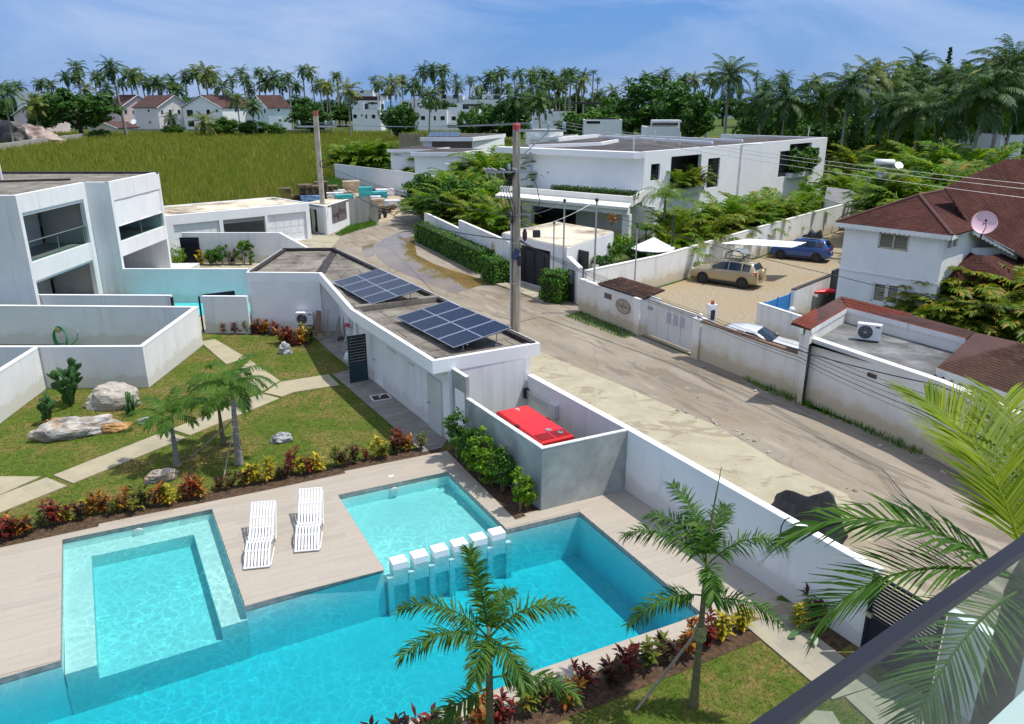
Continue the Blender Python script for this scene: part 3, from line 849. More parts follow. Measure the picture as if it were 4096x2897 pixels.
mb.prism([vA+Vector((-0.26,0.26)),vB+Vector((-0.26,-0.02)),Vector((-32,yB-0.02)),Vector((-32,vA.y+0.26))],w1[2]-0.32,w1[2]-0.06)
mb.prism([vC+Vector((-0.26,0.26)),vD+Vector((-0.26,-0.26)),Vector((-32,vD.y-0.26)),Vector((-32,yB+0.26))],zb2-0.30,zb2-0.08)
mb.build('upper_floor',noisy('grey_floor_tile',(0.17,0.165,0.16),(0.24,0.235,0.225),2,0.4,0.05),villa)
M['plaster_in']=noisy('interior_plaster',(0.48,0.47,0.44),(0.58,0.57,0.54),1,0.8,0.05)
mb=MB(VO)
mb.box((x1-2.9,(vA.y+yB)/2,3.4),(0.15,yB-vA.y-0.55,6.7))
mb.box((x2-3.0,(yB+vD.y)/2,3.4),(0.15,vD.y-yB-0.55,6.7))
mb.box(((x1+x2)/2-2.1,yB+0.22,3.3),(3.0,0.12,6.5))
mb.build('inner_wall',M['plaster_in'],villa)
M['stone_brown']=leafmat('brown_stone_pieces',[(0.10,0.07,0.05),(0.17,0.12,0.09),(0.24,0.18,0.14),(0.13,0.10,0.08)],0.0,0.8,0.2,gain=1.0)
fw=MB(VO);fw.box((x1-2.80,vA.y+2.75,3.4),(0.06,1.7,6.6));fwo=fw.build('stone_wall',M['mortar'],villa)
su=MB();su.box((0,0,0),(1,1,1));su_me=su.mesh('stone',M['stone_brown'])
stc=[plain('stone_tone_%d'%i,c,0.8,0,0.2,0.2)for i,c in enumerate(((0.10,0.07,0.05),(0.18,0.13,0.10),(0.27,0.20,0.16)))]
sts=[]
for mm in stc:
	su=MB();su.box((0,0,0),(1,1,1));sts.append(su.mesh('stone',mm))
for lv in(0,1):
	z=0.1 if lv==0 else w1[2]+0.02
	for rr in range(13):
		y=vA.y+1.92+(0.15 if rr%2 else 0)
		while y<vA.y+3.55:
			ln=rnd.uniform(0.28,0.5);e=min(y+ln,vA.y+3.6)
			o=bpy.data.objects.new('stone',rnd.choice(sts));COL.objects.link(o);o.parent=fwo
			o.location=Vector((x1-2.765,(y+e)/2,z+0.1))-VO;o.scale=(0.05+rnd.uniform(0,0.03),e-y-0.015,0.185)
			y=e
		z+=0.2
mb=MB(VO)
for yy in(0.45,1.0,1.75):mb.box((x1-2.78,vA.y+yy,w1[2]+1.1),(0.08,0.10,2.2))
mb.box((x1-2.78,vA.y+1.1,w1[2]+2.2),(0.08,1.4,0.10));mb.box((x1-2.78,vA.y+1.1,w1[2]+0.03),(0.08,1.4,0.08))
sd=mb.build('sliding_door',M['white_metal'],villa)
mb=MB(VO);mb.box((x1-2.8,vA.y+1.1,w1[2]+1.1),(0.02,1.3,2.15));mb.build('pane',M['glass_grey'],sd)
def balustrade(xp,y0,y1,zb,h,nposts):
	b=MB(VO);b.box((xp,(y0+y1)/2,zb+h/2),(0.016,y1-y0,h));bo=b.build('glass_balustrade',M['glass_clear'],villa)
	b=MB(VO)
	for k in range(nposts):b.tube((xp-0.04,y0+0.3+(y1-y0-0.6)*k/max(1,nposts-1),zb),(xp-0.04,y0+0.3+(y1-y0-0.6)*k/max(1,nposts-1),zb+h),0.025)
	b.box((xp,(y0+y1)/2,zb+h+0.02),(0.05,y1-y0,0.035));b.build('handrail',M['steel'],bo)
balustrade(x1-0.12,vA.y+w1[0],vA.y+w1[1],w1[2]-0.02,1.0,3)
balustrade(x2-0.12,yB+w2u[0]+0.05,yB+L2-0.12,zb2-0.02,1.0,3)
mb=MB(VO)
y0,y1=yB+w2u[0]+0.07,yB+L2-0.14
NB=14;zN=[zt2-0.02,(zt2+zbl)/2,zbl]
vs_=[];fs_=[]
for i in range(NB+1):
	yy=y0+(y1-y0)*i/NB
	for j,z in enumerate(zN):
		vs_.append((x2-0.05+0.03*math.sin(i*1.1+j)*(0.3+0.5*j),yy,z))
for i in range(NB):
	for j in range(2):fs_.append((i*3+j,i*3+j+1,i*3+4+j,i*3+3+j))
mb.add(vs_,fs_)
bl=mb.build('roller_blind',M['white_clean'],villa,True)
mb=MB(VO);mb.tube((x2-0.05,y0,zbl),(x2-0.05,y1,zbl),0.03);mb.build('blind_bar',M['white_metal'],bl)
mb=MB(VO);mb.box((x1-0.14,vA.y+(w1[0]+w1[1])/2,w1[3]-0.09),(0.14,w1[1]-w1[0]-0.02,0.16));mb.build('blind_case',M['white_metal'],villa)
mb=MB(VO);mb.box((x1-0.14,vA.y+(lo1[0]+lo1[1])/2,zlo1-0.07),(0.14,lo1[1]-lo1[0]-0.02,0.12));mb.build('blind_case',M['white_metal'],villa)
def chair_dark(loc,rz,label,group=None):
	c=thing('terrace_chair',label,'chair',loc,rz,group)
	mb=MB();mb.box((0,0,0.45),(0.48,0.48,0.05));mb.build('seat',M['charcoal'],c)
	mb=MB();mb.box((0,0.23,0.72),(0.46,0.05,0.52),rot=Matrix.Rotation(R(-8),3,'X'));mb.build('backrest',M['charcoal'],c)
	for sx in(-1,1):
		for sy in(-1,1):
			mb=MB();mb.tube((sx*0.2,sy*0.2,0),(sx*0.2,sy*0.2,0.45),0.02,n=6);mb.build('leg',M['charcoal'],c)
	return c
tb=thing('terrace_table','white table among dark chairs on the lower villa terrace','table',(x1-1.35,vA.y+3.1,0))
mb=MB();mb.box((0,0,0.93),(1.0,2.0,0.05));mb.build('table_top',M['white_metal'],tb)
for sx in(-1,1):
	for sy in(-1,1):
		mb=MB();mb.box((sx*0.42,sy*0.9,0.45),(0.06,0.06,0.92));mb.build('leg',M['charcoal'],tb)
for(dx,dy,rz,w)in((-0.75,0.55,R(90),'far left'),(-0.75,-0.4,R(90),'near left'),(0.72,0.7,R(-90),'right'),(0.0,-1.35,R(180),'near end')):
	o=chair_dark((x1-1.35+dx,vA.y+3.1+dy,0.35),rz,'dark chair at the %s of the table on the lower villa terrace'%w,'dark terrace chairs')
mb=MB();mb.prism([Vector(q)for q in((x1-3,vA.y+0.3),(x1+0.1,vA.y+0.3),(x1+0.1,yB-0.3),(x1-3,yB-0.3))],0,0.35);tag(mb.build('terrace',M['coping']),kind='structure')
mb=MB();mb.prism([Vector(q)for q in((x2-3,yB+0.3),(x2+1.2,yB+0.3),(x2+1.2,vD.y+1.5),(x2-3,vD.y+1.5))],0,0.75);tag(mb.build('terrace',M['coping']),kind='structure')
for i,(px_,py_)in enumerate(((1060,862),(1165,862))):
	q=T1(px_,py_,1.15)
	chair_dark((q.x,q.y+2.4,0.8),R(200+20*i),'dark armchair %s under the far villa balcony'%('on the left' if i==0 else 'on the right'),'armchairs under the balcony')
gwall('garden_wall',[vC+Vector((0.004,0.02)),(T1(1972,880,2.0).x,vC.y+0.02)],2.03,0.16,'pale wall with white top running right from the far villa corner',M['white'],side=1)
# courtyard wall with louvre door in front of the garages
q0=T1(1328,578,2.2);q1=T1(2225,586,2.2);q2=T2(480,700,2.2)
yw=(q0.y+q1.y)/2
cw=gwall('garden_wall',[(-24.0,yw),(q1.x,yw),(q2.x,q2.y)],2.2,0.16,'white courtyard wall with a dark louvred door before the garages',M['white'])
dl=UZ((q0.x,yw),(q1.x,yw),1437/2,640+620/2);dr=UZ((q0.x,yw),(q1.x,yw),1587/2,640+620/2)
ld=thing('louvre_door','dark grey louvred door in the courtyard wall','door',(q0.x+(dl[0]+dr[0])/2,yw-0.04,0))
dw=dr[0]-dl[0];dh=dl[1]
mb=MB()
mb.box((-dw/2+0.05,0,dh/2),(0.1,0.06,dh));mb.box((dw/2-0.05,0,dh/2),(0.1,0.06,dh));mb.box((0,0,dh-0.06),(dw,0.06,0.12));mb.box((0,0,0.28),(dw,0.055,0.56));mb.build('frame',M['dark_metal'],ld)
mb=MB();mb.box((0,0.02,dh/2),(dw-0.1,0.012,dh-0.1));mb.build('backing',M['black'],ld)
for k in range(11):
	mb=MB();mb.box((0,-0.005,0.66+k*(dh-0.85)/10.5),(dw-0.2,0.09,0.02),rot=Matrix.Rotation(R(38),3,'X'));mb.build('slat',M['dark_metal'],ld)
sheet([[(-22.3,44.4),(-13.0,44.7),(q2.x,q2.y),(q1.x,yw-0.03),(-24,yw-0.03)]],0.0,'courtyard',M['pave'])
# service building with solar panels
ZS=3.1
sF,sR_,sK,sBk,sL,sBL,sBR=(xy(q)for q in(B2(1493,90,ZS),B3(390,545,ZS),T2(838,1195,ZS),T2(585,905,ZS),T2(2,900,ZS),T2(290,710,ZS),T2(725,706,ZS)))
svc=thing('service_building','long low white service building with flat roof beside the street','building',(sK.x,sK.y,0))
SO=svc.location
outline=[sF,sR_,sBR,sBL,sL,sBk,sK]
FAS=0.46
inner=offset_poly(outline,-0.16)
mb=MB(SO)
m_=len(outline)
for i in range(m_):
	a,b,c,d=outline[i],outline[(i+1)%m_],inner[(i+1)%m_],inner[i]
	mb.prism([a,b,c,d],ZS-FAS,ZS+0.0)
mb.build('fascia',M['white_clean'],svc)
inn2=offset_poly(outline,-0.155)
mb=MB(SO);mb.prism(inn2,ZS-0.30,ZS-0.13);mb.build('roof',M['seam'],svc)
front=[q for q in(sF,sR_,None,sK)]
mid_e=sR_.lerp(sBR,0.36)
in_f=offset_poly([sF,sR_,mid_e,sK],-0.30)
strips(in_f,math.atan2((sR_-sF).y,(sR_-sF).x),1.0,0.035,ZS-0.128,ZS-0.115,'roof_strip',M['membrane'],svc,3.4)
in_b=offset_poly([sK,mid_e,sBR,sBL,sL,sBk],-0.30)
strips(offset_poly([sK,mid_e,sBR,sBk],-0.28),math.atan2((sR_-sF).y,(sR_-sF).x)-R(8),1.0,0.035,ZS-0.128,ZS-0.115,'roof_strip',M['membrane'],svc,3.0)
strips(offset_poly([sBk,sBR,sBL,sL],-0.28),R(2),0.95,0.035,ZS-0.128,ZS-0.115,'roof_strip',M['membrane'],svc,2.6)
mb=MB(SO)
d_=(mid_e-sK);a_=math.atan2(d_.y,d_.x);c_=(mid_e+sK)/2
mb.box((c_.x,c_.y,ZS-0.02),(d_.length-0.4,0.30,0.26),a_);mb.build('roof_kerb',M['membrane'],svc)
mb=MB(SO)
for a,b in((sR_,sBR),(sBR,sBL),(sBL,sL)):
	dd=(b-a);nrm=Vector((-dd.y,dd.x)).normalized();cc=(a+b)/2+nrm*0.23
	mb.box((cc.x,cc.y,ZS-0.02),(dd.length-0.2,0.20,0.16),math.atan2(dd.y,dd.x))
mb.build('flashing',M['seam'],svc)
mb=MB(SO)
for a,b in((sK,sF),(sBk,sK),(sF,sR_)):
	dd=(b-a);nrm=Vector((-dd.y,dd.x)).normalized();cc=(a+b)/2+nrm*0.24
	mb.box((cc.x,cc.y,ZS-0.06),(dd.length-0.3,0.16,0.10),math.atan2(dd.y,dd.x))
mb.build('eave_upstand',M['membrane'],svc)
dF=(sF-sK).normalized();nF=Vector((dF.y,-dF.x))*-1.0
nOut=Vector((-dF.y,dF.x));
if nOut.dot(Vector((-1,-0.5)))<0:nOut=-nOut
OV=0.58
wF=sF-nOut*OV+(sR_-sF).normalized()*0.02;wK=sK-nOut*OV
mb=MB(SO)
lw=(wF-wK).length
def uz_long(sx,sy):return UZ(wK,wF,sx,sy)
d1a,_=uz_long(983+1475/2,1400+610/2);d1b,_=uz_long(983+1582/2,1400+690/2)
d2a,_=uz_long(983+1040/2,1400+250/2);d2b,_=uz_long(983+1100/2,1400+290/2)
wa=opening(wK,wF,[(1130,1480),(1207,1570)],lambda x,y:(983+x/2,640+y/2))
wb=opening(wK,wF,[(1303,80),(1348,148)],lambda x,y:(983+x/2,1400+y/2))
wa=(wa[0],wa[1],wa[2]+0.08,wa[3]-0.08);wb=(wb[0],wb[1],wb[2]+0.06,wb[3]-0.08)
ops=[(d2a-0.25,d2b,0.05,2.1),wa,wb]
wallmesh(mb,wK,wF,0,ZS-FAS,ops,0.2)
dE=(sR_-sF).normalized()
eR=sR_-dE*0.42
nE=Vector((dE.y,-dE.x))
wallmesh(mb,sF-nOut*OV+nE*0.0,eR,0,ZS-FAS,[],0.2)
dS=(sBR-sR_).normalized()
wallmesh(mb,eR,eR+dS*((sBR-sR_).length-0.3),0,ZS-FAS,[],0.2)
dB=(sK-sBk).normalized();nB=Vector((-dB.y,dB.x))
if nB.dot(Vector((-1,-0.5)))<0:nB=-nB
wB0=sBk-nB*0.75+Vector((0.1,0));wB1=wK
wallmesh(mb,sBk+Vector((-0.05,0.06)),wB0,0,ZS-FAS-0.006,[],0.15)
wallmesh(mb,wB0,wB1,0,ZS-FAS,[(3.0,3.9,0.05,2.1),(5.0,5.9,0.05,2.1)],0.2)
wallmesh(mb,sL+Vector((0.01,0)),sBk+Vector((0.0,0.0)),0,ZS-FAS-0.002,[],0.2)
wallmesh(mb,sBL+Vector((0.02,0)),sL+Vector((0.02,0)),0,ZS-FAS-0.004,[],0.2)
mb.build('wall',M['white'],svc)
M['door_grey']=noisy('pale_grey_door',(0.52,0.54,0.51),(0.58,0.60,0.57),1.5,0.5,0.05)
def wall_door(p0,d,nrm,ua,ub,h,m,name='door',knob=True):
	c=p0+d*((ua+ub)/2)
	b=MB(SO);b.box((c.x+nrm.x*0.02,c.y+nrm.y*0.02,h/2),(ub-ua,0.05,h),math.atan2(d.y,d.x));o=b.build(name,m,svc)
	if knob:
		k=p0+d*(ua+0.12)+nrm*0.08
		b=MB(SO);b.lathe((k.x,k.y,1.0),[(0.01,-0.04),(0.04,-0.02),(0.04,0.02),(0.01,0.04)],8);b.build('handle',M['steel'],o)
wall_door(wK,dF,nOut,d1a,d1b,2.06,M['door_grey'])
wall_door(wK-nOut*0.12,dF,nOut,d2a-0.25,d2b,2.1,M['white_clean'])
dBn=(wB1-wB0).normalized();nBn=Vector((-dBn.y,dBn.x))
if nBn.dot(Vector((-1,-0.5)))<0:nBn=-nBn
wall_door(wB0-nBn*0.14,dBn,nBn,3.0,3.9,2.1,M['door_grey'])
wall_door(wB0-nBn*0.14,dBn,nBn,5.0,5.9,2.1,M['door_grey'])
for o4 in(wa,wb):
	u0,u1,z0,z1=o4
	c=wK+dF*((u0+u1)/2)-nOut*0.08;an=math.atan2(dF.y,dF.x)
	b=MB(SO)
	b.box((c.x,c.y,z0+0.03),(u1-u0,0.06,0.06),an);b.box((c.x,c.y,z1-0.03),(u1-u0,0.06,0.06),an)
	for f in(0,0.5,1):
		k=wK+dF*(u0+0.03+(u1-u0-0.06)*f)-nOut*0.08;b.box((k.x,k.y,(z0+z1)/2),(0.05,0.06,z1-z0),an)
	wo=b.build('window',M['white_metal'],svc)
	b=MB(SO);b.box((c.x,c.y,(z0+z1)/2),(u1-u0-0.04,0.02,z1-z0-0.04),an);b.build('pane',M['glass_dark'],wo)
p=B2(980,240)
sd_=thing('louvre_door','dark teal louvred door standing open at the service building','door',(p.x,p.y,0),math.atan2(nOut.y,nOut.x))
M['teal_dark']=plain('dark_teal_metal',(0.016,0.045,0.06),0.4,0,0.5,0.15)
mb=MB();mb.box((0.04,0,1.03),(0.08,0.05,2.06));mb.box((0.76,0,1.03),(0.08,0.05,2.06));mb.box((0.4,0,0.42),(0.8,0.045,0.84));mb.box((0.4,0,2.0),(0.8,0.05,0.12));mb.build('frame',M['teal_dark'],sd_)
mb=MB();mb.box((0.4,0.0,1.4),(0.7,0.01,1.1));mb.build('backing',M['black'],sd_)
for k in range(9):
	mb=MB();mb.box((0.4,0,0.92+k*0.125),(0.66,0.07,0.016),rot=Matrix.Rotation(R(35),3,'X'));mb.build('slat',M['alu'],sd_)
mb=MB();mb.box((0.74,-0.05,0.98),(0.14,0.06,0.10));mb.build('lock',plain('brass',(0.35,0.30,0.16),0.4,0.8),sd_)
M['stamped']=noisy('stamped_grey_concrete',(0.15,0.14,0.12),(0.30,0.285,0.25),1.6,0.7,0.3,10,(1,1,1),c3=(0.11,0.10,0.085),s3=0.7)
def plankmat(name,ang,c1,c2,c3):
	t=NT(name);p=t.pos()
	rot=t.n('ShaderNodeVectorRotate',rotation_type='Z_AXIS');rot.inputs['Angle'].default_value=-ang
	t.l(p,rot.inputs['Vector'])
	br=t.n('ShaderNodeTexBrick');br.inputs['Scale'].default_value=1.0
	br.inputs['Brick Width'].default_value=0.85;br.inputs['Row Height'].default_value=0.17;br.inputs['Mortar Size'].default_value=0.006
	br.inputs['Color1'].default_value=(*c1,1);br.inputs['Color2'].default_value=(*c2,1);br.inputs['Mortar'].default_value=(*tuple(x*0.8 for x in c1),1)
	t.l(rot.outputs[0],br.inputs['Vector'])
	wear=t.ramp(t.noise(p,1.1,6,0.65),[(0.40,(0,0,0)),(0.62,(1,1,1))])
	col=t.mix(t.math('MULTIPLY',wear,0.8),br.outputs['Color'],c3)
	return t.done(t.bsdf(col,0.8,0,0.2,t.bump(br.outputs['Fac'],0.2,0.01)))
wk=plankmat('stamped_plank_walkway',TH+R(2),(0.20,0.185,0.16),(0.33,0.31,0.27),(0.24,0.225,0.195))
sheet([[q[:2]for q in(W(1252,1345),W(1330,1415),W(1412,1482),W(1470,1520),W(1520,1530),W(1400,1400),W(1372,1325),W(1262,1328))]],0.006,'walkway',wk)
sheet([[q[:2]for q in(W(1328,1496),W(1452,1470),W(1540,1530),W(1800,1745),W(1768,1792),W(1690,1810))]],0.010,'walkway',wk)
pit=B2(1080,385)
dp=thing('drain_pit','open concrete drain pit in the walkway','drain',(pit.x,pit.y,0),TH)
mb=MB()
for(x,y,sx,sy)in((0,0.3,0.75,0.06),(0,-0.3,0.75,0.06),(0.36,0,0.06,0.54),(-0.36,0,0.06,0.54)):mb.box((x,y,0.02),(sx,sy,0.05))
mb.build('rim',M['coping'],dp)
mb=MB();mb.box((0,0,0.012),(0.66,0.54,0.01));mb.build('pit_floor',M['soil'],dp)
mb=MB();mb.path([(-0.05,0.0,0.02),(0.0,0.02,0.12),(0.12,0.05,0.14)],0.035,8);mb.build('pipe',M['white_plastic'],dp)
cv=B2(1195,465)
cvr=MB(cv);c0=Vector((cv.x,cv.y,0));
lean=(wK+dF*0-Vector((0,0)))
axis=Vector((dF.x,dF.y,0));up=(Vector((-nOut.x,-nOut.y,0))*0.30+Vector((0,0,0.85))).normalized()
bl0=c0+axis*0.05
nn=axis.cross(up).normalized()
quad=[bl0,bl0-axis*0.62,bl0-axis*0.62+up*0.85,bl0+up*0.85]
cvr.slab(quad,0.06 if nn.dot(Vector((nOut.x,nOut.y,0)))>0 else 0.06)
tag(cvr.build('drain_cover',noisy('grey_slab',(0.20,0.195,0.18),(0.30,0.29,0.27),3,0.8,0.2)),'grey concrete drain cover leaning on the service building wall','cover')
# solar arrays
M['cell']=glassmat('solar_cell',(0.008,0.009,0.020),0.16)
M['backsheet']=plain('panel_backsheet',(0.060,0.066,0.085),0.3)
def solar(corners,label):
	"""corners: near, right, far, left of the top face (photo order), in world"""
	n_,r_,f_,l_=corners
	org=Vector((n_.x,n_.y,ZS-0.1))
	root=thing('solar_array',label,'solar panels',org,0,'solar arrays on the service building')
	def P(a,b):return n_.lerp(r_,a).lerp(l_.lerp(f_,a),b)
	nr=(r_-n_).cross(l_-n_).normalized()
	for i in range(2):
		for j in range(4):
			a0,a1=i/2+0.002,(i+1)/2-0.002;b0,b1=j/4+0.002,(j+1)/4-0.002
			mbk=MB(org);mbk.slab([P(a0,b0),P(a1,b0),P(a1,b1),P(a0,b1)],0.035);pn=mbk.build('panel',M['backsheet'],root)
			fr=MB(org);fa,fb=0.010,0.008
			for q in(((a0,b0),(a1,b0),(a1,b0+fb),(a0,b0+fb)),((a0,b1-fb),(a1,b1-fb),(a1,b1),(a0,b1)),((a0,b0+fb),(a0+fa,b0+fb),(a0+fa,b1-fb),(a0,b1-fb)),((a1-fa,b0+fb),(a1,b0+fb),(a1,b1-fb),(a1-fa,b1-fb))):
				fr.slab([P(*k)+nr*0.006 for k in q],0.012)
			fr.build('frame',M['alu'],pn)
			ce=MB(org);na,nb=10,6
			ia,ib=a0+fa+0.003,b0+fb+0.003;wa_,wb_=(a1-fa-0.003-ia)/na,(b1-fb-0.003-ib)/nb
			for x in range(na):
				for y in range(nb):
					g=0.07
					ce.poly([P(ia+(x+g)*wa_,ib+(y+g)*wb_)+nr*0.003,P(ia+(x+1-g)*wa_,ib+(y+g)*wb_)+nr*0.003,P(ia+(x+1-g)*wa_,ib+(y+1-g)*wb_)+nr*0.003,P(ia+(x+g)*wa_,ib+(y+1-g)*wb_)+nr*0.003])
			co=ce.build('cells',M['cell'],pn);co['kind']='stuff'
	for a in(0.22,0.80):
		for b in(0.06,0.5,0.94):
			q=P(a,b)-nr*0.04
			lg=MB(org);lg.tube(q,(q.x,q.y,ZS-0.115),0.022,n=6);lg.box((q.x,q.y,ZS-0.108),(0.12,0.12,0.012));lg.build('leg',M['alu'],root)
	for a in(0.22,0.80):
		rl=MB(org);rl.tube(P(a,-0.01)-nr*0.055,P(a,1.01)-nr*0.055,0.02,n=4);rl.build('rail',M['alu'],root)
	return root
def panel_plane(near,right,far,left,zl,zh):
	return[W(*near,zl),W(*right,zh),W(*far,zh),W(*left,zl)]
solar(panel_plane((983+1663/2,640+1503/2),(983+2130/2,640+1340/2),(983+1617/2,640+1128/2),(983+1198/2,640+1256/2),ZS+0.12,ZS+0.55),'solar panel array nearer the generator on the service roof')
solar(panel_plane((983+1010/2,640+1155/2),(983+1420/2,640+1030/2),(983+1070/2,640+870/2),(983+692/2,640+975/2),ZS+0.12,ZS+0.55),'solar panel array farther back on the service roof')
# generator yard and the street wall
eFL=xy(W(2164,2043));eFR=xy(W(2498,1959))
dEn=(eFR-eFL).normalized();bk=Vector((-dEn.y,dEn.x))
en=thing('concrete_enclosure','grey concrete enclosure wall around the red generator','wall',(eFL.x,eFL.y,0))
EO=en.location
mb=MB(EO)
mb.prism([eFL,eFR,eFR+bk*0.12,eFL+bk*0.12],-0.02,1.955)
lft_top=xy(B2(1830,435,1.96));
ldir=(lft_top-eFL).normalized();lr=Vector((ldir.y,-ldir.x))
mb.prism([eFL+bk*0.003,eFL+ldir*5.1,eFL+ldir*5.1+lr*0.12,eFL+lr*0.12+bk*0.003],-0.02,1.955)if False else None
Llen=(sF-nOut*OV-eFL).dot(ldir)-0.02
mb.prism([eFL+bk*0.12,eFL+ldir*(Llen-1.0),eFL+ldir*(Llen-1.0)+lr*0.12,eFL+bk*0.12+lr*0.12],-0.02,1.953)
mb.prism([eFL+ldir*(Llen-1.0),eFL+ldir*Llen,eFL+ldir*Llen+lr*0.12,eFL+ldir*(Llen-1.0)+lr*0.12],-0.02,2.70)
mb.build('wall_body',M['concrete_grey'],en)
mb=MB(EO)
mb.prism([eFL-dEn*0.01-bk*0.01,eFR,eFR+bk*0.135,eFL+bk*0.135-dEn*0.01],1.955,1.985)
mb.prism([eFL+bk*0.135-lr*0.012,eFL+ldir*(Llen-1.0)-lr*0.012,eFL+ldir*(Llen-1.0)+lr*0.135,eFL+bk*0.135+lr*0.135],1.953,1.983)
mb.prism([eFL+ldir*(Llen-1.0)-lr*0.012,eFL+ldir*Llen-lr*0.012,eFL+ldir*Llen+lr*0.135,eFL+ldir*(Llen-1.0)+lr*0.135],2.70,2.725)
mb.build('coping',M['coping'],en)
q=eFL+ldir*(Llen-0.55)-lr*0.006
mb=MB(EO);mb.box((q.x,q.y,1.35),(0.7,0.008,1.5),math.atan2(ldir.y,ldir.x));mb.build('paint_patch',M['white_clean'],en)
sw0=xy(B3(290,800,2.0));sw1=xy(B3(1088,1236,2.0));sw2=Vector((6.63,15.5));sw3=Vector((7.62,13.77))
swd=(sw2-sw0).normalized()
street_wall=gwall('street_wall',[sw0,sw1,sw3],2.0,0.20,'long white boundary wall between the pool deck and the street',M['white'],cap=0.05)
gen_c=[xy(B3(*q,1.62))for q in((45,1095),(280,1030),(655,1275),(400,1345))]
gc=sum(gen_c,Vector((0,0)))/4
gd=((gen_c[3]-gen_c[0])+(gen_c[2]-gen_c[1])).normalized();gl_=((gen_c[3]-gen_c[0]).length+(gen_c[2]-gen_c[1]).length)/2;gw_=((gen_c[1]-gen_c[0]).length+(gen_c[2]-gen_c[3]).length)/2
gen=thing('generator','red and black diesel generator inside the concrete enclosure','generator',(gc.x,gc.y,0),math.atan2(gd.y,gd.x))
M['red']=plain('red_enamel',(0.62,0.012,0.014),0.28,0,0.6,0.05)
mb=MB();mb.box((0,0,0.75),(gl_-0.06,gw_-0.06,1.36));mb.build('body',M['black'],gen)
mb=MB()
hx,hy=gl_/2,gw_/2
prof=[(0.0,1.40),(0.0,1.56),(0.05,1.62)]
vs_=[]
for ins,z in prof:vs_+=[(-hx+ins,-hy+ins,z),(hx-ins,-hy+ins,z),(hx-ins,hy-ins,z),(-hx+ins,hy-ins,z)]
fs_=[(0,3,2,1)]+[(i*4+k,i*4+(k+1)%4,i*4+4+(k+1)%4,i*4+4+k)for i in range(2)for k in range(4)]+[(8,9,10,11)]
mb.add(vs_,fs_);mb.build('hood',M['red'],gen)
M['dark_red']=plain('dark_red_grille',(0.10,0.006,0.008),0.6)
for sy in(-1,1):
	mb=MB();mb.box((hx*0.78,sy*hy*0.46,1.625),(gl_*0.16,gw_*0.40,0.012));gr=mb.build('grille',M['dark_red'],gen)
	for k in range(7):
		mb=MB();mb.box((hx*0.78-gl_*0.07+k*gl_*0.0235,sy*hy*0.46,1.634),(0.014,gw_*0.38,0.014));mb.build('bar',M['red'],gr)
mb=MB();mb.lathe((hx*0.52,hy*0.15,1.62),[(0.10,0),(0.10,0.02),(0.06,0.03),(0.05,0.02)],16);mb.build('filler_cap',M['grey_metal'],gen)
mb=MB();mb.lathe((hx*0.80,hy*0.45,1.63),[(0.09,0),(0.09,0.05),(0.06,0.06),(0.05,0.02)],16);mb.build('exhaust',M['grey_metal'],gen)
for sy in(-1,1):
	mb=MB();mb.box((-0.05,sy*(hy-0.03),1.585),(0.18,0.10,0.08));mb.build('lifting_eye',M['dark_red'],gen)
mb=MB()
for i,(a,b)in enumerate((((-hx+0.12,hy*0.25),(-hx+0.26,hy*0.05)),((-hx+0.24,hy*0.28),(-hx+0.14,hy*0.02)),((-hx+0.26,hy*0.2),(-hx+0.38,hy*0.12)))):
	mb.tube((a[0],a[1],1.622),(b[0],b[1],1.622),0.012,n=4)
mb.build('logo',M['white_plastic'],gen)
swn=Vector((-swd.y,swd.x))
if swn.dot(Vector((-1,-0.4)))<0:swn=-swn
bxp=xy(W(1966+540/2,1100+1080/2,1.25))
u_b=(bxp-sw0).dot((sw1-sw0).normalized());sd1=(sw1-sw0).normalized();sn1=Vector((sd1.y,-sd1.x))
if sn1.dot(Vector((-1,-0.4)))<0:sn1=-sn1
bq=sw0+sd1*u_b+sn1*0.09
eb=thing('electrical_box','grey electrical box with conduits on the white wall above the generator','box',(bq.x,bq.y,0),math.atan2(sd1.y,sd1.x))
mb=MB();mb.box((0,0,1.28),(0.42,0.16,0.48));mb.build('case',plain('grey_box',(0.60,0.62,0.66),0.4),eb)
for k in range(4):
	mb=MB();mb.tube((-0.2,0.0,1.44-k*0.07),(-u_b-0.05,0.0,1.44-k*0.07),0.025,n=8);mb.build('conduit',M['alu'],eb)
mb=MB();mb.box((-u_b-0.02,0.03,1.33),(0.22,0.2,0.36));mb.build('hole_shade_box',M['black'],eb)  # solid black box painted for the shade in the conduit hole
g0=sw3;gdir=(sw2-sw1).normalized();g1=g0+gdir*1.55
gate=thing('entrance_gate','dark metal gate with open slats in the white street wall','gate',(g0.x,g0.y,0),math.atan2(gdir.y,gdir.x))
mb=MB();
for x in(0.04,1.51):mb.box((x,-0.1,1.0),(0.08,0.08,2.0))
mb.box((0.775,-0.1,0.50),(1.4,0.04,0.98));mb.box((0.775,-0.1,1.97),(1.4,0.06,0.06));mb.build('frame',M['dark_metal'],gate)
for k in range(11):
	mb=MB();mb.box((0.775,-0.1,1.04+k*0.082),(1.4,0.035,0.045));mb.build('slat',M['dark_metal'],gate)
mb=MB();mb.box((0.1,-0.16,1.05),(0.12,0.08,0.10));mb.build('lock',plain('lock_metal',(0.4,0.38,0.30),0.4,0.7),gate)
gwall('street_wall',[g1,g1+gdir*8.0],2.0,0.20,'white wall to the right of the dark slatted gate, behind the glass railing',M['white'])
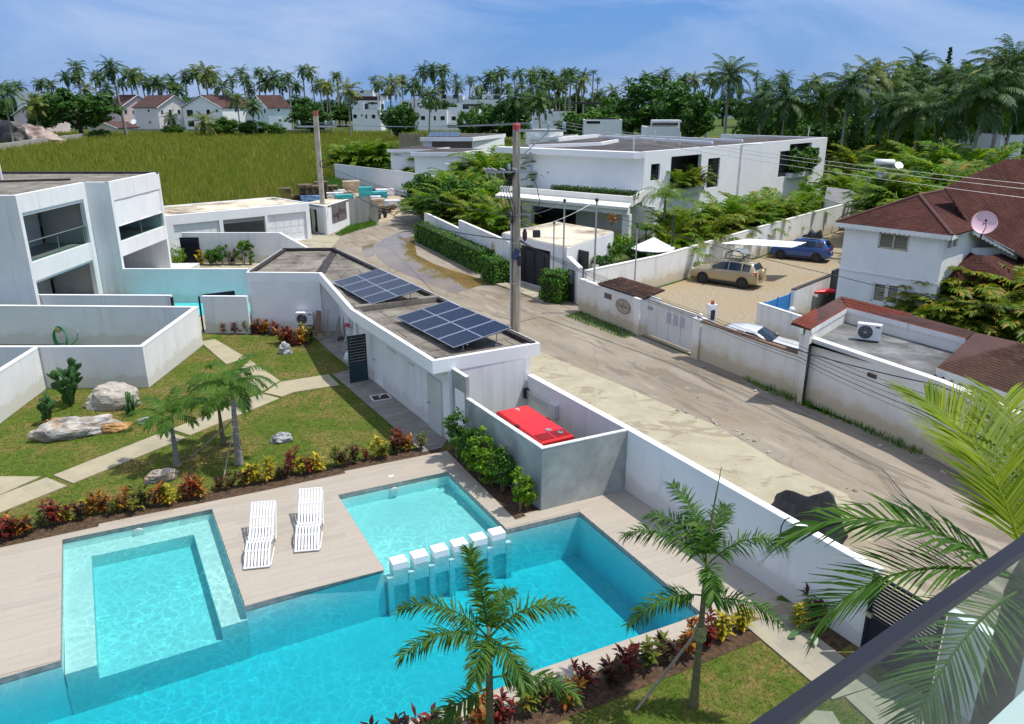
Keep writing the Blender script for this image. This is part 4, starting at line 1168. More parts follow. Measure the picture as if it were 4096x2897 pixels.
# plant builders
def frond_arrays(rs,Lf,n,ll,lw,e0,bend,plum=0.0,droop=0.4,fwd=0.6,start=0.14,rr=0.018,az=0.0,base=(0,0,0),vee=0.25,sway=0.0,tipfrac=0.35):
	"""one pinnate palm leaf as numpy quads (vertices, faces)"""
	K=12
	t=np.linspace(0,1,K+1);el=e0-bend*t**1.25
	seg=Lf/K
	X=np.concatenate([[0],np.cumsum(np.cos((el[:-1]+el[1:])/2)*seg)])
	Z=np.concatenate([[0],np.cumsum(np.sin((el[:-1]+el[1:])/2)*seg)])
	Y=sway*t**2*Lf
	P=np.stack([X,Y,Z],1)
	V=[];Fc=[]
	rad=rr*(1-0.85*t)
	ring=[]
	for a in(0,2.094,4.189):
		o=np.stack([-np.sin(el)*np.cos(a),np.full_like(el,np.sin(a)),np.cos(el)*np.cos(a)],1)*rad[:,None]
		ring.append(P+o)
	RV=np.concatenate(ring);m=K+1
	for k in range(3):
		b0=k*m;b1=((k+1)%3)*m
		for i in range(K):Fc.append((b0+i,b0+i+1,b1+i+1,b1+i))
	V.append(RV);off=len(RV)
	ti=start+(1-start)*(np.arange(n)+0.5)/n
	ti=np.repeat(ti,2);side=np.tile([1.0,-1.0],n)
	ti=np.clip(ti+rs.uniform(-0.3,0.3,2*n)/n,0.02,0.995)
	p=np.stack([np.interp(ti,t,P[:,k])for k in range(3)],1)
	e=np.interp(ti,t,el)
	T=np.stack([np.cos(e),np.zeros_like(e),np.sin(e)],1);N=np.stack([-np.sin(e),np.zeros_like(e),np.cos(e)],1)
	S=np.zeros_like(T);S[:,1]=side
	f=fwd+0.9*(ti**3)+rs.uniform(-0.12,0.12,2*n)
	lift=vee+rs.uniform(-plum,plum,2*n)+rs.uniform(-0.08,0.08,2*n)
	d=T*f[:,None]+S+N*lift[:,None]
	d/=np.linalg.norm(d,axis=1)[:,None]
	ln=ll*(tipfrac+(1-tipfrac)*np.sin(np.pi*np.clip(0.12+0.80*ti,0,1))**0.8)*rs.uniform(0.85,1.1,2*n)
	dr=np.zeros_like(d);dr[:,2]=-1
	mid=p+d*(ln*0.5)[:,None]+dr*(ln*droop*0.12)[:,None]
	d2=d+dr*(droop*rs.uniform(0.7,1.3,2*n))[:,None];d2/=np.linalg.norm(d2,axis=1)[:,None]
	tip=mid+d2*(ln*0.5)[:,None]
	wv=np.cross(d,N+S*rs.uniform(-0.5,0.5,2*n)[:,None]);wv/=(np.linalg.norm(wv,axis=1)[:,None]+1e-6);wv*=lw/2
	LV=np.stack([p-wv*0.6,p+wv*0.6,mid-wv,mid+wv,tip-wv*0.15,tip+wv*0.15],1).reshape(-1,3)
	idx=off+np.arange(2*n)[:,None]*6
	LF=np.concatenate([idx+np.array([[0,1,3,2]]),idx+np.array([[2,3,5,4]])])
	V.append(LV)
	V=np.concatenate(V);Fc=np.concatenate([np.array(Fc),LF])
	c,s=math.cos(az),math.sin(az)
	V=np.stack([V[:,0]*c-V[:,1]*s,V[:,0]*s+V[:,1]*c,V[:,2]],1)+np.array(base)
	return V,Fc
def join_arrays(parts):
	V=[];Fq=[];o=0
	for v,f in parts:
		V.append(v);Fq.append(f+o);o+=len(v)
	return np.concatenate(V),np.concatenate(Fq)
def leaf_cloud(rs,centres,radii,per,size,up=0.35,aspect=0.55):
	"""leaf-sized faces gathered in clumps"""
	C=np.repeat(np.asarray(centres,float),per,0);Rr=np.repeat(np.asarray(radii,float),per)
	n=len(C)
	d=rs.normal(size=(n,3));d/=np.linalg.norm(d,axis=1)[:,None]
	p=C+d*(Rr*rs.uniform(0.45,1.0,n))[:,None]*np.array([1,1,0.8])
	nr=d*0.8+rs.normal(size=(n,3))*0.5+np.array([0,0,up]);nr/=np.linalg.norm(nr,axis=1)[:,None]
	a=np.cross(nr,rs.normal(size=(n,3)));a/=(np.linalg.norm(a,axis=1)[:,None]+1e-6);b=np.cross(nr,a)
	sz=size*rs.uniform(0.6,1.25,n)
	a=a*sz[:,None];b=b*(sz*aspect)[:,None]
	V=np.stack([p-a,p-a*0.1-b,p+a,p-a*0.1+b],1).reshape(-1,3)
	Fq=np.arange(n)[:,None]*4+np.array([[0,1,2,3]])
	return V,Fq
def trunk_mesh(name,h,r0,r1,m,bend=(0,0),rings=10,n=10,bulge=0.0):
	mb=MB();vs_=[];fs_=[]
	for i in range(rings+1):
		t=i/rings;r=(r0+(r1-r0)*t)*(1+bulge*math.exp(-t*9))*(1+0.03*(i%2))
		cx,cy=bend[0]*t**1.6,bend[1]*t**1.6
		for k in range(n):
			a=2*math.pi*k/n;vs_.append((cx+r*math.cos(a),cy+r*math.sin(a),h*t))
	for i in range(rings):
		for k in range(n):fs_.append((i*n+k,i*n+(k+1)%n,(i+1)*n+(k+1)%n,(i+1)*n+k))
	fs_.append(tuple(range(rings*n,rings*n+n)))
	mb.add(vs_,fs_)
	return mb.mesh(name,m,True)
	# near palms: trunk, crown shaft and single fronds
def near_palm(name,label,loc,h,r0,r1,fronds,leafm,barkm,shaftm,shaft=0.5,seed=1,bend=(0,0),group=None,bulge=0.3,**kw):
	"""fronds: list of dicts az,e0,bend,L"""
	rs=np.random.RandomState(seed)
	t=thing(name,label,'palm tree',loc,0,group)
	link('trunk',trunk_mesh('trunk',h,r0,r1,barkm,bend,14,12,bulge),t)
	mb=MB()
	top=Vector((bend[0],bend[1],h))
	mb.lathe(top,[(r1*0.98,-0.05),(r1*1.08,0.12*shaft),(r1*0.8,0.6*shaft),(r1*0.4,shaft)],10);mb.build('crown_shaft',shaftm,t,True)
	for f in fronds:
		k=dict(kw);k.update({a:b for a,b in f.items()if a not in('L','z')})
		v,fc=frond_arrays(rs,f['L'],base=(bend[0],bend[1],h+f.get('z',shaft*0.75)),**k)
		link('frond',npmesh('frond',v,fc,leafm),t)
	return t
def ring(n,e0,bend,L,seed,jit=0.25,az0=0.0):
	r_=random.Random(seed)
	return[dict(az=az0+2*math.pi*k/n+r_.uniform(-jit,jit),e0=e0+r_.uniform(-0.12,0.12),bend=bend+r_.uniform(-0.2,0.2),L=L*r_.uniform(0.88,1.08))for k in range(n)]
KW=dict(n=34,ll=0.42,lw=0.035,plum=0.12,droop=0.75,fwd=0.75,vee=0.15)
near_palm('garden_palm','tallest young palm on the lawn, propped with stakes',B1(1915,1010),2.30,0.12,0.065,ring(5,1.15,1.75,1.75,3)+ring(5,0.75,1.7,1.65,4,az0=0.5)+ring(3,0.35,1.5,1.45,5,az0=1.0),M['leaf_palm'],M['bark_grey'],M['bark_green'],0.55,11,(0.05,0.0),**KW)
near_palm('garden_palm','short young palm in front of the long stone path slab',B1(1420,1022),1.30,0.10,0.055,[dict(az=R(185),e0=0.75,bend=1.5,L=1.55),dict(az=R(160),e0=1.15,bend=1.7,L=1.45),dict(az=R(30),e0=1.0,bend=1.6,L=1.35),dict(az=R(-30),e0=0.85,bend=1.7,L=1.3),dict(az=R(90),e0=1.3,bend=1.3,L=1.3),dict(az=R(250),e0=0.9,bend=1.8,L=1.1),dict(az=R(-80),e0=0.6,bend=1.6,L=1.0),dict(az=R(70),e0=1.05,bend=1.5,L=1.2),dict(az=R(205),e0=0.35,bend=1.2,L=1.5)],M['leaf_palm'],M['bark_grey'],M['bark_green'],0.45,12,**KW)
near_palm('garden_palm','small reddish-stemmed palm behind the propped palm',B1(1787,850),1.15,0.09,0.05,ring(5,1.05,1.7,1.35,6,az0=0.4)+ring(4,0.55,1.6,1.2,7),M['leaf_palm'],M['bark'],M['bark_green'],0.45,13,**KW)
pt=B1(1915,1010)
for k,(ex,ey,ez)in enumerate((((B1(1492,980)).x,(B1(1492,980)).y,0),((B1(1930,855)).x,(B1(1930,855)).y,0),((B1(1785,1130)).x,(B1(1785,1130)).y,0))):
	mb=MB((ex,ey,0));mb.tube((ex,ey,-0.05),(pt.x+0.03*(k-1),pt.y+0.04,1.55),0.025,0.022,7)
	tag(mb.build('timber_stake',M['stake'],None,loc=(ex,ey,0)),('timber stake slanting left from the propped garden palm','short timber stake behind the propped garden palm','timber stake slanting towards the crotons from the propped palm')[k],'stake','stakes propping the garden palm')
FK=dict(n=74,ll=0.34,lw=0.032,plum=1.3,droop=0.6,fwd=0.65,vee=0.0,rr=0.02,tipfrac=0.55)
near_palm('foxtail_palm','foxtail palm standing in front of the deep pool',(-0.39,10.75,0),2.0,0.085,0.06,[dict(az=R(110),e0=1.4,bend=0.5,L=1.55,sway=0.1),dict(az=R(172),e0=0.95,bend=1.5,L=1.75),dict(az=R(200),e0=0.70,bend=1.5,L=1.65),dict(az=R(12),e0=0.95,bend=1.55,L=1.65),dict(az=R(-12),e0=0.45,bend=1.15,L=1.6,z=-0.1),dict(az=R(-60),e0=0.6,bend=1.5,L=1.3),dict(az=R(215),e0=0.15,bend=1.1,L=1.55,z=-0.3),dict(az=R(-100),e0=0.8,bend=1.7,L=1.2),dict(az=R(70),e0=0.9,bend=1.5,L=1.2)],M['leaf_fox'],M['bark_green'],M['bark_green'],0.95,21,**FK)
near_palm('foxtail_palm','foxtail palm with a leaning stake on the near lawn',W(2774,2822),2.45,0.085,0.05,[dict(az=R(115),e0=1.35,bend=1.35,L=1.75),dict(az=R(165),e0=0.95,bend=1.55,L=1.75),dict(az=R(195),e0=0.35,bend=1.3,L=1.6,z=0.1),dict(az=R(5),e0=0.95,bend=1.75,L=1.75),dict(az=R(-12),e0=0.35,bend=1.3,L=1.55,z=0.0),dict(az=R(60),e0=1.25,bend=1.6,L=1.5),dict(az=R(-95),e0=0.6,bend=1.7,L=1.0),dict(az=R(140),e0=1.15,bend=1.7,L=1.6),dict(az=R(90),e0=0.9,bend=1.6,L=1.4)],M['leaf_bright']if False else M['leaf_fox'],M['bark_green'],M['bark_green'],1.0,22,**FK)
q=W(2774,2822);mb=MB();mb.path([(0,0,3.9),(0.06,0.1,4.4),(0.16,0.22,5.1)],0.03,5,0.006)
o=mb.build('spear_leaf',M['bark_green'],bpy.data.objects['foxtail_palm.001'])
e0_=W(1425*1.784,1590*1.784)
mb=MB((e0_.x,e0_.y,0));mb.tube((e0_.x,e0_.y,-0.05),(q.x-0.02,q.y+0.05,1.75),0.03,0.03,7)
tag(mb.build('timber_stake',M['stake'],None,loc=(e0_.x,e0_.y,0)),'long timber stake leaning against the foxtail palm on the near lawn','stake')
mb=MB((q.x,q.y,0));mb.lathe((q.x,q.y,1.55),[(0.09,0),(0.125,0.04),(0.11,0.12),(0.13,0.2),(0.105,0.3),(0.085,0.33)],11);tag(mb.build('burlap_wrap',noisy('burlap',(0.16,0.17,0.07),(0.30,0.30,0.13),9,0.9,0.3),None,loc=(q.x,q.y,0)),'green burlap wrap tied round the near foxtail palm','wrap')
BK=dict(n=62,ll=0.72,lw=0.030,plum=0.18,droop=0.22,fwd=0.85,vee=0.30,rr=0.03,tipfrac=0.45)
pr=(5.5,7.05)
bp=near_palm('large_palm','large palm with thick trunk close to the balcony railing',(pr[0],pr[1],0),6.15,0.24,0.15,[],M['leaf_bright'],M['bark_dark'],M['bark_green'],0.6,31,**BK)
rs=np.random.RandomState(77)
def addfrond(parent,m,**k):
	b_=k.pop('b')
	v,fc=frond_arrays(rs,k.pop('L'),base=b_,**k);link('frond',npmesh('frond',v,fc,m),parent)
bk=dict(BK)
addfrond(bp,M['leaf_palm'],b=(0,0,6.35),L=2.75,az=R(152),e0=0.62,bend=1.55,**dict(bk,ll=0.72,vee=0.35,lw=0.05,n=46,droop=0.5))
addfrond(bp,M['leaf_bright'],b=(0,0,6.5),L=2.3,az=R(100),e0=1.05,bend=0.9,**dict(bk,ll=0.85,n=84,sway=0.06))
addfrond(bp,M['leaf_bright'],b=(0,0,6.5),L=2.4,az=R(72),e0=1.0,bend=0.9,**dict(bk,ll=0.9,n=74))
addfrond(bp,M['leaf_palm'],b=(0,0,6.4),L=2.4,az=R(175),e0=0.35,bend=1.5,**dict(bk,n=46))
addfrond(bp,M['leaf_palm'],b=(0,0,6.3),L=2.3,az=R(215),e0=0.25,bend=1.4,**dict(bk,n=40))
for a in(20,-40,-90):addfrond(bp,M['leaf_palm'],b=(0,0,6.4),L=2.8,az=R(a),e0=0.7,bend=1.5,**dict(bk,n=44))
# crotons
def croton_mesh(seed,m,h=0.7,stems=5,leaf=0.2):
	rs=np.random.RandomState(seed);parts=[];mb=MB()
	for s in range(stems):
		a=rs.uniform(0,6.28);sp=rs.uniform(0.04,0.22)if s else 0.02
		top=np.array([math.cos(a)*sp*1.6,math.sin(a)*sp*1.6,h*rs.uniform(0.55,0.95)])
		mb.tube((math.cos(a)*sp*0.3,math.sin(a)*sp*0.3,0),top,0.012,0.007,5)
		nl=rs.randint(16,26)
		for k in range(nl):
			f=rs.uniform(0.25,1.0);b=top*np.array([1,1,f])
			b[:2]*=f
			az=rs.uniform(0,6.28);el=0.2+1.0*(f**2)*rs.uniform(0.5,1.2)
			ln=leaf*rs.uniform(0.7,1.25);w=ln*rs.uniform(0.13,0.19)
			d=np.array([math.cos(az)*math.cos(el),math.sin(az)*math.cos(el),math.sin(el)])
			d2=np.array([math.cos(az)*math.cos(el-0.7),math.sin(az)*math.cos(el-0.7),math.sin(el-0.7)])
			wv=np.array([-math.sin(az),math.cos(az),0])*w
			m1=b+d*ln*0.5;t1=m1+d2*ln*0.5
			v=np.array([b-wv*0.3,b+wv*0.3,m1-wv,m1+wv,t1-wv*0.15,t1+wv*0.15])
			parts.append((v,np.array([[0,1,3,2],[2,3,5,4]])))
	v,f=join_arrays(parts)
	return npmesh('foliage',v,f,m),mb.mesh('stem',M['stem'])
CRO={}
for ci,c in enumerate(('red','dark','orange','yellow','green')):
	CRO[c]=[croton_mesh(100+ci*10+k,M['croton_'+c],0.72,5,0.22)for k in range(3)]
CWORD={'red':'crimson','dark':'dark maroon','orange':'orange and red','yellow':'yellow','green':'olive green'}
def croton(p,c,sc,label,group,k=None):
	fo,stm=CRO[c][rnd.randrange(3)if k is None else k]
	t=thing('croton_shrub',label,'shrub',(p[0],p[1],-0.02),rnd.uniform(0,6.28),group);t.scale=(sc,sc,sc*rnd.uniform(0.9,1.15))
	link('foliage',fo,t);link('stem',stm,t)
	return t
def ordw(n):
	u=['','first','second','third','fourth','fifth','sixth','seventh','eighth','ninth']
	if n<=30:return ORD[n-1]
	return({3:'thirtieth',4:'fortieth'}if n%10==0 else{3:'thirty-',4:'forty-'})[n//10]+u[n%10]
ORD=['first','second','third','fourth','fifth','sixth','seventh','eighth','ninth','tenth','eleventh','twelfth','thirteenth','fourteenth','fifteenth','sixteenth','seventeenth','eighteenth','nineteenth','twentieth','twenty-first','twenty-second','twenty-third','twenty-fourth','twenty-fifth','twenty-sixth','twenty-seventh','twenty-eighth','twenty-ninth','thirtieth']
border=[(30,1620,'red',1.15),(95,1600,'red',0.95),(165,1590,'orange',1.0),(225,1570,'dark',0.9),(330,1505,'green',0.7),(440,1490,'red',1.2),(500,1480,'red',1.0),(540,1470,'yellow',0.8),(640,1455,'dark',0.9),(690,1415,'yellow',1.0),(785,1400,'orange',1.05),(845,1400,'orange',0.95),(930,1400,'green',0.8),(1010,1370,'orange',1.1),(1100,1380,'green',1.15),(1150,1350,'dark',0.9),(1280,1345,'orange',1.15),(1340,1340,'yellow',1.0),(1440,1300,'yellow',0.95),(1530,1290,'red',1.1),(1600,1280,'orange',1.1),(1760,1210,'dark',0.8),(1840,1210,'dark',0.75),(1965,1185,'dark',0.8)]
mb=MB();
bed=[B1(0,1700),B1(-400,1830),B1(-430,1730),B1(0,1590),B1(600,1490),B1(1100,1340),B1(2296,1080),B2(0,1065-0),B2(700,860),B2(1380,790),B2(1530,800),B2(1540,815)]
bed_poly=[ST(-36,-4.7),ST(-14.95,-5.04),ST(-2.05,-5.48),ST(-2.3,-6.15),ST(-14.9,-5.75),ST(-36,-5.4)]
sheet([bed_poly],-0.004,'planting_bed',M['soil'])
for i,(x,y,c,sc)in enumerate(border):
	croton(B1(x,y),c,sc*0.92,'%s croton in the poolside border, %s from the left'%(CWORD[c],ORD[i]),'crotons bordering the deck')
border2=[(40,1070,'yellow',1.15),(95,1060,'yellow',1.0),(190,1045,'yellow',1.15),(260,1020,'green',0.8),(310,1020,'dark',0.9),(370,990,'red',1.15),(450,990,'yellow',1.05),(520,985,'red',1.0),(600,965,'yellow',1.15),(740,930,'green',1.15),(780,930,'dark',0.95),(870,900,'dark',0.95),(970,880,'red',0.7),(1060,860,'yellow',1.2),(1100,860,'green',1.0),(1190,830,'dark',0.95),(1240,800,'red',1.25),(1300,800,'orange',1.0),(1390,800,'green',0.9)]
for i,(x,y,c,sc)in enumerate(border2):
	croton(B2(x,y),c,sc*0.86,'%s croton in the border beyond the propped palm, %s from it'%(CWORD[c],ORD[i]),'crotons bordering the deck')
row3=[(1800,1385,'orange',0.8),(1880,1385,'red',0.9),(1930,1382,'red',0.95),(1995,1385,'green',0.85),(2050,1388,'red',0.9),(2100,1388,'orange',0.9),(2140,1390,'orange',0.95),(2200,1395,'red',0.85)]
for i,(x,y,c,sc)in enumerate(row3):
	croton(T1(x,y),c,sc*1.1,'%s croton at the foot of the white wall, %s from the pool gate'%(CWORD[c],ORD[i]),'crotons below the white wall')
for i,(x,y,c,sc)in enumerate(((290,1470,'orange',1.2),(335,1475,'red',1.3),(380,1480,'red',1.3),(430,1475,'orange',1.0),(480,1460,'yellow',1.35),(515,1440,'green',1.2))):
	croton(T2(x,y),c,sc*1.0,'%s croton in the clump before the air conditioner, %s from the left'%(CWORD[c],ORD[i]),'crotons by the air conditioner')
sheet([[q[:2]for q in(T1(1760,1395),T1(2296,1405),T2(280,1490),T2(500,1500),T2(540,1430),T2(420,1400),T1(2280,1380),T1(1770,1370))]],-0.006,'planting_bed',M['soil'])
frontb=[]
for k in range(26):
	s=0.55-k*0.50
	frontb.append((s+rnd.uniform(-0.08,0.08),6.18-0.003*k+(-s)*0.031+rnd.uniform(-0.12,0.12),rnd.choice(['red','dark','orange','red','dark','yellow','green'])))
sheet([[ST(0.75,5.75),ST(-36,6.9),ST(-36,7.7),ST(0.85,6.55)]],-0.005,'planting_bed',M['soil'])
fc_=['yellow','yellow','red','orange','dark','green','red','dark','red','orange','dark','green','red','orange','dark','red']
for k,(s,t,c)in enumerate(frontb):
	c=fc_[k]if k<len(fc_)else c
	croton(ST(s,t),c,1.0*rnd.uniform(0.85,1.15),'%s croton in the near poolside row, %s from the right'%(CWORD[c],ORD[k]),'crotons along the near pool edge')
gate_c=[(660,2440*0+0,'x')]
for i,(dx,dy,c,sc)in enumerate(((3290,2430,'red',1.1),(3335,2400,'orange',1.2),(3375,2440,'red',1.1),(3250,2415,'dark',1.0),(3420,2410,'green',1.1),(3300,2370,'red',1.2),(3190,2450,'yellow',0.9),(3345,2340,'yellow',1.1))):
	croton(W(dx,dy+60),c,sc*0.95,'%s croton in the clump beside the slatted gate, %s one'%(CWORD[c],ORD[i]),'crotons beside the slatted gate')
bedg=[W(x,y+60)[:2]for x,y in((3150,2430),(3400,2330),(3500,2450),(3330,2560))]
sheet([bedg],-0.006,'planting_bed',M['soil'])
tp=W(3235,2530);tr_=thing('taro_plant','pale green broad-leaved plant beside the slatted gate','plant',(tp.x,tp.y,0))
for k,(a,ln,el)in enumerate(((2.6,0.34,0.9),(3.6,0.30,0.5),(1.7,0.34,1.1),(4.6,0.28,0.6))):
	d=Vector((math.cos(a)*math.cos(el),math.sin(a)*math.cos(el),math.sin(el)));b=d*0.4;wv=Vector((-math.sin(a),math.cos(a),0))
	dd=Vector((math.cos(a),math.sin(a),-0.5)).normalized()
	mb=MB();mb.add([b,b+dd*ln*0.3+wv*ln*0.3,b+dd*ln*0.75+wv*ln*0.18,b+dd*ln,b+dd*ln*0.75-wv*ln*0.18,b+dd*ln*0.3-wv*ln*0.3],[(0,1,2,3),(0,3,4,5)])
	mb.build('leaf',plain('taro_leaf',(0.07,0.16,0.04),0.4)if k==0 else bpy.data.materials['taro_leaf'],tr_)
	mb=MB();mb.tube((0,0,0),b,0.012,0.008,5);mb.build('stem',M['bark_green'],tr_)
	# clusia-like shrubs along the concrete enclosure
def bush(name,label,loc,rx,ry,rz_,leafm,seed,nclump=26,per=42,size=0.06,group=None,stems=4,clump=0.3,cat='shrub',base=0.15):
	rs=np.random.RandomState(seed);cs=[];rr=[]
	for k in range(nclump):
		d=rs.normal(size=3);d/=np.linalg.norm(d);f=rs.uniform(0.3,0.9)**0.6
		cs.append((d[0]*rx*f,d[1]*ry*f,base+rz_*(1+d[2]*f)*0.98));rr.append(clump*rs.uniform(0.6,1.2)*min(rx,ry))
	v,f=leaf_cloud(rs,cs,rr,per,size)
	t=thing(name,label,cat,loc,0,group)
	link('foliage',npmesh('foliage',v,f,leafm),t)
	mb=MB()
	for k in range(stems):
		c=cs[k];mb.path([(rs.uniform(-0.06,0.06),rs.uniform(-0.06,0.06),0),(c[0]*0.5,c[1]*0.5,c[2]*0.5),c],0.02+0.01*rz_,5,0.006)
	mb.build('stem',M['stem'],t)
	return t
bed_e=[ST(-2.02,-5.45),ST(-1.86,-0.45),ST(-1.0,-0.58),(eFL.x-0.02,eFL.y+0.03),tuple(eFL+ldir*(Llen-0.3)-lr*0.02),ST(-0.9,-6.2)]
sheet([bed_e],-0.003,'planting_bed',M['soil'])
cl=[(1700,880,0.42,0.85,'leaf_mid'),(1790,960,0.40,0.75,'leaf_mid'),(1870,1010,0.44,0.80,'leaf_lime'),(1960,1080,0.46,0.72,'leaf_lime'),(2060,1130,0.44,0.66,'leaf_mid'),(2200,1290,0.30,0.66,'leaf_lime'),(2250,1270,0.26,0.45,'leaf_lime')]
for i,(x,y,r_,h_,lm)in enumerate(cl):
	p=B2(x,y)
	bush('clusia_shrub','leafy green shrub against the concrete enclosure, %s from the service building'%ORD[i],(p.x,p.y,0),r_,r_,h_,M[lm],200+i,26,48,0.06,'shrubs along the concrete enclosure',4,0.42)
	# cacti and rocks in the rock garden
def pad_cactus(name,label,loc,h,seed,npads,cat='cactus'):
	rs=random.Random(seed);t=thing(name,label,cat,loc)
	heads=[(Vector((0,0,0)),Vector((0,0,1)),0)]*3
	for k in range(npads):
		b,d,lev=heads.pop(0)if len(heads)>4 and rs.random()<0.6 else heads[rs.randrange(len(heads))]
		ln=rs.uniform(0.22,0.32)*(1.4 if lev==0 else 1.0)*(h/0.9)**0.5
		nd=(d*0.6+Vector((rs.uniform(-0.6,0.6)+b.x*0.5,rs.uniform(-0.6,0.6)+b.y*0.5,0.75 if b.z<h else 0.05))).normalized()
		w=nd.cross(Vector((rs.uniform(-1,1),rs.uniform(-1,1),0.2))).normalized();thn=nd.cross(w)
		n0=8;vs_=[];W_=ln*0.36
		for f,wd in((0,0.25),(0.3,0.8),(0.65,1.0),(0.9,0.7),(1.0,0.15)):
			for q in range(n0):
				a=2*math.pi*q/n0;vs_.append(b+nd*ln*f+w*(math.cos(a)*W_*wd)+thn*(math.sin(a)*0.035*wd))
		fs_=[(i*n0+q,i*n0+(q+1)%n0,(i+1)*n0+(q+1)%n0,(i+1)*n0+q)for i in range(4)for q in range(n0)]
		mb=MB();mb.add(vs_,fs_);mb.build('pad',M['cactus'],t,True)
		heads.append((b+nd*ln*0.95,nd,lev+1))
		heads.append((b+nd*ln*0.8,(nd+w*0.6).normalized(),lev+1))
	return t
pad_cactus('prickly_pear','wide prickly pear cactus in front of the slanting white wall',B1(390,680),0.85,5,60)
pad_cactus('prickly_pear','tall dark cactus tree standing in the corner of the white walls',B1(565,535),1.7,9,80)
cc=thing('column_cactus','slim column cactus beside the big pale rock','cactus',B1(1050,620))
for k in range(8):
	a=rnd.uniform(0,6.28);r_=rnd.uniform(0.03,0.16);h_=rnd.uniform(0.4,0.95)
	mb=MB();mb.path([(math.cos(a)*r_,math.sin(a)*r_,0),(math.cos(a)*r_*1.3,math.sin(a)*r_*1.3,h_*0.6),(math.cos(a)*r_*1.4,math.sin(a)*r_*1.4,h_)],0.045,7,0.03);mb.build('column',M['cactus'],cc,True)
def rock(label,loc,s,rz,m,seed,rough=0.5,name='rock'):
	bm=bmesh.new();bmesh.ops.create_icosphere(bm,subdivisions=4,radius=1.0)
	for v in bm.verts:
		d=v.co.normalized();o=Vector((seed*3.1,seed*1.7,seed))
		k=1+rough*(mnoise.noise(d*1.3+o)*0.55+mnoise.noise(d*3.1+o)*0.28+mnoise.noise(d*7.0+o)*0.14)
		cell=mnoise.cell(d*2.2+o)*0.12*rough
		v.co=d*(k+cell)
		v.co.z=max(v.co.z,-0.35)
		v.co=Vector((v.co.x*s[0],v.co.y*s[1],v.co.z*s[2]))
	me=bpy.data.meshes.new(name);bm.to_mesh(me);bm.free();me.materials.append(m)
	o=link(name,me,None,(loc[0],loc[1],0.28*s[2]));o.rotation_euler=(0,0,rz)
	return tag(o,label,'rock')
rock('big flat pale boulder before the grey garden wall',B1(925,545),(1.0,0.55,0.72),0.1,M['rock_pale'],1,0.35)
rock('long white and grey boulder with rusty flank on the lawn',B1(620,775),(1.25,0.45,0.48),0.5,M['rock_white'],2,0.6)
rock('small orange rock lying behind the short palm',B1(945,745),(0.52,0.22,0.24),0.2,M['rock_orange'],3,0.6)
rock('little grey rock half hidden by palm fronds',B1(1160,685),(0.25,0.16,0.16),0.3,M['rock_grey'],4,0.6)
rock('grey rock with orange flank beside the deck border',B1(1285,1140),(0.48,0.22,0.28),0.35,M['rock_white'],5,0.5)
rock('grey marbled rock alone in the middle of the lawn',B2(285,730),(0.34,0.2,0.24),0.4,M['rock_grey'],6,0.6)
rock('pointed grey rock before the croton clump at the back',T2(320,1545),(0.30,0.22,0.40),0.0,M['rock_grey'],7,0.6)
rock('brown rock at the foot of the prickly pear',B1(425,690),(0.30,0.2,0.16),0.0,M['rock_orange'],8,0.6)
# path slabs
M['slab_stone']=plankmat('cream_stamped_slab',TH-R(60),(0.37,0.325,0.215),(0.31,0.275,0.195),(0.40,0.355,0.24))
M['slab_stone2']=plankmat('cream_stamped_slab_b',TH+R(90),(0.36,0.325,0.24),(0.24,0.23,0.20),(0.37,0.335,0.245))
def slab(pts,label,m='slab_stone'):
	c=sum((Vector(p[:2])for p in pts),Vector((0,0)))/len(pts)
	mb=MB((c.x,c.y,0));mb.prism([Vector(p[:2])for p in pts],-0.04,0.022)
	tag(mb.build('path_slab',M[m],None,loc=(c.x,c.y,0)),label,'path slab','stepping slabs across the lawn')
slab([B1(325,1117),B1(-300,1115),B1(-300,1375),B1(0,1262)],'wedge-shaped slab cut by the left edge of the lawn')
slab([B1(372,1124),B1(537,1190),B1(0,1405),B1(-300,1525),B1(-300,1395),B1(0,1268)],'cream slab at the left edge, next below the wedge')
slab([B1(428,1105),B1(585,1170),B1(1485,805),B1(1328,752)],'longest cream slab running beside the short palm')
slab([B1(1372,737),B1(1520,785),B1(2235,490),B1(2090,452)],'cream slab half hidden behind the three palms')
slab([B2(148,345),B2(285,376),B2(385,340),B2(750,283),B2(660,198),B2(278,258)],'bent cream slab reaching the service walkway')
slab([B1(1890,285),B1(2098,432),B1(2240,350),B1(2000,185)],'square cream slab between the palm and the bent slab')
slab([W(800,1368),W(905,1458),W(985,1432),W(860,1358)],'cream slab behind the palm crown near the pool gate')
NG=[((3000,2470),(3290,2760),(3420,2710),(3160,2440))]
slab([W(2975,2500),W(3330,2800),W(3520,2740),W(3140,2455)],'stamped slab leading to the slatted gate','slab_stone2')
slab([W(3380,2790),W(3760,3150),W(4080,3000),W(3640,2700)],'stamped slab seen through the glass railing','slab_stone2')
slab([W(3190,2905),W(3420,3000),W(3330,2850),W(3260,2845)],'small slab corner at the bottom edge below the railing','slab_stone2')
sheet([[W(x,y)[:2]for x,y in((3000,2460),(3110,2400),(3330,2440),(3120,2500))]],-0.006,'gravel_patch',M['gravel'])
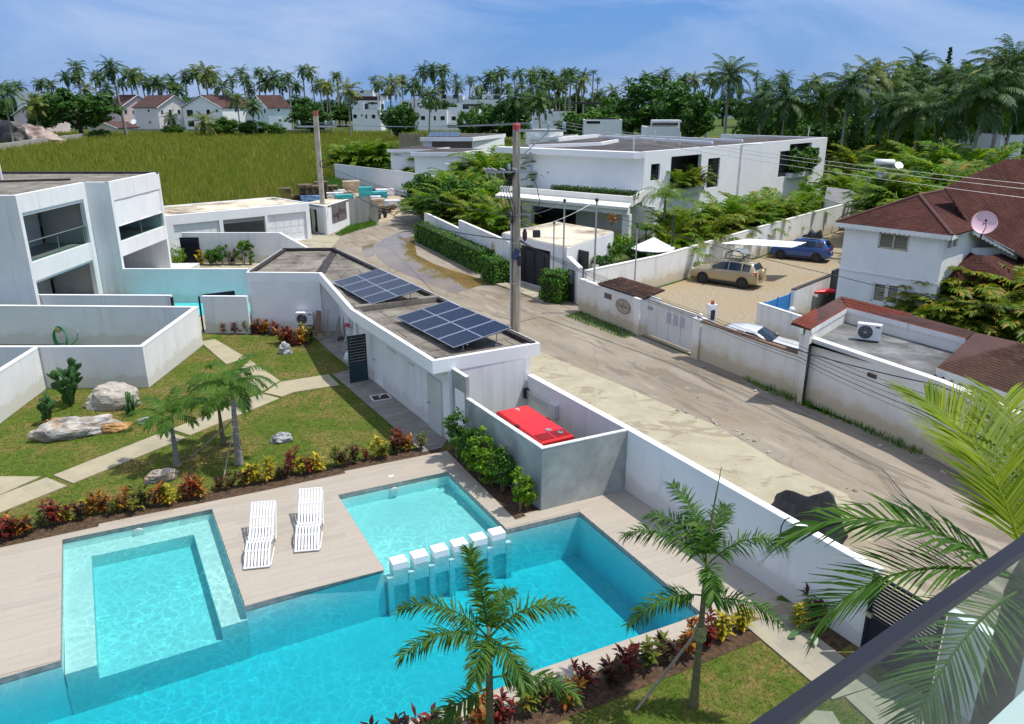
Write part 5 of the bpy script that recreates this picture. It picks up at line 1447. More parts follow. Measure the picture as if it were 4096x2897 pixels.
# grass blades on the lawn (uncountable)
def grass_field(name,polys,holes,dens,hmin,hmax,w,m,label,seed,lean=0.5,cl=1):
	rs=np.random.RandomState(seed)
	xs=[q[0]for q in polys];ys=[q[1]for q in polys]
	A=(max(xs)-min(xs))*(max(ys)-min(ys));n=int(A*dens)
	P=np.stack([rs.uniform(min(xs),max(xs),n),rs.uniform(min(ys),max(ys),n)],1)
	def inside(P,poly):
		c=np.zeros(len(P),bool);m_=len(poly)
		for i in range(m_):
			x1,y1=poly[i][0],poly[i][1];x2,y2=poly[(i+1)%m_][0],poly[(i+1)%m_][1]
			if y1==y2:continue
			cond=((y1>P[:,1])!=(y2>P[:,1]))&(P[:,0]<(x2-x1)*(P[:,1]-y1)/(y2-y1)+x1)
			c^=cond
		return c
	k=inside(P,polys)
	for h in holes:k&=~inside(P,h)
	P=P[k];n=len(P)
	a=rs.uniform(0,6.283,n);h=rs.uniform(hmin,hmax,n);ln=rs.uniform(0,lean,n);la=rs.uniform(0,6.283,n)
	wv=np.stack([np.cos(a),np.sin(a),np.zeros(n)],1)*(w/2)
	b=np.concatenate([P,np.full((n,1),-0.02)],1)
	mid=b+np.stack([np.cos(la)*ln*h*0.3,np.sin(la)*ln*h*0.3,h*0.6],1)
	tip=b+np.stack([np.cos(la)*ln*h,np.sin(la)*ln*h,h],1)
	V=np.stack([b-wv,b+wv,mid+wv*0.8,mid-wv*0.8,tip+wv*0.12,tip-wv*0.12],1).reshape(-1,3)
	i=np.arange(n)[:,None]*6
	Fq=np.concatenate([i+np.array([[0,1,2,3]]),i+np.array([[3,2,4,5]])])
	o=link(name,npmesh(name,V,Fq,m));tag(o,label,'grass',kind='stuff');return o
for i,(x,c,sc)in enumerate(((1640,'yellow',1.5),(1880,'dark',1.5),(1230,'green',0.9),(1320,'green',0.9))):
	q=T1(x,860,0.0);croton((UZ((-24,yw),(q1.x,yw),x/2,640+800/2)[0]-24,yw-0.7),c,sc,'%s croton in the courtyard, %s of four'%(CWORD[c],ORD[i]),'courtyard crotons')
for i,(x,rx_,rz2,lm)in enumerate(((1450,0.8,0.55,'leaf_lime'),(1720,0.45,0.6,'leaf_mid'),(1810,0.5,0.8,'leaf_mid'),(1760,0.35,0.45,'leaf_mid'),(2030,0.45,0.9,'leaf_mid'),(1975,0.5,0.9,'leaf_lime'))):
	u_=UZ((-24,yw),(q1.x,yw),x/2,640+800/2)[0]-24
	bush('courtyard_shrub','green shrub before the courtyard wall, %s of the row'%ORD[i],(u_,yw-0.8,0),rx_,rx_,rz2,M[lm],1000+i,18,36,0.08,'courtyard shrubs',4,0.45)
	# reed field
M['reed']=leafmat('reed_blades',[(0.075,0.125,0.018),(0.115,0.155,0.024),(0.17,0.19,0.036),(0.09,0.14,0.02),(0.27,0.21,0.075),(0.20,0.18,0.05)],0.35,0.75,0.08,gain=1.6)
near_f=[(-75,62),(-31,65.5),(-22.5,75),(-27,92),(-27,117),(-22,122),(-22,128),(-100,128)]
far_f=[(-100,128),(-22,128),(-8,150),(2,190),(-10,268),(-120,262),(-200,240),(-200,128)]
grass_field('reeds',near_f,[],22,1.3,2.3,0.075,M['reed'],'tall green reeds filling the field behind the villa',5,0.45)
grass_field('reeds',far_f,[],5.5,1.4,2.4,0.16,M['reed'],'tall green reeds in the far half of the field',6,0.45)
M['reed_dry']=leafmat('dry_reed_blades',[(0.30,0.23,0.10),(0.22,0.18,0.07),(0.16,0.16,0.05)],0.2,0.7,0.2)
grass_field('dry_reeds',[(-34,68),(-24,75),(-24,84),(-27.5,100),(-31,95),(-34,76)],[],9,1.0,1.9,0.06,M['reed_dry'],'straw-coloured reeds at the near edge of the field',7,0.6)
M['grass_green']=leafmat('verge_grass',[(0.035,0.11,0.010),(0.06,0.16,0.014),(0.09,0.19,0.02)],0.3,0.6,0.2)
grass_field('verge_grass',[T2(*q)[:2]for q in((715,600),(840,520),(1010,492),(1065,520),(900,565),(760,612))],[],260,0.06,0.28,0.03,M['grass_green'],'bright grass verge below the corrugated fence',8)
grass_field('verge_grass',[T2(*q)[:2]for q in((640,215),(720,140),(900,190),(880,230),(700,300))],[],40,0.3,0.9,0.07,M['grass_green'],'bright grass at the foot of the long grey wall',9)
grass_field('verge_grass',[B3(*q)[:2]for q in((580,330),(720,290),(1140,470),(1200,485),(1050,510),(840,430))],[],300,0.04,0.16,0.03,M['grass_green'],'grass strip under the oval sign wall',10)
grass_field('verge_grass',[B4(*q)[:2]for q in((0,405),(180,480),(620,650),(1100,850),(1500,1030),(1420,1040),(900,800),(600,680),(200,520))],[],260,0.05,0.30,0.03,M['grass_green'],'grass growing along the foot of the cream street wall',11)
lawn_vis=[(-16.5,37.0),(-20,29),(-24,22),(-14,17.5),(-1.5,24.3),(-2.9,26.2),(-8.5,34.6),(-11.0,37.2)]
slab_holes=[[q[:2]for q in s_]for s_ in((B1(428,1105),B1(585,1170),B1(1485,805),B1(1328,752)),(B1(1372,737),B1(1520,785),B1(2235,490),B1(2090,452)),(B2(148,345),B2(285,376),B2(385,340),B2(750,283),B2(660,198),B2(278,258)),(B1(1890,285),B1(2098,432),B1(2240,350),B1(2000,185)),(B1(372,1124),B1(537,1190),B1(0,1405),B1(-300,1525),B1(-300,1395),B1(0,1268)),(B1(325,1117),B1(-300,1115),B1(-300,1375),B1(0,1262)),(W(1252,1345),W(1330,1415),W(1412,1482),W(1470,1520),W(1520,1530),W(1400,1400),W(1372,1325),W(1262,1328)),(W(1328,1496),W(1452,1470),W(1540,1530),W(1800,1745),W(1768,1792),W(1690,1810)))]
M['turf_blade']=leafmat('turf_blades',[(0.035,0.075,0.008),(0.06,0.105,0.012),(0.10,0.135,0.02),(0.20,0.15,0.055),(0.24,0.18,0.07)],0.3,0.8,0.1)
grass_field('turf',lawn_vis,slab_holes+[deck_poly],200,0.02,0.05,0.022,M['turf_blade'],'short lawn grass in the garden',12,0.8)
grass_field('turf',[ST(1.2,6.3),ST(-7.5,7.2),ST(-7.5,11),ST(4,11),ST(4.2,8.2)],[],420,0.02,0.05,0.016,M['turf_blade'],'short lawn grass below the near crotons',13,0.8)
# trees
def coco_crown(seed,nf,n,ll,lw,Lf,m,low=-0.5):
	rs=np.random.RandomState(seed);parts=[]
	for k in range(nf):
		f=k/(nf-1)
		e0=1.35-(1.35-low)*f+rs.uniform(-0.15,0.15)
		parts.append(frond_arrays(rs,Lf*rs.uniform(0.8,1.05),n,ll,lw,e0,1.15+rs.uniform(-0.3,0.4),0.1,0.9,0.6,0.15,0.06,k*2.399+rs.uniform(-0.3,0.3),(0,0,0),0.05))
	v,f=join_arrays(parts)
	return npmesh('crown',v,f,m)
COCO=[coco_crown(40+k,22+k%3*3,15,1.05,0.20,4.6-0.3*k,M['leaf_coco'])for k in range(4)]
M['leaf_coco_y']=leafmat('yellowing_coconut_leaflets',[(0.06,0.10,0.02),(0.12,0.15,0.03),(0.19,0.18,0.04),(0.04,0.075,0.018)],0.25)
M['leaf_coco_d']=leafmat('dark_coconut_leaflets',[(0.014,0.042,0.012),(0.024,0.06,0.014),(0.038,0.08,0.018)],0.2)
COCO+=[coco_crown(50,24,15,1.05,0.20,4.6,M['leaf_coco_y'],-0.8),coco_crown(51,26,15,1.05,0.2,4.5,M['leaf_coco_d'],-0.7),coco_crown(52,14,12,0.9,0.17,3.6,M['leaf_coco_d'],0.1)]
BIGC=[coco_crown(60+k,28,34,1.15,0.10,4.9,M[mm])for k,mm in enumerate(('leaf_coco','leaf_coco_y','leaf_coco_d'))]
TRK=[trunk_mesh('trunk',1.0,0.020,0.011,M['bark_grey'],(b,0),8,7,0.5)for b in(0.0,0.06,-0.08)]
def coco_palm(sx,sy,depth,label,group,crown=None,sc=1.0,base=0.0,name='coconut_palm',big=None,tk=None):
	c=AT(sx,sy,depth)
	hgt=c.z-base
	k=rnd.randrange(3)if tk is None else tk
	bx=(0.0,0.06,-0.08)[k]*hgt
	t=thing(name,label,'palm tree',(c.x-bx,c.y,base),0,group)
	tr=link('trunk',TRK[k],t);tr.scale=(hgt,hgt if hgt<14 else 14,hgt)if False else(hgt,hgt,hgt)
	cr=link('crown',(COCO[rnd.randrange(7)if crown is None else crown]if big is None else BIGC[big]),t,(bx,0,hgt))
	cr.rotation_euler=(rnd.uniform(-0.12,0.12),rnd.uniform(-0.12,0.12),rnd.uniform(0,6.28));cr.scale=(sc,sc,sc)
	return t
def c1(x,y):return x/1.64,y/1.64
def c2(x,y):return 1300+x/1.64,200+y/1.64
def c3(x,y):return 2696+x/1.64,150+y/1.64
farL=[(120,570),(265,545),(330,548),(430,500),(505,435),(500,500),(615,490),(650,500),(800,540),(850,490),(872,480),(918,500),(965,535),(1035,545),(1130,530),(1215,475),(1220,515),(1280,475),(1345,470),(1400,490),(1455,570),(1515,515),(1580,470),(1615,520),(1700,470),(1740,540),(1795,500),(1850,540),(1890,500),(1985,460),(2030,460),(2090,550),(2140,560),(2205,495),(560,575),(60,590),(700,580),(1165,590),(1640,580),(1940,560)]
for i,(x,y)in enumerate(sorted(farL)):
	coco_palm(*c1(x,y+6),rnd.uniform(300,390),'coconut palm in the far row behind the gabled houses, %s from the left'%ordw(i+1),'palms behind the gabled houses',sc=rnd.uniform(0.85,1.45))
farM=[(75,165),(15,230),(320,190),(345,225),(505,190),(560,250),(590,200),(645,130),(705,125),(775,125),(770,215),(858,180),(870,230),(955,190),(1015,190),(1080,170),(1110,165),(1165,140),(1240,175),(1275,150),(1290,220),(1130,240),(1200,240),(1355,170),(1365,148),(1430,145),(1460,210),(1500,200),(1575,140),(1590,180),(1620,150),(1530,190),(1650,190),(1700,165),(1340,260),(1540,250),(1420,230),(610,250),(1380,215),(1480,160),(1560,210),(1610,215),(1680,210),(1000,250),(1050,235)]
for i,(x,y)in enumerate(sorted(farM)):
	coco_palm(*c2(x,y+8),rnd.uniform(300,390),'coconut palm in the far row behind the terraced houses, %s from the left'%ordw(i+1),'palms behind the terraced houses',sc=rnd.uniform(0.8,1.25))
coco_palm(*c2(1760,152),340,'slim bare-topped palm alone against the sky, left one of two','lone palms against the sky',crown=6,sc=0.75)
coco_palm(*c2(1790,205),320,'slim bare-topped palm alone against the sky, right one of two','lone palms against the sky',crown=6,sc=0.75)
for i,(x,y)in enumerate(((1800,295),(1890,270),(1990,215),(2110,180),(2175,195),(2230,215),(2235,160))):
	coco_palm(*c2(x,y),280,'small palm above the dark trees right of centre, %s from the left'%ORD[i],'palms above the dark trees',sc=0.9)
for i,(x,y)in enumerate(((60,280),(130,275),(240,265),(540,262),(600,315),(720,265),(880,320),(935,290),(985,335),(1040,340))):
	coco_palm(*c3(x,y),250,'small skyline palm behind the large right-hand palms, %s from the left'%ORD[i],'skyline palms on the right',sc=0.9)
coco_palm(*c1(725,445),235,'tall palm with long pale trunk in front of the pink house',None,crown=5,sc=1.0,tk=2)
coco_palm(*c1(20,600),190,'big coconut palm at the left edge above the rock pile',None,crown=0,sc=1.15,tk=0)
coco_palm(*c1(225,690),215,'low coconut palm right of the rock pile',None,crown=4,sc=1.0,tk=0)
coco_palm(*c1(1340,800),232,'low yellowish palm with dry fronds before the white house',None,crown=4,sc=1.15,tk=0)
coco_palm(*c1(1555,655),245,'coconut palm before the right part of the gabled houses',None,crown=0,sc=0.95)
coco_palm(*c1(1660,700),235,'coconut palm with hanging fruit right of the gabled houses',None,crown=1,sc=0.95)
coco_palm(*c1(1120,775),250,'small dark palm against the white house gable',None,crown=5,sc=0.75)
coco_palm(*c2(150,265),235,'yellowish palm at the left end of the white terraces',None,crown=4,sc=1.15,tk=0)
coco_palm(*c2(435,225),235,'tall bright palm between the white terrace blocks',None,crown=4,sc=1.1)
coco_palm(*c2(692,300),225,'tall leaning palm in front of the second terrace block',None,crown=1,sc=1.1,tk=1)
coco_palm(*c2(1245,320),190,'dark palm left of the red-topped utility pole',None,crown=5,sc=1.1)
coco_palm(*c2(1395,340),170,'palm with hanging fronds right of the red-topped pole',None,crown=1,sc=1.0)
coco_palm(*c3(365,250),135,'big coconut palm with arching fronds behind the white villa',None,sc=1.0,big=0,tk=0)
coco_palm(*c3(735,420),118,'big drooping palm right of the arching coconut palm',None,sc=1.1,big=2,tk=0)
coco_palm(*c3(1310,270),118,'largest coconut palm with fruit at the centre of the right-hand grove',None,sc=1.05,big=1,tk=0)
coco_palm(*c3(2190,215),82,'tall dark palm at the right edge of the grove',None,sc=0.95,big=2,tk=0)
coco_palm(*c3(2060,380),76,'heavy-trunked palm behind the red-brown roof',None,sc=0.95,big=2,tk=1)
coco_palm(*c3(1600,175),150,'small palm high on the right-hand slope',None,crown=5,sc=0.9)
coco_palm(*c3(1560,280),140,'palm below the small palm on the right-hand slope',None,crown=1,sc=1.0)
coco_palm(*c3(1900,245),125,'thin palm beside the pointed conifer',None,crown=6,sc=0.8)
coco_palm(*c3(1740,430),105,'bushy dark palm in the middle of the right-hand grove',None,crown=5,sc=1.2)
coco_palm(*c3(1480,360),128,'palm tucked behind the largest coconut palm',None,crown=5,sc=1.0)
for i,(x,y,d_,sc,b)in enumerate(((1150,330,112,1.0,2),(1680,330,118,1.0,2),(1820,300,112,1.0,0),(1960,330,104,1.0,2),(2120,300,98,1.0,1),(2280,330,92,1.0,2),(1420,470,100,0.9,2),(1620,470,96,0.95,0),(1850,480,88,0.95,2),(2240,180,110,1.0,0),(980,430,118,0.9,0),(560,420,130,0.9,2))):
	coco_palm(*c3(x,y),d_,'full-crowned palm filling the right-hand grove, %s of the dozen'%ORD[i],'palms filling the right-hand grove',sc=sc,big=b)
def crown_mesh(seed,m,nclump=80,per=62,size=0.033,flat=0.85):
	rs=np.random.RandomState(seed);cs=[];rr=[]
	for k in range(nclump):
		d=rs.normal(size=3);d/=np.linalg.norm(d);f=rs.uniform(0.35,0.98)**0.7
		cs.append((d[0]*0.48*f,d[1]*0.48*f,0.60+d[2]*0.40*f*flat));rr.append(rs.uniform(0.07,0.15))
	v,f=leaf_cloud(rs,cs,rr,per,size,0.5,0.6)
	return npmesh('crown',v,f,m),cs
CRW=[crown_mesh(300+k,M[mm])for k,mm in enumerate(('leaf_dark','leaf_dark','leaf_mid','leaf_mid','leaf_lime'))]
def tree_trunk(cs,seed):
	rs=np.random.RandomState(seed);mb=MB()
	mb.path([(0,0,0),(0.01,0.0,0.2),(0.0,0.01,0.42)],0.032,7,0.02)
	for k in range(9):
		c=cs[k*3];mb.path([(0,0,0.22+0.02*k),(c[0]*0.5,c[1]*0.5,(c[2]+0.28)/2),c],0.013,5,0.004)
	return mb.mesh('trunk',M['bark_dark'],True)
CRT=[tree_trunk(c[1],400+k)for k,c in enumerate(CRW)]
def tree(sx,sytop,hw,depth,v,label,group=None,base=0.0,name='broadleaf_tree',wide=1.0):
	top=AT(sx,sytop,depth);hgt=top.z-base
	wdt=2*hw/FPX*depth*1.03
	t=thing(name,label,'tree',(top.x,top.y,base),rnd.uniform(0,6.28),group)
	link('crown',CRW[v][0],t);link('trunk',CRT[v],t)
	t.scale=(wdt,wdt,hgt)
	return t
tree(290,345,150,225,0,'dark spreading tree left of the pink house')
tree(160,400,60,260,1,'dark bush between the palms at the left edge')
tree(1597,400,78,205,0,'dark round tree in front of the white terraces')
tree(1880,425,55,215,2,'small tree below the terrace pergola')
tree(2010,400,120,195,1,'dark tree behind the red-topped pole')
tree(2360,420,130,175,2,'wide green tree before the small white houses')
tree(2600,308,190,185,1,'large dark tree mass right of centre on the skyline')
tree(2760,330,120,165,0,'dark tree left of the arching coconut palm')
tree(2480,365,80,230,0,'dark tree behind the small white house')
tree(890,465,60,240,3,'feathery tree before the white gabled house')
tree(1005,475,60,238,2,'leafy tree hiding the right gabled house')
tree(1100,490,40,240,3,'small bush right of the gabled houses')
tree(690,495,45,250,2,'small tree under the white gable')
tree(1240,410,90,250,1,'dark tree between houses and terraces')
tree(400,515,40,235,3,'bush beside the low brown roof')
belt=[(40,385),(330,375),(520,372),(700,376),(820,372),(1010,378),(1190,380),(1330,392),(1480,395),(1750,380),(1930,372),(2040,378),(2120,368),(2200,366),(2290,372),(2380,374),(3090,372),(3200,380),(60,405),(230,400),(360,395),(480,385),(560,400),(640,395),(760,390),(870,395),(960,400),(1060,395),(1150,400),(1290,405),(1380,420),(1700,405),(1790,400),(1860,395),(2080,400),(2160,390),(2240,385),(2330,395),(2420,390),(2900,380),(3000,385)]
for i,(x,y)in enumerate(sorted(belt)):
	tree(x,y+rnd.uniform(-6,10),rnd.uniform(55,85),rnd.uniform(330,380),rnd.choice((0,1,1,3)),'dark tree in the green belt along the horizon, %s from the left'%ordw(i+1),'trees of the horizon belt')
slope=[(3050,400,90,150,1),(3170,420,80,150,0),(3290,395,90,170,1),(3380,340,110,160,3),(3620,245,95,165,3),(3720,320,110,150,2),(3850,330,110,150,1),(3960,245,80,140,3),(4060,260,90,120,2),(3600,430,110,125,1),(3800,430,110,120,2),(3560,460,90,110,2),(3660,455,110,100,4),(3450,470,70,120,1),(3330,470,90,130,0),(3950,400,100,110,0),(4090,380,90,100,1),(3230,470,70,135,2)]
nm=['dark tree at the left foot of the slope','dark tree beside the drooping palm','tree under the skyline palms','tree left of the largest palm','airy tree on top of the slope','green tree under the conifer','dark tree right of the conifer','pale tree near the right edge of the skyline','green tree at the top right corner of the grove','dark tree behind the bushy palms','green tree at the middle of the slope','leafy tree above the solar heater','bright lime green tree in the grove','dark tree behind the thatched hut','dark tree above the grey shed roof','shaded tree behind the heavy-trunked palm','shaded tree at the right edge','leafy tree right of the villa roof']
for(x,y,hw,dp,v),l in zip(slope,nm):tree(x,y,hw,dp,v,l,'trees on the right-hand slope')
top=AT(*c3(1818,60),150);cf=thing('conifer','pointed conifer rising above the right-hand grove','tree',(top.x,top.y,0))
rs=np.random.RandomState(5);cs=[];rr=[]
for k in range(60):
	f=k/59;z=6+(top.z-6.3)*f;r_=1.9*(1-f)+0.12;a=k*2.4;cs.append((math.cos(a)*r_*0.7,math.sin(a)*r_*0.7,z));rr.append(0.25+0.5*(1-f))
v,f=leaf_cloud(rs,cs,rr,40,0.22,0.1,0.4);link('crown',npmesh('crown',v,f,M['leaf_dark']),cf)
mb=MB();mb.tube((0,0,0),(0,0,top.z-0.3),0.25,0.03,8);mb.build('trunk',M['bark_dark'],cf)
def areca_mesh(seed,nf,m,Lf=1.9,n=22,ll=0.46,lw=0.065,spread=0.5):
	rs=np.random.RandomState(seed);parts=[]
	for k in range(nf):
		a=rs.uniform(0,6.28);r_=rs.uniform(0,spread);hb=rs.uniform(0.1,1.3)
		parts.append(frond_arrays(rs,Lf*rs.uniform(0.7,1.05),n,ll,lw,rs.uniform(0.75,1.4),rs.uniform(0.9,1.7),0.15,0.6,0.7,0.22,0.02,a+rs.uniform(-0.6,0.6),(math.cos(a)*r_,math.sin(a)*r_,hb),0.35))
	v,f=join_arrays(parts)
	return npmesh('fronds',v,f,m)
M['leaf_areca_y']=leafmat('yellowish_areca_leaflets',[(0.06,0.13,0.014),(0.10,0.17,0.018),(0.16,0.19,0.022),(0.26,0.18,0.03),(0.045,0.10,0.014)],0.35)
ARE=[areca_mesh(500+k,34,M['leaf_areca'])for k in range(3)]+[areca_mesh(510+k,30,M['leaf_areca_y'])for k in range(2)]
ast=MB()
for k in range(9):
	a=k*2.4;r_=0.12+0.05*(k%4);ast.tube((math.cos(a)*r_,math.sin(a)*r_,0),(math.cos(a)*r_*2,math.sin(a)*r_*2,1.3),0.035,0.02,6)
ASTM=ast.mesh('stems',M['bark_green'])
def areca(p,sc,label,group,v=None,name='areca_palm',z=0.0,dry=False):
	t=thing(name,label,'palm clump',(p[0],p[1],z),rnd.uniform(0,6.28),group)
	link('fronds',ARE[rnd.randrange(5)if v is None else v],t);link('stems',ASTM,t)
	t.scale=(sc,sc,sc);return t
	# far buildings
def gable_house(name,label,C,a,wg,b,lb,ze,zr,wallm,roofm,wins_g=(),wins_b=(),cat='house',over=0.5,sidem=None):
	"""C nearest corner, a unit dir along the gable end, b unit dir along the eaves"""
	C=Vector(C[:2]);a=Vector(a).normalized();b=Vector(b).normalized()
	t=thing(name,label,cat,(C.x,C.y,0));O=t.location
	p=[C,C+a*wg,C+a*wg+b*lb,C+b*lb]
	mb=MB(O);mb.prism(p,0,ze);mb.build('wall',wallm,t)
	m1=C+a*wg/2;m2=m1+b*lb
	mb=MB(O)
	mb.add([(*C,ze),(*p[1],ze),(*m1,zr)],[(0,1,2)]);mb.add([(*p[3],ze),(*p[2],ze),(*m2,zr)],[(2,1,0)])
	mb.build('gable',sidem or wallm,t)
	sl=(zr-ze)/(wg/2)
	mb=MB(O)
	for s_,e in((-1,C),(1,p[1])):
		q0=e+a*s_*over-b*over;q1=q0+b*(lb+2*over);r0=m1-b*over;r1=m2+b*over
		pts=[(*q0,ze-sl*over+0.08),(*q1,ze-sl*over+0.08),(*r1,zr+0.08),(*r0,zr+0.08)]
		n_=(Vector(pts[1])-Vector(pts[0])).cross(Vector(pts[2])-Vector(pts[0]))
		mb.slab(pts if n_.z>0 else pts[::-1],0.22)
	mb.build('roof',roofm,t)
	mb=MB(O)
	for e,s_ in((C,-1),(p[1],1)):
		u0=Vector((*(e+a*s_*over-b*(over+0.06)),ze-sl*over-0.05));u1=Vector((*(m1-b*(over+0.06)),zr-0.05))
		mb.tube(u0,u1,0.16,n=4)
	mb.build('verge_board',M['white_clean'],t)
	for face,wl in(('a',wins_g),('b',wins_b)):
		d=a if face=='a' else b;nr=Vector((d.y,-d.x))
		cen_=(p[0]+p[2])/2
		if(C+d*0.1-cen_).dot(nr)<0:nr=-nr
		for(u,z,w_,h_)in wl:
			c=C+d*u+nr*0.03
			mb=MB(O);mb.box((c.x,c.y,z),(w_+0.2,0.1,h_+0.2),math.atan2(d.y,d.x));fo=mb.build('window',M['white_clean'],t)
			c=C+d*u+nr*0.09
			mb=MB(O);mb.box((c.x,c.y,z),(w_,0.02,h_),math.atan2(d.y,d.x));mb.build('pane',M['glass_dark'],fo)
	return t
M['roof_brown']=noisy('maroon_brown_shingles',(0.060,0.030,0.027),(0.10,0.052,0.045),0.5,0.85,0.3,6)
M['pink_wall']=noisy('pale_pink_render',(0.62,0.50,0.50),(0.72,0.58,0.58),0.3,0.8,0.1)
M['mint_wall']=noisy('pale_mint_render',(0.58,0.68,0.70),(0.66,0.76,0.78),0.3,0.8,0.1)
def c4(x):return 350+x/2.7012
def gx(cx,y):return AT(c4(cx),520,y)
gable_house('gabled_house','pink gabled house with brown roof at the left of the far group',gx(395,308),(0.72,0.69),13,(-0.86,0.5),11,9.0,13.2,M['pink_wall'],M['roof_brown'],[(1.6,7.0,1.0,1.1),(4.6,7.0,1.0,1.1),(1.6,3.0,1.0,1.1),(4.6,3.0,1.0,1.1)],[])
gable_house('gabled_house','pale gabled house with lit white gable beside the pink one',gx(788,296),(0.74,0.67),12.5,(-0.86,0.5),14,9.0,13.0,noisy('lilac_white_render',(0.66,0.62,0.63),(0.75,0.71,0.72),0.3,0.8,0.1),M['roof_brown'],[(1.5,7.2,0.7,1.2),(4.4,7.2,0.9,1.6),(7.6,7.2,0.9,1.6),(10.6,2.6,1.8,1.2),(10.6,6.2,1.8,1.6)],[(5.2,7.6,1.0,0.9),(5.2,3.6,1.0,0.9),(10.5,0.8,1.0,0.9)])
gable_house('gabled_house','white gabled house with wide gable facing the field',gx(1480,296),(-0.97,0.24),16.5,(0.66,0.75),15,8.9,13.0,M['white_clean'],M['roof_brown'],[(2.2,7.6,0.9,0.9),(5.8,7.2,1.4,1.6),(13.6,6.8,2.6,2.2),(13.6,3.0,2.6,2.0)],[])
gable_house('gabled_house','mint white gabled house at the right of the far group',gx(1970,300),(-0.9,0.43),9.0,(0.95,0.31),8.0,8.9,13.0,M['mint_wall'],M['roof_brown'],[(1.5,7.4,0.8,1.4)],[(3.8,7.8,0.8,0.9),(4.0,4.2,0.7,0.8)])
gable_house('low_house','low cream house with brown roof below the dark tree',gx(330,262),(-0.93,0.36),12,(0.4,0.92),8,2.8,4.6,noisy('cream_render',(0.58,0.52,0.40),(0.66,0.60,0.48),0.5,0.8,0.1),M['roof_brown'],[(4,1.6,0.8,1.0),(10,1.6,0.8,1.0)])
mb=MB();q=AT(c4(498),360+345/2.7,290);mb.lathe((0,0,0),[(0.02,-0.25),(0.7,-0.1),(1.0,0.1)],18,rot=Matrix.Rotation(R(60),3,'X'));mb.tube((0,0,0),(0,0.5,-q.z),0.06)
tag(mb.build('satellite_dish',M['white_metal'],None,loc=(q.x,q.y,q.z)),'white satellite dish beside the pink house','dish')
gwall('estate_wall',[AT(440,530,268).to_2d(),AT(900,530,262).to_2d(),AT(1330,530,258).to_2d()],2.3,0.2,'grey boundary wall between the reed field and the gabled houses',noisy('old_grey_wall',(0.25,0.23,0.20),(0.38,0.35,0.31),0.4,0.9,0.2),capm=M['coping'])
gwall('estate_wall',[AT(-60,590,160).to_2d(),AT(180,575,195).to_2d(),AT(345,556,222).to_2d()],2.6,0.2,'low grey wall at the left edge of the reed field',noisy('old_grey_wall_b',(0.30,0.28,0.25),(0.42,0.39,0.35),0.4,0.9,0.2),capm=M['coping'])
gable_house('low_house','house with brown roof glimpsed behind the left palms',AT(190,520,290),(-0.93,0.36),16,(0.4,0.92),9,6.2,9.6,M['pink_wall'],M['roof_brown'])
for i,(x,y,s_,dp)in enumerate(((120,545,(9,4,4.2),205),(30,560,(7,4,5.0),195),(175,560,(6,3,2.4),200))):
	q=AT(x,560,dp);rock(('long pinkish rock mound at the left edge of the field','dark rock mound at the left edge below the palms','small rock mound at the right end of the rock pile')[i],(q.x,q.y),s_,-0.25,noisy('pinkish_rock_%d'%i,(0.22,0.16,0.13),(0.48,0.38,0.33),0.35,0.9,0.6,2)if i!=1 else noisy('dark_rock',(0.05,0.05,0.05),(0.2,0.18,0.16),0.4,0.9,0.6,2),20+i,0.5,'rock_mound')
	# white terraced houses
def c5(x,y):return 1350+x/1.5376,340+y/1.5376
def block(label,x0,x1,ytop,depth,wins=(),deep=9.0,name='terraced_house',upper=(),base=0.0,m='white_clean',tile=c5,rot=0.0):
	A=AT(*tile(x0,ytop),depth);Bq=AT(*tile(x1,ytop),depth)
	t=thing(name,label,'house',(A.x,A.y,base));O=t.location
	mb=MB(O);mb.prism([A.to_2d(),Bq.to_2d(),Bq.to_2d()+Vector((0.4,deep)),A.to_2d()+Vector((0.2,deep))],base,A.z);mb.build('wall',M[m],t)
	mb=MB(O);mb.prism([A.to_2d()+Vector((0.3,0.3)),Bq.to_2d()+Vector((-0.3,0.3)),Bq.to_2d()+Vector((0,deep-0.3)),A.to_2d()+Vector((0.5,deep-0.3))],A.z,A.z+0.03);mb.build('roof',M['roof_dark'],t)
	for(wx,wy,ww,wh)in wins:
		c=AT(*tile(wx,wy),depth);k=depth/FPX/1.5376
		mb=MB(O);mb.box((c.x,depth-0.03,c.z),(ww*k+0.15,0.1,wh*k+0.15));fo=mb.build('window',M['coping'],t)
		mb=MB(O);mb.box((c.x,depth-0.09,c.z),(ww*k,0.02,wh*k));mb.build('pane',M['glass_dark'],fo)
	for(ux0,ux1,uyt,uyb,set_,mm)in upper:
		P0=AT(*tile(ux0,uyt),depth+set_);P1=AT(*tile(ux1,uyt),depth+set_)
		zb=AT(*tile(ux0,uyb),depth+set_).z
		mb=MB(O);mb.box(((P0.x+P1.x)/2,depth+set_+1.0,(P0.z+zb)/2),(P1.x-P0.x,2.0,P0.z-zb));mb.build('upper_storey' if mm.startswith('white')else 'pergola',M[mm],t)
	return t
DW=285
block('left white terrace block with stepped roof wall',88,262,150,DW,[(108,193,20,20),(150,187,9,9),(177,194,9,22),(222,194,20,20)],upper=[(135,160,108,152,0.02,'white_clean'),(185,258,108,118,1.0,'roof_dark'),(245,262,100,150,0.5,'white_clean'),(160,186,115,150,1.2,'glass_dark'),(262,280,118,152,2,'glass_dark')])
block('middle white terrace block behind the leaning palm',500,672,152,DW-3,[(526,203,24,22),(599,204,12,22),(647,204,24,22)],upper=[(500,530,118,154,0.02,'white_clean'),(505,520,128,142,-0.02,'glass_dark'),(590,690,112,122,1.0,'roof_dark'),(560,600,130,152,1.5,'glass_dark')])
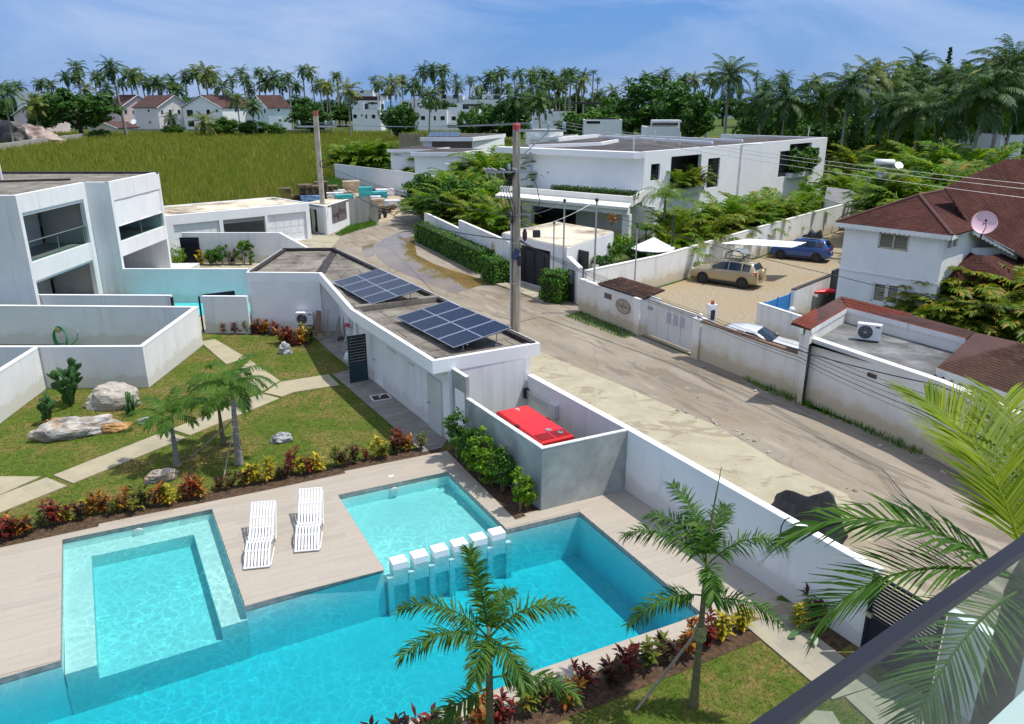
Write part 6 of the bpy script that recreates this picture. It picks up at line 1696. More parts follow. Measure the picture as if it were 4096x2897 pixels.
block('right white terrace block with dark pergola',676,872,150,DW,[(715,206,24,22),(760,200,10,8),(790,207,12,22),(840,207,26,22)],upper=[(676,735,138,152,0.02,'white_clean'),(735,768,112,152,0.05,'white_clean'),(768,880,118,130,0.6,'roof_dark'),(770,806,124,156,0.8,'glass_dark')])
block('low white annexe with dark canopy below the right terrace block',662,820,240,DW-14,[(740,254,120,14)],deep=5)
block('upper white terrace behind the left block',95,260,96,DW+45,[(115,112,14,12),(160,112,14,12),(215,112,20,14)],upper=[(100,240,70,97,2,'roof_brown'),(245,300,60,97,3,'white_clean')])
block('white box house behind the tall bright palm',380,520,92,DW+40,[(450,125,10,26),(472,125,10,26),(500,122,14,20)],upper=[(455,520,84,94,1,'white_clean'),(265,345,54,66,3,'roof_dark')])
block('long white roof terrace right of the box house',610,770,66,DW+50,[(655,72,26,20),(725,72,26,20)],upper=[(465,620,62,70,3,'roof_dark')])
block('white terrace with planters on the far right',770,1015,90,DW+45,[(980,76,40,22)],upper=[(890,1010,58,92,1,'white_clean'),(965,1000,66,86,0.97,'glass_dark')])
block('pale house half hidden right of the terraces',1195,1330,150,DW-40,[(1220,209,12,9),(1240,209,12,9)])
block('far white house above the skyline at the left',100,215,32,DW+90,[(150,42,20,10)])
cc2=lambda x,y:(1300+x/1.64,200+y/1.64)
block('small pinkish white house among the centre trees',1810,1965,358,235,[(1850,375,30,14),(1945,380,14,26)],tile=cc2,upper=[(1625,1900,343,356,1,'roof_dark')])
block('white villa roof with dark rooftop canopy among the centre trees',1440,1610,405,215,[(1480,410,20,12)],tile=cc2)
block('low white pavilion with solar roof among the trees',1700,1950,458,165,[(1760,475,80,14)],tile=cc2,deep=6,upper=[(1790,1900,448,458,1,'cell')])
block('low white pavilion with long dark window at the right of the trees',2110,2330,505,140,[(2230,487,150,14)],tile=cc2,deep=7,upper=[(2150,2330,460,500,2,'white_clean'),(2180,2310,478,494,1.9,'glass_dark'),(2150,2340,462,475,1.8,'white_clean')])
block('white house glimpsed left behind the palms',90,400,600,330,[],tile=lambda x,y:(x/1.64,y/1.64))
block('cream house at the right edge behind the palms',2150,2300,640,92,[(2180,665,20,20)],tile=lambda x,y:(2696+x/1.64,150+y/1.64))
# low buildings left of the central villa
M['solar_blue']=glassmat('blue_solar_roof',(0.05,0.07,0.11),0.2)
def lowblock(label,pts,z0,z1,depth,name='villa_wing',over=0.25,glassband=None):
	"""pts: photo points of the roof front edge (left,right) at depth; """
	pass
def cA(px_,py_,d):return AT(*c2(px_,py_),d)
def wing(label,x0,x1,yt,d,deep,band=None,slabh=0.35,lowy=None,solar_=None,skew=0.0):
	A=cA(x0,yt,d);Bq=cA(x1,yt,d-skew)
	t=thing('villa_wing',label,'building',(A.x,A.y,0));O=t.location
	a2,b2=A.to_2d(),Bq.to_2d();bk_=Vector((0.35,1.0)).normalized()*deep
	mb=MB(O);mb.prism([a2+Vector((0.4,0.5)),b2+Vector((-0.3,0.5)),b2+bk_,a2+bk_],0,A.z-slabh);mb.build('wall',M['white_clean'],t)
	mb=MB(O);mb.prism([a2,b2,b2+bk_*1.05,a2+bk_*1.05],A.z-slabh,A.z);mb.build('roof_slab',M['white_clean'],t)
	mb=MB(O);mb.prism([a2+Vector((0.3,0.3)),b2+Vector((-0.3,0.3)),b2+bk_*0.97,a2+bk_*0.97],A.z+0.002,A.z+0.03);mb.build('roof_membrane',M['roof_dark'],t)
	if band:
		u0,u1,zb_,zt_=band;q0=a2.lerp(b2,u0)+Vector((0,0.46));q1=a2.lerp(b2,u1)+Vector((0,0.46))
		cq=(q0+q1)/2;dd=q1-q0
		mb=MB(O);mb.box((cq.x,cq.y,A.z-slabh-(zb_+zt_)/2),(dd.length,0.06,zb_-zt_),math.atan2(dd.y,dd.x));mb.build('window_band',plain('brown_window',(0.10,0.065,0.045),0.3),t)
	if solar_:
		for k in range(solar_):
			q=a2.lerp(b2,0.12+0.6*k/solar_)+Vector((0.5,2.0))
			mb=MB(O);mb.box((q.x,q.y,A.z+0.35),(abs(b2.x-a2.x)*0.55/solar_,3.2,0.05),rot=Matrix.Rotation(R(9),3,'X'));mb.build('solar_panel',M['solar_blue'],t)
	return t
wing('white pavilion with solar panels and brown window band left of the pole',622,970,575,112,13,(0.22,0.98,0.95,0.05),0.5,solar_=6)
wing('low white wing at the left end of the villa garden',405,690,655,106,9,None,0.35)
wing('lower white wing before the brown window band',560,900,672,100,8,None,0.45)
wing('small white wing with slatted strip above the garden',785,1030,745,93,7,(0.2,0.5,0.4,0.05),0.4)
wing('white flat-roofed wing behind the pole',1330,1560,570,125,9,None,0.4)
tw=cA(1440,525,128);mb=MB((tw.x,tw.y,0));mb.lathe((tw.x,tw.y,0),[(3.0,0),(3.0,tw.z),(2.8,tw.z+0.05)],18);tag(mb.build('stair_tower',M['white_clean'],None,loc=(tw.x,tw.y,0)),'round white stair tower behind the pole crossarm','tower')
bf=thing('bamboo_fence','tall bamboo palisade left of the solar pavilion','fence',cA(490,600,118).to_2d().to_3d())
for k in range(34):
	q=cA(490+k*4.6,640,118);zt=cA(490,545+rnd.uniform(-4,8),118).z
	mb=MB(bf.location);mb.tube((q.x,q.y,0),(q.x+rnd.uniform(-0.05,0.05),q.y,zt),0.07,0.05,6);mb.build('cane',M['stake'],bf)
gwall('boundary_wall',[T2(718,172).to_2d(),T2(1235,278).to_2d(),(-8.5,91.0),(-6.5,74)],[2.5,2.9,2.9,2.6],0.2,'long grey-white wall slanting from the reeds to the green thicket',M['white'],capm=M['coping'],side=1)
# central villa
ZV=7.1
FL,FR,R2p,R2b,R3,R3b,R4,R5=(xy(T)for T in(T3(345,375,ZV),T3(1360,415,ZV),T3(1825,375,ZV),T3(1865,350,ZV),T3(2155,330,ZV),T3(2270,315,ZV),T4(430,110,ZV),T4(725,100,ZV)))
dR=(R5-FR).normalized();nR=Vector((dR.y,-dR.x));dL=(FL-FR).normalized();bkv=-nR
cv=thing('central_villa','large white two-storey villa with planted balconies in the centre','house',(FR.x,FR.y,0));CO=cv.location
LR=(R5-FR).dot(dR)
def U(sx,sy,p0=FR):return UZ(FR,FR+dR*LR,sx,sy)
t3=lambda x,y:(1900+x/2,400+y/2);t4=lambda x,y:(2948+x/2,500+y/2)
ua=U(*t3(1572,450))[0];ub=U(*t3(1815,430))[0]
zr0=U(*t3(1572,455))[1];zfl=U(*t3(1570,715))[1]
wS=opening(FR,FR+dR*LR,[(1410,515),(1475,640)],t3)
wT=opening(FR,FR+dR*LR,[(1868,468),(1942,705)],t3)
wT=(wT[0],wT[1],U(*t3(1853,708))[1],U(*t3(1868,470))[1])
wU=opening(FR,FR+dR*LR,[(348,212),(405,420)],t4)
uc=U(*t4(425,165))[0];ud=U(*t4(600,150))[0]
wV=opening(FR,FR+dR*LR,[(612,185),(652,270)],t4)
ops=[(wS[0],wS[1],wS[2],wS[3]),(ua,ub,zfl,zr0),(wT[0],wT[1],wT[2],wT[3]),(uc,ud,zfl-0.1,zr0+0.2),(wU[0],wU[1],U(*t4(330,420))[1],U(*t4(348,212))[1]),(wV[0],wV[1],wV[2],wV[3])]
mb=MB(CO)
wallmesh(mb,FR,FR+dR*LR,0,ZV,ops,0.35)
wallmesh(mb,FR+dL*13.5,FR,3.2,ZV-0.45,[],0.3)
LFT=FR+dL*13.5;lback=Vector((0.28,0.96))
wallmesh(mb,LFT+lback*17,LFT,0,ZV-0.5,[],0.3)
wallmesh(mb,FR+dR*LR,FR+dR*LR+bkv*14,0,ZV-0.004,[],0.3)
mb.build('wall',M['white_clean'],cv)
mb=MB(CO)
us3=U(*t3(2125,360))[0];us4=U(*t3(2290,330))[0]
q0=FR+dR*us3;q1=FR+dR*us4
mb.prism([q0+nR*0.02,q1+nR*0.02,q1+nR*0.35,q0+nR*0.02+dR*0.4],0,ZV-0.05)
q2=FR+dR*(wU[1]+0.35)
mb.prism([q1+nR*0.003,q2+nR*0.003,q2+nR*0.35,q1+nR*0.35],0,ZV-0.03,None)if False else None
mb.build('wall_fold',M['white_clean'],cv)
mb=MB(CO)
o1=FR+dL*15.2
mb.prism([FR+nR*0.02-dL*0.02,o1+nR*0.0,o1+Vector((-0.25,-0.9)),FR+Vector((-0.35,-1.0))+dL*0.6],ZV-0.55,ZV-0.01)if False else None
nL=Vector((-dL.y,dL.x));
if nL.y>0:nL=-nL
mb.prism([FR-dL*0.0+nL*0.002,o1+nL*0.002,o1+nL*1.0,FR+dL*0.55+nL*1.0],ZV-0.55,ZV-0.02)
mb.build('roof_fascia',M['white_clean'],cv)
for(z_,a0,a1,dp_,nm_)in((ZV-0.10,0.3,LR*0.42,13,'roof'),(ZV-0.14,LR*0.42,LR-0.3,13,'roof')):
	mb=MB(CO);mb.prism([FR+dR*a0+bkv*0.3,FR+dR*a1+bkv*0.3,FR+dR*a1+bkv*8.5,FR+dR*a0+bkv*8.5],z_-0.3,z_);mb.build(nm_,M['roof_dark'],cv)
mb=MB(CO);mb.prism([FR+dL*15.1+nL*0.9,FR+dL*0.5+nL*0.9,FR+bkv*0.35,FR+dR*20+bkv*8,Vector((13.4,102.8)),LFT+lback*17],ZV-0.52,ZV-0.17);mb.build('roof',M['roof_dark'],cv)
mb=MB(CO)
for(a_,b_,zz)in((T3(430,372,ZV),T3(1000,350,ZV),0.12),(T3(1000,350,ZV),T3(1140,325,ZV),0.12),(T3(660,320,ZV),T3(985,288,ZV),0.18),(T3(985,288,ZV),T3(1900,340,ZV),0.10),(T3(1120,283,ZV),T3(2140,325,ZV),0.10)):
	dd=(b_-a_).to_2d();cq=((a_+b_)/2).to_2d();mb.box((cq.x,cq.y,ZV+zz-0.35),(dd.length,0.3,0.6+zz),math.atan2(dd.y,dd.x))
mb.build('parapet',M['white_clean'],cv)
for(x,y,f)in((1432,340,t3),(1637,365,t3),(1267,412,t3),(568,105,t4)):
	q=W(*f(x,y),ZV-0.1);mb=MB(CO);mb.tube(q,q+Vector((0,0,1.3)),0.06);mb.build('vent_pipe',M['white_plastic'],cv)
def rwin(o4,frame=0.06,rec=0.18):
	u0,u1,z0,z1=o4;an=math.atan2(dR.y,dR.x);c=FR+dR*((u0+u1)/2)-nR*rec
	b=MB(CO)
	for zz in(z0+frame/2,z1-frame/2,z0+(z1-z0)*0.27):b.box((c.x,c.y,zz),(u1-u0,0.08,frame),an)
	for uu in(u0+frame/2,u1-frame/2):k=FR+dR*uu-nR*rec;b.box((k.x,k.y,(z0+z1)/2),(frame,0.08,z1-z0),an)
	wo=b.build('window',M['charcoal'],cv)
	b=MB(CO);b.box((c.x-nR.x*0.02,c.y-nR.y*0.02,(z0+z1)/2),(u1-u0-0.02,0.02,z1-z0-0.02),an);b.build('pane',M['glass_dark'],wo)
for i in(0,2,4,5):rwin(ops[i])
mb=MB(CO);mb.prism([FR+dR*0.5+bkv*3.7,FR+dR*(LR-0.5)+bkv*3.7,FR+dR*(LR-0.5)+bkv*3.9,FR+dR*0.5+bkv*3.9],0,ZV-0.45);mb.build('inner_wall',M['plaster_in'],cv)
for(u0,u1)in((ua,ub),(uc,ud)):
	q0=FR+dR*u0+bkv*0.36;q1=FR+dR*u1+bkv*0.36
	mb=MB(CO);mb.prism([q0+bkv*3.2,q1+bkv*3.2,q1+bkv*3.4,q0+bkv*3.4],3.0,ZV-0.5);mb.build('loggia_wall',M['plaster_in'],cv)
	mb=MB(CO);c=(q0+q1)/2+bkv*3.15;mb.box((c.x,c.y,5.0),((u1-u0)*0.55,0.06,2.3),math.atan2(dR.y,dR.x));mb.build('loggia_door',M['glass_dark'],cv)
	mb=MB(CO);mb.prism([q0-bkv*0.9,q1-bkv*0.9,q1+bkv*0.2,q0+bkv*0.2],zfl-0.55,zfl-0.03);mb.build('planter',M['white_dirty'],cv)
ZT=3.9;ZC=3.3
tL=T3(200,690,ZT).to_2d();tR=T3(1250,775,ZT).to_2d();cL=T3(160,762,ZC+0.1).to_2d();cR=T3(1225,862,ZC+0.1).to_2d()
dT=(tR-tL).normalized();nT=Vector((dT.y,-dT.x))
mb=MB(CO);mb.prism([tL,tR,tR-nT*0.3,tL-nT*0.3],ZC-0.2,ZT);mb.prism([tR,tR-nT*0.3-dT*0.3,FR+nR*0.0,FR+nR*0.3],ZC-0.2,ZT-0.003);mb.build('terrace_parapet',M['cream_wall'],cv)
mb=MB(CO);mb.prism([tL-nT*0.3,tR-nT*0.3,FR,FR+dL*14],ZC-0.25,ZC+0.2);mb.build('terrace_floor',M['coping'],cv)
mb=MB(CO);mb.prism([cL,cR,tR-nT*0.0,tL],ZC-0.12,ZC+0.1);mb.build('canopy',M['cream_wall'],cv)
mb=MB(CO);cb=[(cL+dT*0.8),(cL+dT*4.2),(cL+dT*8.0),(cR-dT*0.6)]
mb.prism([cL+dT*0.5-nT*0.4,cR-dT*0.3-nT*0.4,cR-dT*0.3-nT*0.9,cL+dT*0.5-nT*0.9],ZC-0.55,ZC-0.121);mb.build('beam',M['white_dirty'],cv)
for k,q in enumerate((cL+dT*1.0,T3(655,900,1.6).to_2d(),cR-dT*0.55)):
	q=cL+dT*((q-cL).dot(dT))-nT*0.65
	mb=MB(CO);mb.box((q.x,q.y,(ZC-0.55)/2),(0.6 if k!=1 else 1.0,0.45,ZC-0.552),math.atan2(dT.y,dT.x));mb.build('column',M['white_dirty'],cv)
mb=MB(CO);q0=cL+dT*5.6-nT*4.5;q1=cR-nT*4.5
mb.prism([q0,q1,q1-nT*0.2,q0-nT*0.2],0,ZC-0.3);mb.build('carport_wall',M['white_dirty'],cv)
def hedge(name,label,poly,z0,z1,leafm,seed,size=0.055,dens=260,group=None,top=True,cat='hedge',jag=0.06):
	rs=np.random.RandomState(seed);P=[Vector(q[:2])for q in poly];c=sum(P,Vector((0,0)))/len(P)
	t=thing(name,label,cat,(c.x,c.y,0),0,group)
	pts=[];nrm=[]
	m_=len(P);ar=sum(P[i].x*P[(i+1)%m_].y-P[(i+1)%m_].x*P[i].y for i in range(m_));sg=1 if ar>0 else-1
	for i in range(m_):
		a,b=P[i],P[(i+1)%m_];d=b-a;nr=Vector((d.y,-d.x)).normalized()*sg
		n_=int(d.length*(z1-z0)*dens)
		for k in range(n_):
			u,w_=rs.uniform(),rs.uniform();q=a+d*u
			bul=jag*(mnoise.noise(Vector((q.x*2.2,q.y*2.2,w_*3)))+rs.uniform(-0.5,0.5))
			rnd_top=0.12 if w_>0.88 else 0.0
			pts.append((q.x+nr.x*(bul-rnd_top),q.y+nr.y*(bul-rnd_top),z0+(z1-z0)*w_));nrm.append((nr.x,nr.y,0.35))
	xs=[p.x for p in P];ys=[p.y for p in P]
	n_=int(abs(ar)/2*dens*1.4)
	k=0
	while k<n_:
		x,y=rs.uniform(min(xs),max(xs)),rs.uniform(min(ys),max(ys))
		if inpoly(x,y,P):
			pts.append((x,y,z1+jag*1.3*(mnoise.noise(Vector((x*2,y*2,0)))+rs.uniform(-0.4,0.6))));nrm.append((0,0,1.0))
		k+=1
	p=np.array(pts)-np.array([c.x,c.y,0]);nr=np.array(nrm)+rs.normal(size=(len(pts),3))*0.55
	nr/=np.linalg.norm(nr,axis=1)[:,None]
	a=np.cross(nr,rs.normal(size=p.shape));a/=np.linalg.norm(a,axis=1)[:,None];b=np.cross(nr,a)
	sz=size*rs.uniform(0.6,1.3,len(p));a*=sz[:,None];b*=(sz*0.6)[:,None]
	V=np.stack([p-a,p-b,p+a,p+b],1).reshape(-1,3);Fq=np.arange(len(p))[:,None]*4+np.array([[0,1,2,3]])
	link('foliage',npmesh('foliage',V,Fq,leafm),t)
	mb=MB((c.x,c.y,0));mb.prism([c+(q-c)*0.93 for q in P],z0,z1-0.06);mb.build('twigs',noisy(name+'_core',(0.012,0.025,0.006),(0.03,0.05,0.012),6,0.95,0.3)if name+'_core' not in bpy.data.materials else bpy.data.materials[name+'_core'],t)
	return t
hA=tL+dT*5.2-nT*0.4;hB=tR-dT*0.1-nT*0.4
hedge('terrace_hedge','clipped dark hedge along the terrace of the central villa',[hA,hB,hB-nT*1.1,hA-nT*1.1],ZC+0.2,4.25,M['leaf_dark'],71,0.10,60)
for i,(u,sc,v)in enumerate(((ua+0.8,0.75,0),(ua+1.9,0.8,3),(ub-1.1,0.85,3),(ub-0.6,0.7,4))):
	q=FR+dR*u+nR*0.1;areca(q,sc*1.25,'bright palm on the near balcony of the central villa, %s from the left'%ORD[i],'plants on the near balcony',v,z=zfl-0.4)
for i,u in enumerate((uc+0.9,uc+2.4,ud-1.4,ud-0.6)):
	q=FR+dR*u+nR*0.2
	bush('balcony_shrub','leafy shrub spilling over the far balcony, %s from the left'%ORD[i],(q.x,q.y,zfl-0.4),1.1,1.1,1.4,M['leaf_mid'],900+i,26,50,0.16,'shrubs on the far balcony',3,0.5)
for i,(x,y,sc,v)in enumerate(((450,690,1.3,4),(520,690,1.15,3),(600,690,1.2,0),(380,650,1.2,3))):
	q=T3(x,y,ZC+0.2);areca(q.to_2d()-nT*1.2,sc,'palm standing on the villa terrace right of the pole, %s one'%ORD[i],'palms on the villa terrace',v,z=ZC+0.2)
	# villa gatehouse, gate and boundary walls
gA=T3(215,1060,3.0).to_2d();gB=T3(735,1178,3.0).to_2d();gC=T3(1110,1052,3.0).to_2d();gD=T3(645,972,3.0).to_2d()
gh=thing('villa_gatehouse','white gatehouse with cream flat roof and charcoal sliding gate','building',(gA.x,gA.y,0));GO=gh.location
dG=(gB-gA).normalized();nG=Vector((dG.y,-dG.x))
M['cream_roof']=noisy('cream_roof_screed',(0.56,0.49,0.36),(0.70,0.64,0.50),1.2,0.9,0.15,14,c3=(0.18,0.13,0.09),s3=0.45)
LG=(gB-gA).length
gl0=UZ(gA,gB,*t3(365,1330))[0];gl1=UZ(gA,gB,*t3(600,1330))[0]
mb=MB(GO);wallmesh(mb,gA,gB,0,2.95,[(gl0-0.9,gl1,0.02,2.5)],0.3);wallmesh(mb,gB,gC,0,2.948,[],0.3);mb.build('wall',M['white'],gh)
mb=MB(GO);mb.prism([gA+dG*0.05-nG*0.05,gB-nG*0.05-dG*0.06,gC-dG*0.06,gD],2.7,3.0);mb.build('roof',M['cream_roof'],gh)
mb=MB(GO);c=gA+dG*((gl0-0.9+gl1)/2)-nG*0.35
mb.box((c.x,c.y,1.12),(gl1-gl0+0.9,0.06,2.1),math.atan2(dG.y,dG.x));gt=mb.build('gate_leaf',M['charcoal'],gh)
for k in range(5):
	q=gA+dG*(gl0-0.9+(gl1-gl0+0.9)*k/4)-nG*0.31;mb=MB(GO);mb.box((q.x,q.y,1.12),(0.04,0.05,2.12),math.atan2(dG.y,dG.x));mb.build('gate_rib',M['black'],gt)
mb=MB(GO);c=gA+dG*((gl0+gl1)/2)-nG*1.5;mb.box((c.x,c.y,1.3),(LG,0.1,2.6),math.atan2(dG.y,dG.x));mb.build('inner_panel',M['black'],gh)
q=gA+dG*(LG*0.93)+nG*0.12;mb=MB(GO);mb.tube((q.x,q.y,2.3),(q.x+0.2,q.y-0.15,2.27),0.06);mb.build('camera',M['white_plastic'],gh)
pA=T3(605,1530).to_2d();pB=T3(820,1640).to_2d();dP=(pB-pA).normalized();nP=Vector((dP.y,-dP.x))
gwall('boundary_wall',[gB+dG*0.02,pB],[2.45,2.2],0.25,'white wall with narrow dark gate between gatehouse and sign wall',M['white'],side=1)
sg=T3(765,1612).to_2d()+nP*0.02
sgt=thing('side_gate','narrow charcoal gate with barred top in the white wall','gate',(sg.x,sg.y,0),math.atan2(dP.y,dP.x))
mb=MB();mb.box((0,0,0.55),(0.75,0.05,1.1));mb.box((-0.36,0,0.95),(0.05,0.06,1.9));mb.box((0.36,0,0.95),(0.05,0.06,1.9));mb.box((0,0,1.88),(0.75,0.06,0.05));mb.build('panel',M['charcoal'],sgt)
for k in range(7):mb=MB();mb.tube((-0.3+k*0.1,0,1.1),(-0.3+k*0.1,0,1.88),0.014,n=5);mb.build('bar',M['charcoal'],sgt)
hw0=T2(1345,545,2.2).to_2d();
w_a=T2(2105,966).to_2d()+Vector((0.02,0.02));w_b=T2(1345,600).to_2d()+Vector((0.9,0.6))
wdir=(w_a-w_b).normalized();wn_=Vector((wdir.y,-wdir.x))
w_m=w_b+wdir*((w_a-w_b).length*0.48)
gwall('boundary_wall',[w_b,w_m],1.9,0.22,'white wall behind the long clipped hedge',M['white_dirty'],capm=M['cream_wall'],side=1)
gwall('boundary_wall',[w_m+wdir*0.01,w_a],2.55,0.22,'white wall with the round golden emblem',M['white'],capm=M['cream_wall'],side=1)
eu=UZ(w_m,w_a,983+1980/2,640+700/2)
ep=w_m+wdir*eu[0]+wn_*0.02
em=thing('wall_emblem','round golden palm emblem on the white street wall','emblem',(ep.x,ep.y,eu[1]),math.atan2(wdir.y,wdir.x))
M['gold']=plain('gold_paint',(0.50,0.30,0.035),0.5)
mb=MB();mb.path([(0.30*math.cos(a),0,0.40*math.sin(a))for a in[2*math.pi*k/28 for k in range(29)]],0.014,4);mb.build('ring',M['gold'],em)
mb=MB();n_=14;mb.add([(0.27*math.cos(math.pi+math.pi*k/n_),-0.008,-0.10+0.28*math.sin(math.pi+math.pi*k/n_))for k in range(n_+1)],[tuple(range(n_+1))]);mb.build('sun',M['gold'],em)
mb=MB();mb.path([(0.02,-0.01,-0.12),(0.05,-0.01,0.05),(0.03,-0.01,0.17)],0.012,4);mb.path([(-0.10,-0.01,-0.12),(-0.07,-0.01,0.12)],0.012,4)
for(cx,cz)in((0.03,0.17),(-0.07,0.12)):
	for a in(0.3,1.2,2.0,2.9,-0.4,3.6):mb.path([(cx,-0.01,cz),(cx+0.06*math.cos(a),-0.01,cz+0.06*math.sin(a)),(cx+0.11*math.cos(a),-0.01,cz+0.09*math.sin(a)-0.02)],0.008,4)
mb.build('palm_motif',M['gold'],em)
def text_mesh(s,size,m,shear=0.0,ext=0.004):
	cu=bpy.data.curves.new('lettering','FONT');cu.body=s;cu.size=size;cu.shear=shear;cu.extrude=ext;cu.align_x='CENTER';cu.align_y='CENTER';cu.resolution_u=3
	o=bpy.data.objects.new('lettering',cu);COL.objects.link(o);bpy.context.view_layer.update()
	dg=bpy.context.evaluated_depsgraph_get();me=bpy.data.meshes.new_from_object(o.evaluated_get(dg));bpy.data.objects.remove(o)
	me.materials.clear();me.materials.append(m);return me
M['faint']=plain('faint_grey_paint',(0.45,0.44,0.40),0.7)
mb=MB()
for k,(cx,w_)in enumerate(((-0.26,0.05),(-0.18,0.03),(-0.08,0.06),(0.02,0.05),(0.11,0.06),(0.2,0.04),(0.27,0.05))):mb.box((cx,-0.008,-0.56),(w_,0.008,0.07+0.02*(k%2)))
mb.build('faded_lettering',M['faint'],em)
h0,h1,h2,h3=T2(1340,645).to_2d(),T2(1862,917).to_2d(),T2(1870,952).to_2d(),T2(2085,992).to_2d()
hd=(h1-h0).normalized();hn=Vector((-hd.y,hd.x))
if hn.dot(Vector((1,0.6)))<0:hn=-hn
hedge('street_hedge','long clipped green hedge beside the muddy puddle',[h0+hn*0.1,h1+hn*0.1,h1+hn*1.25,h0+hn*1.25],0,1.55,M['leaf_hedge'],72,0.085,110,jag=0.14)
hedge('street_hedge','short block of hedge between the puddle and the villa gate',[h2+hn*0.15,h2+hd*2.1+hn*0.05,h2+hd*2.1+hn*1.3,h2+hn*1.35],0,1.5,M['leaf_hedge'],73,0.085,120,jag=0.14)
p5=T3(620,1610).to_2d()
hedge('street_hedge','rounded bush clipped square right of the charcoal gate',[p5+Vector((-0.75,0.0)),p5+Vector((0.35,-0.75)),p5+Vector((1.0,0.2)),p5+Vector((-0.1,0.95))],0,1.75,M['leaf_hedge'],74,0.08,150,jag=0.2)
mb=MB();q=(h1+h2)/2+hn*0.5
for k in range(3):mb.box((q.x+hn.x*0.3*k,q.y+hn.y*0.3*k,0.1+0.17*k),(0.9,0.34,0.2+0.34*k),math.atan2(hd.y,hd.x))
tag(mb.build('garden_steps',M['pave']),'small cream steps between the two street hedges','steps')
tk=[(1380,420,1.6,0),(1430,470,1.5,1),(1500,400,1.8,0),(1560,480,1.8,2),(1640,420,2.1,1),(1700,520,1.6,3),(1760,560,1.5,3),(1850,480,1.9,0),(1860,590,1.5,2),(1960,560,1.6,3),(1960,440,2.0,2),(1480,330,1.8,2),(1750,330,2.2,0),(1620,300,2.1,2),(1880,300,2.2,1)]
for i,(x,y,sc,v)in enumerate(tk):
	q=T2(x,y+60,0.6);areca((q.x+0.8,q.y+2.2),sc,'palm in the dense thicket left of the villa gate, %s counted from the road bend'%ORD[i],'palms of the thicket by the gate',v)
for i,(x,y,hw,dp)in enumerate(((1480,80,110,78),(1700,110,100,72),(1560,230,70,70))):
	tree(983+x/2,640+y/2,hw,dp,2,('leafy tree at the back of the thicket by the gate','leafy tree in the middle of the thicket by the gate','leafy tree at the near end of the thicket by the gate')[i])
for i,(x,y)in enumerate(((640,760),(720,770),(130,680),(200,720),(280,690),(340,740),(520,790),(590,780),(390,640),(660,700))):
	q=cA(x,y,124 if x<450 else 108);areca(q.to_2d(),2.3 if x<450 else 1.8,'palm behind the long grey-white wall, %s one'%ORD[i],'palms behind the grey-white wall',i%3)
for i,(x,y,sc)in enumerate(((1100,640,2.4),(1060,700,2.0),(1160,700,2.0),(1290,690,1.8),(1360,720,1.6))):
	q=cA(x,y+60,84);areca(q.to_2d(),sc*1.25,'tall palm beside the red-topped pole, %s one'%ORD[i],'palms around the pole',i%4)
sw_p=[(4.3,43.4),(9.6,48.4),(19.2,58.5),(27.6,67.9),(33.5,74.5)]
gwall('boundary_wall',sw_p,[2.05,2.0,2.3,2.35,2.3],0.25,'streaked white wall between the villa garden and the parking yard',M['white_dirty'],capm=M['cream_wall'],side=1)
sdv=(Vector(sw_p[3])-Vector(sw_p[1])).normalized();snv=Vector((-sdv.y,sdv.x))
for i in range(17):
	f=(i+0.5)/17;q=Vector(sw_p[1]).lerp(Vector(sw_p[3]),0.14+0.84*f)+snv*(2.0+(i%3)*0.8)
	areca(q,1.45+0.13*(i%4),'areca palm behind the streaked wall, %s from the near end'%ORD[i],'areca palms behind the streaked wall',(0,3,1,4,2)[i%5])
q=T3(1480,1180,1.5).to_2d()
rsx=np.random.RandomState(8)
near_palm('queen_palm','drooping feathery palm behind the streaked wall',(q.x+0.6,q.y+2.2,0),4.2,0.13,0.09,ring(7,1.1,2.0,2.2,31)+ring(7,0.7,1.9,2.1,32)+ring(4,1.35,0.8,1.7,33),M['leaf_areca'],M['bark'],M['bark_green'],0.5,61,n=26,ll=0.55,lw=0.035,plum=0.5,droop=1.2,fwd=0.5)
near_palm('queen_palm','small fan of bright palm leaves left of the drooping palm',(q.x-0.9,q.y+0.8,0),2.2,0.10,0.07,ring(9,0.95,1.4,1.5,34),M['leaf_mid'],M['bark'],M['bark_green'],0.3,62,n=24,ll=0.45,lw=0.05,plum=0.2,droop=0.7,fwd=0.6)
for i,(x,y,rx,rz_,lm)in enumerate(((1000,1190,0.7,0.8,'leaf_dark'),(1150,1160,0.9,0.8,'leaf_mid'),(1260,1130,0.9,0.9,'leaf_lime'),(1380,1170,0.8,0.6,'leaf_mid'),(1120,1230,0.7,0.5,'leaf_dark'))):
	q=T3(x,y,2.2).to_2d()+snv*0.9
	bush('climber','leafy climber over the corner of the villa wall, %s from the left'%ORD[i],(q.x,q.y,0.9),rx,rx,rz_,M[lm],950+i,26,46,0.10,'climbers at the villa corner',3,0.45)
q=T3(1090,970,3.2).to_2d()
bush('flowering_climber','thin orange-leaved climber above the gatehouse roof',(q.x,q.y,2.9),0.5,0.5,0.35,M['croton_orange'],960,8,18,0.09,None,3,0.5)
q=T3(1590,1090,3.0).to_2d()+snv*1.5
pa=thing('garden_parasol','white parasol top behind the streaked wall','parasol',(q.x,q.y,0))
mb=MB();mb.lathe((0,0,0),[(1.45,2.0),(1.45,2.05),(0.7,2.4),(0.04,2.75)],8);mb.build('canopy',M['white_clean'],pa)
mb=MB();mb.tube((0,0,0),(0,0,2.75),0.04);mb.build('pole',M['white_metal'],pa)
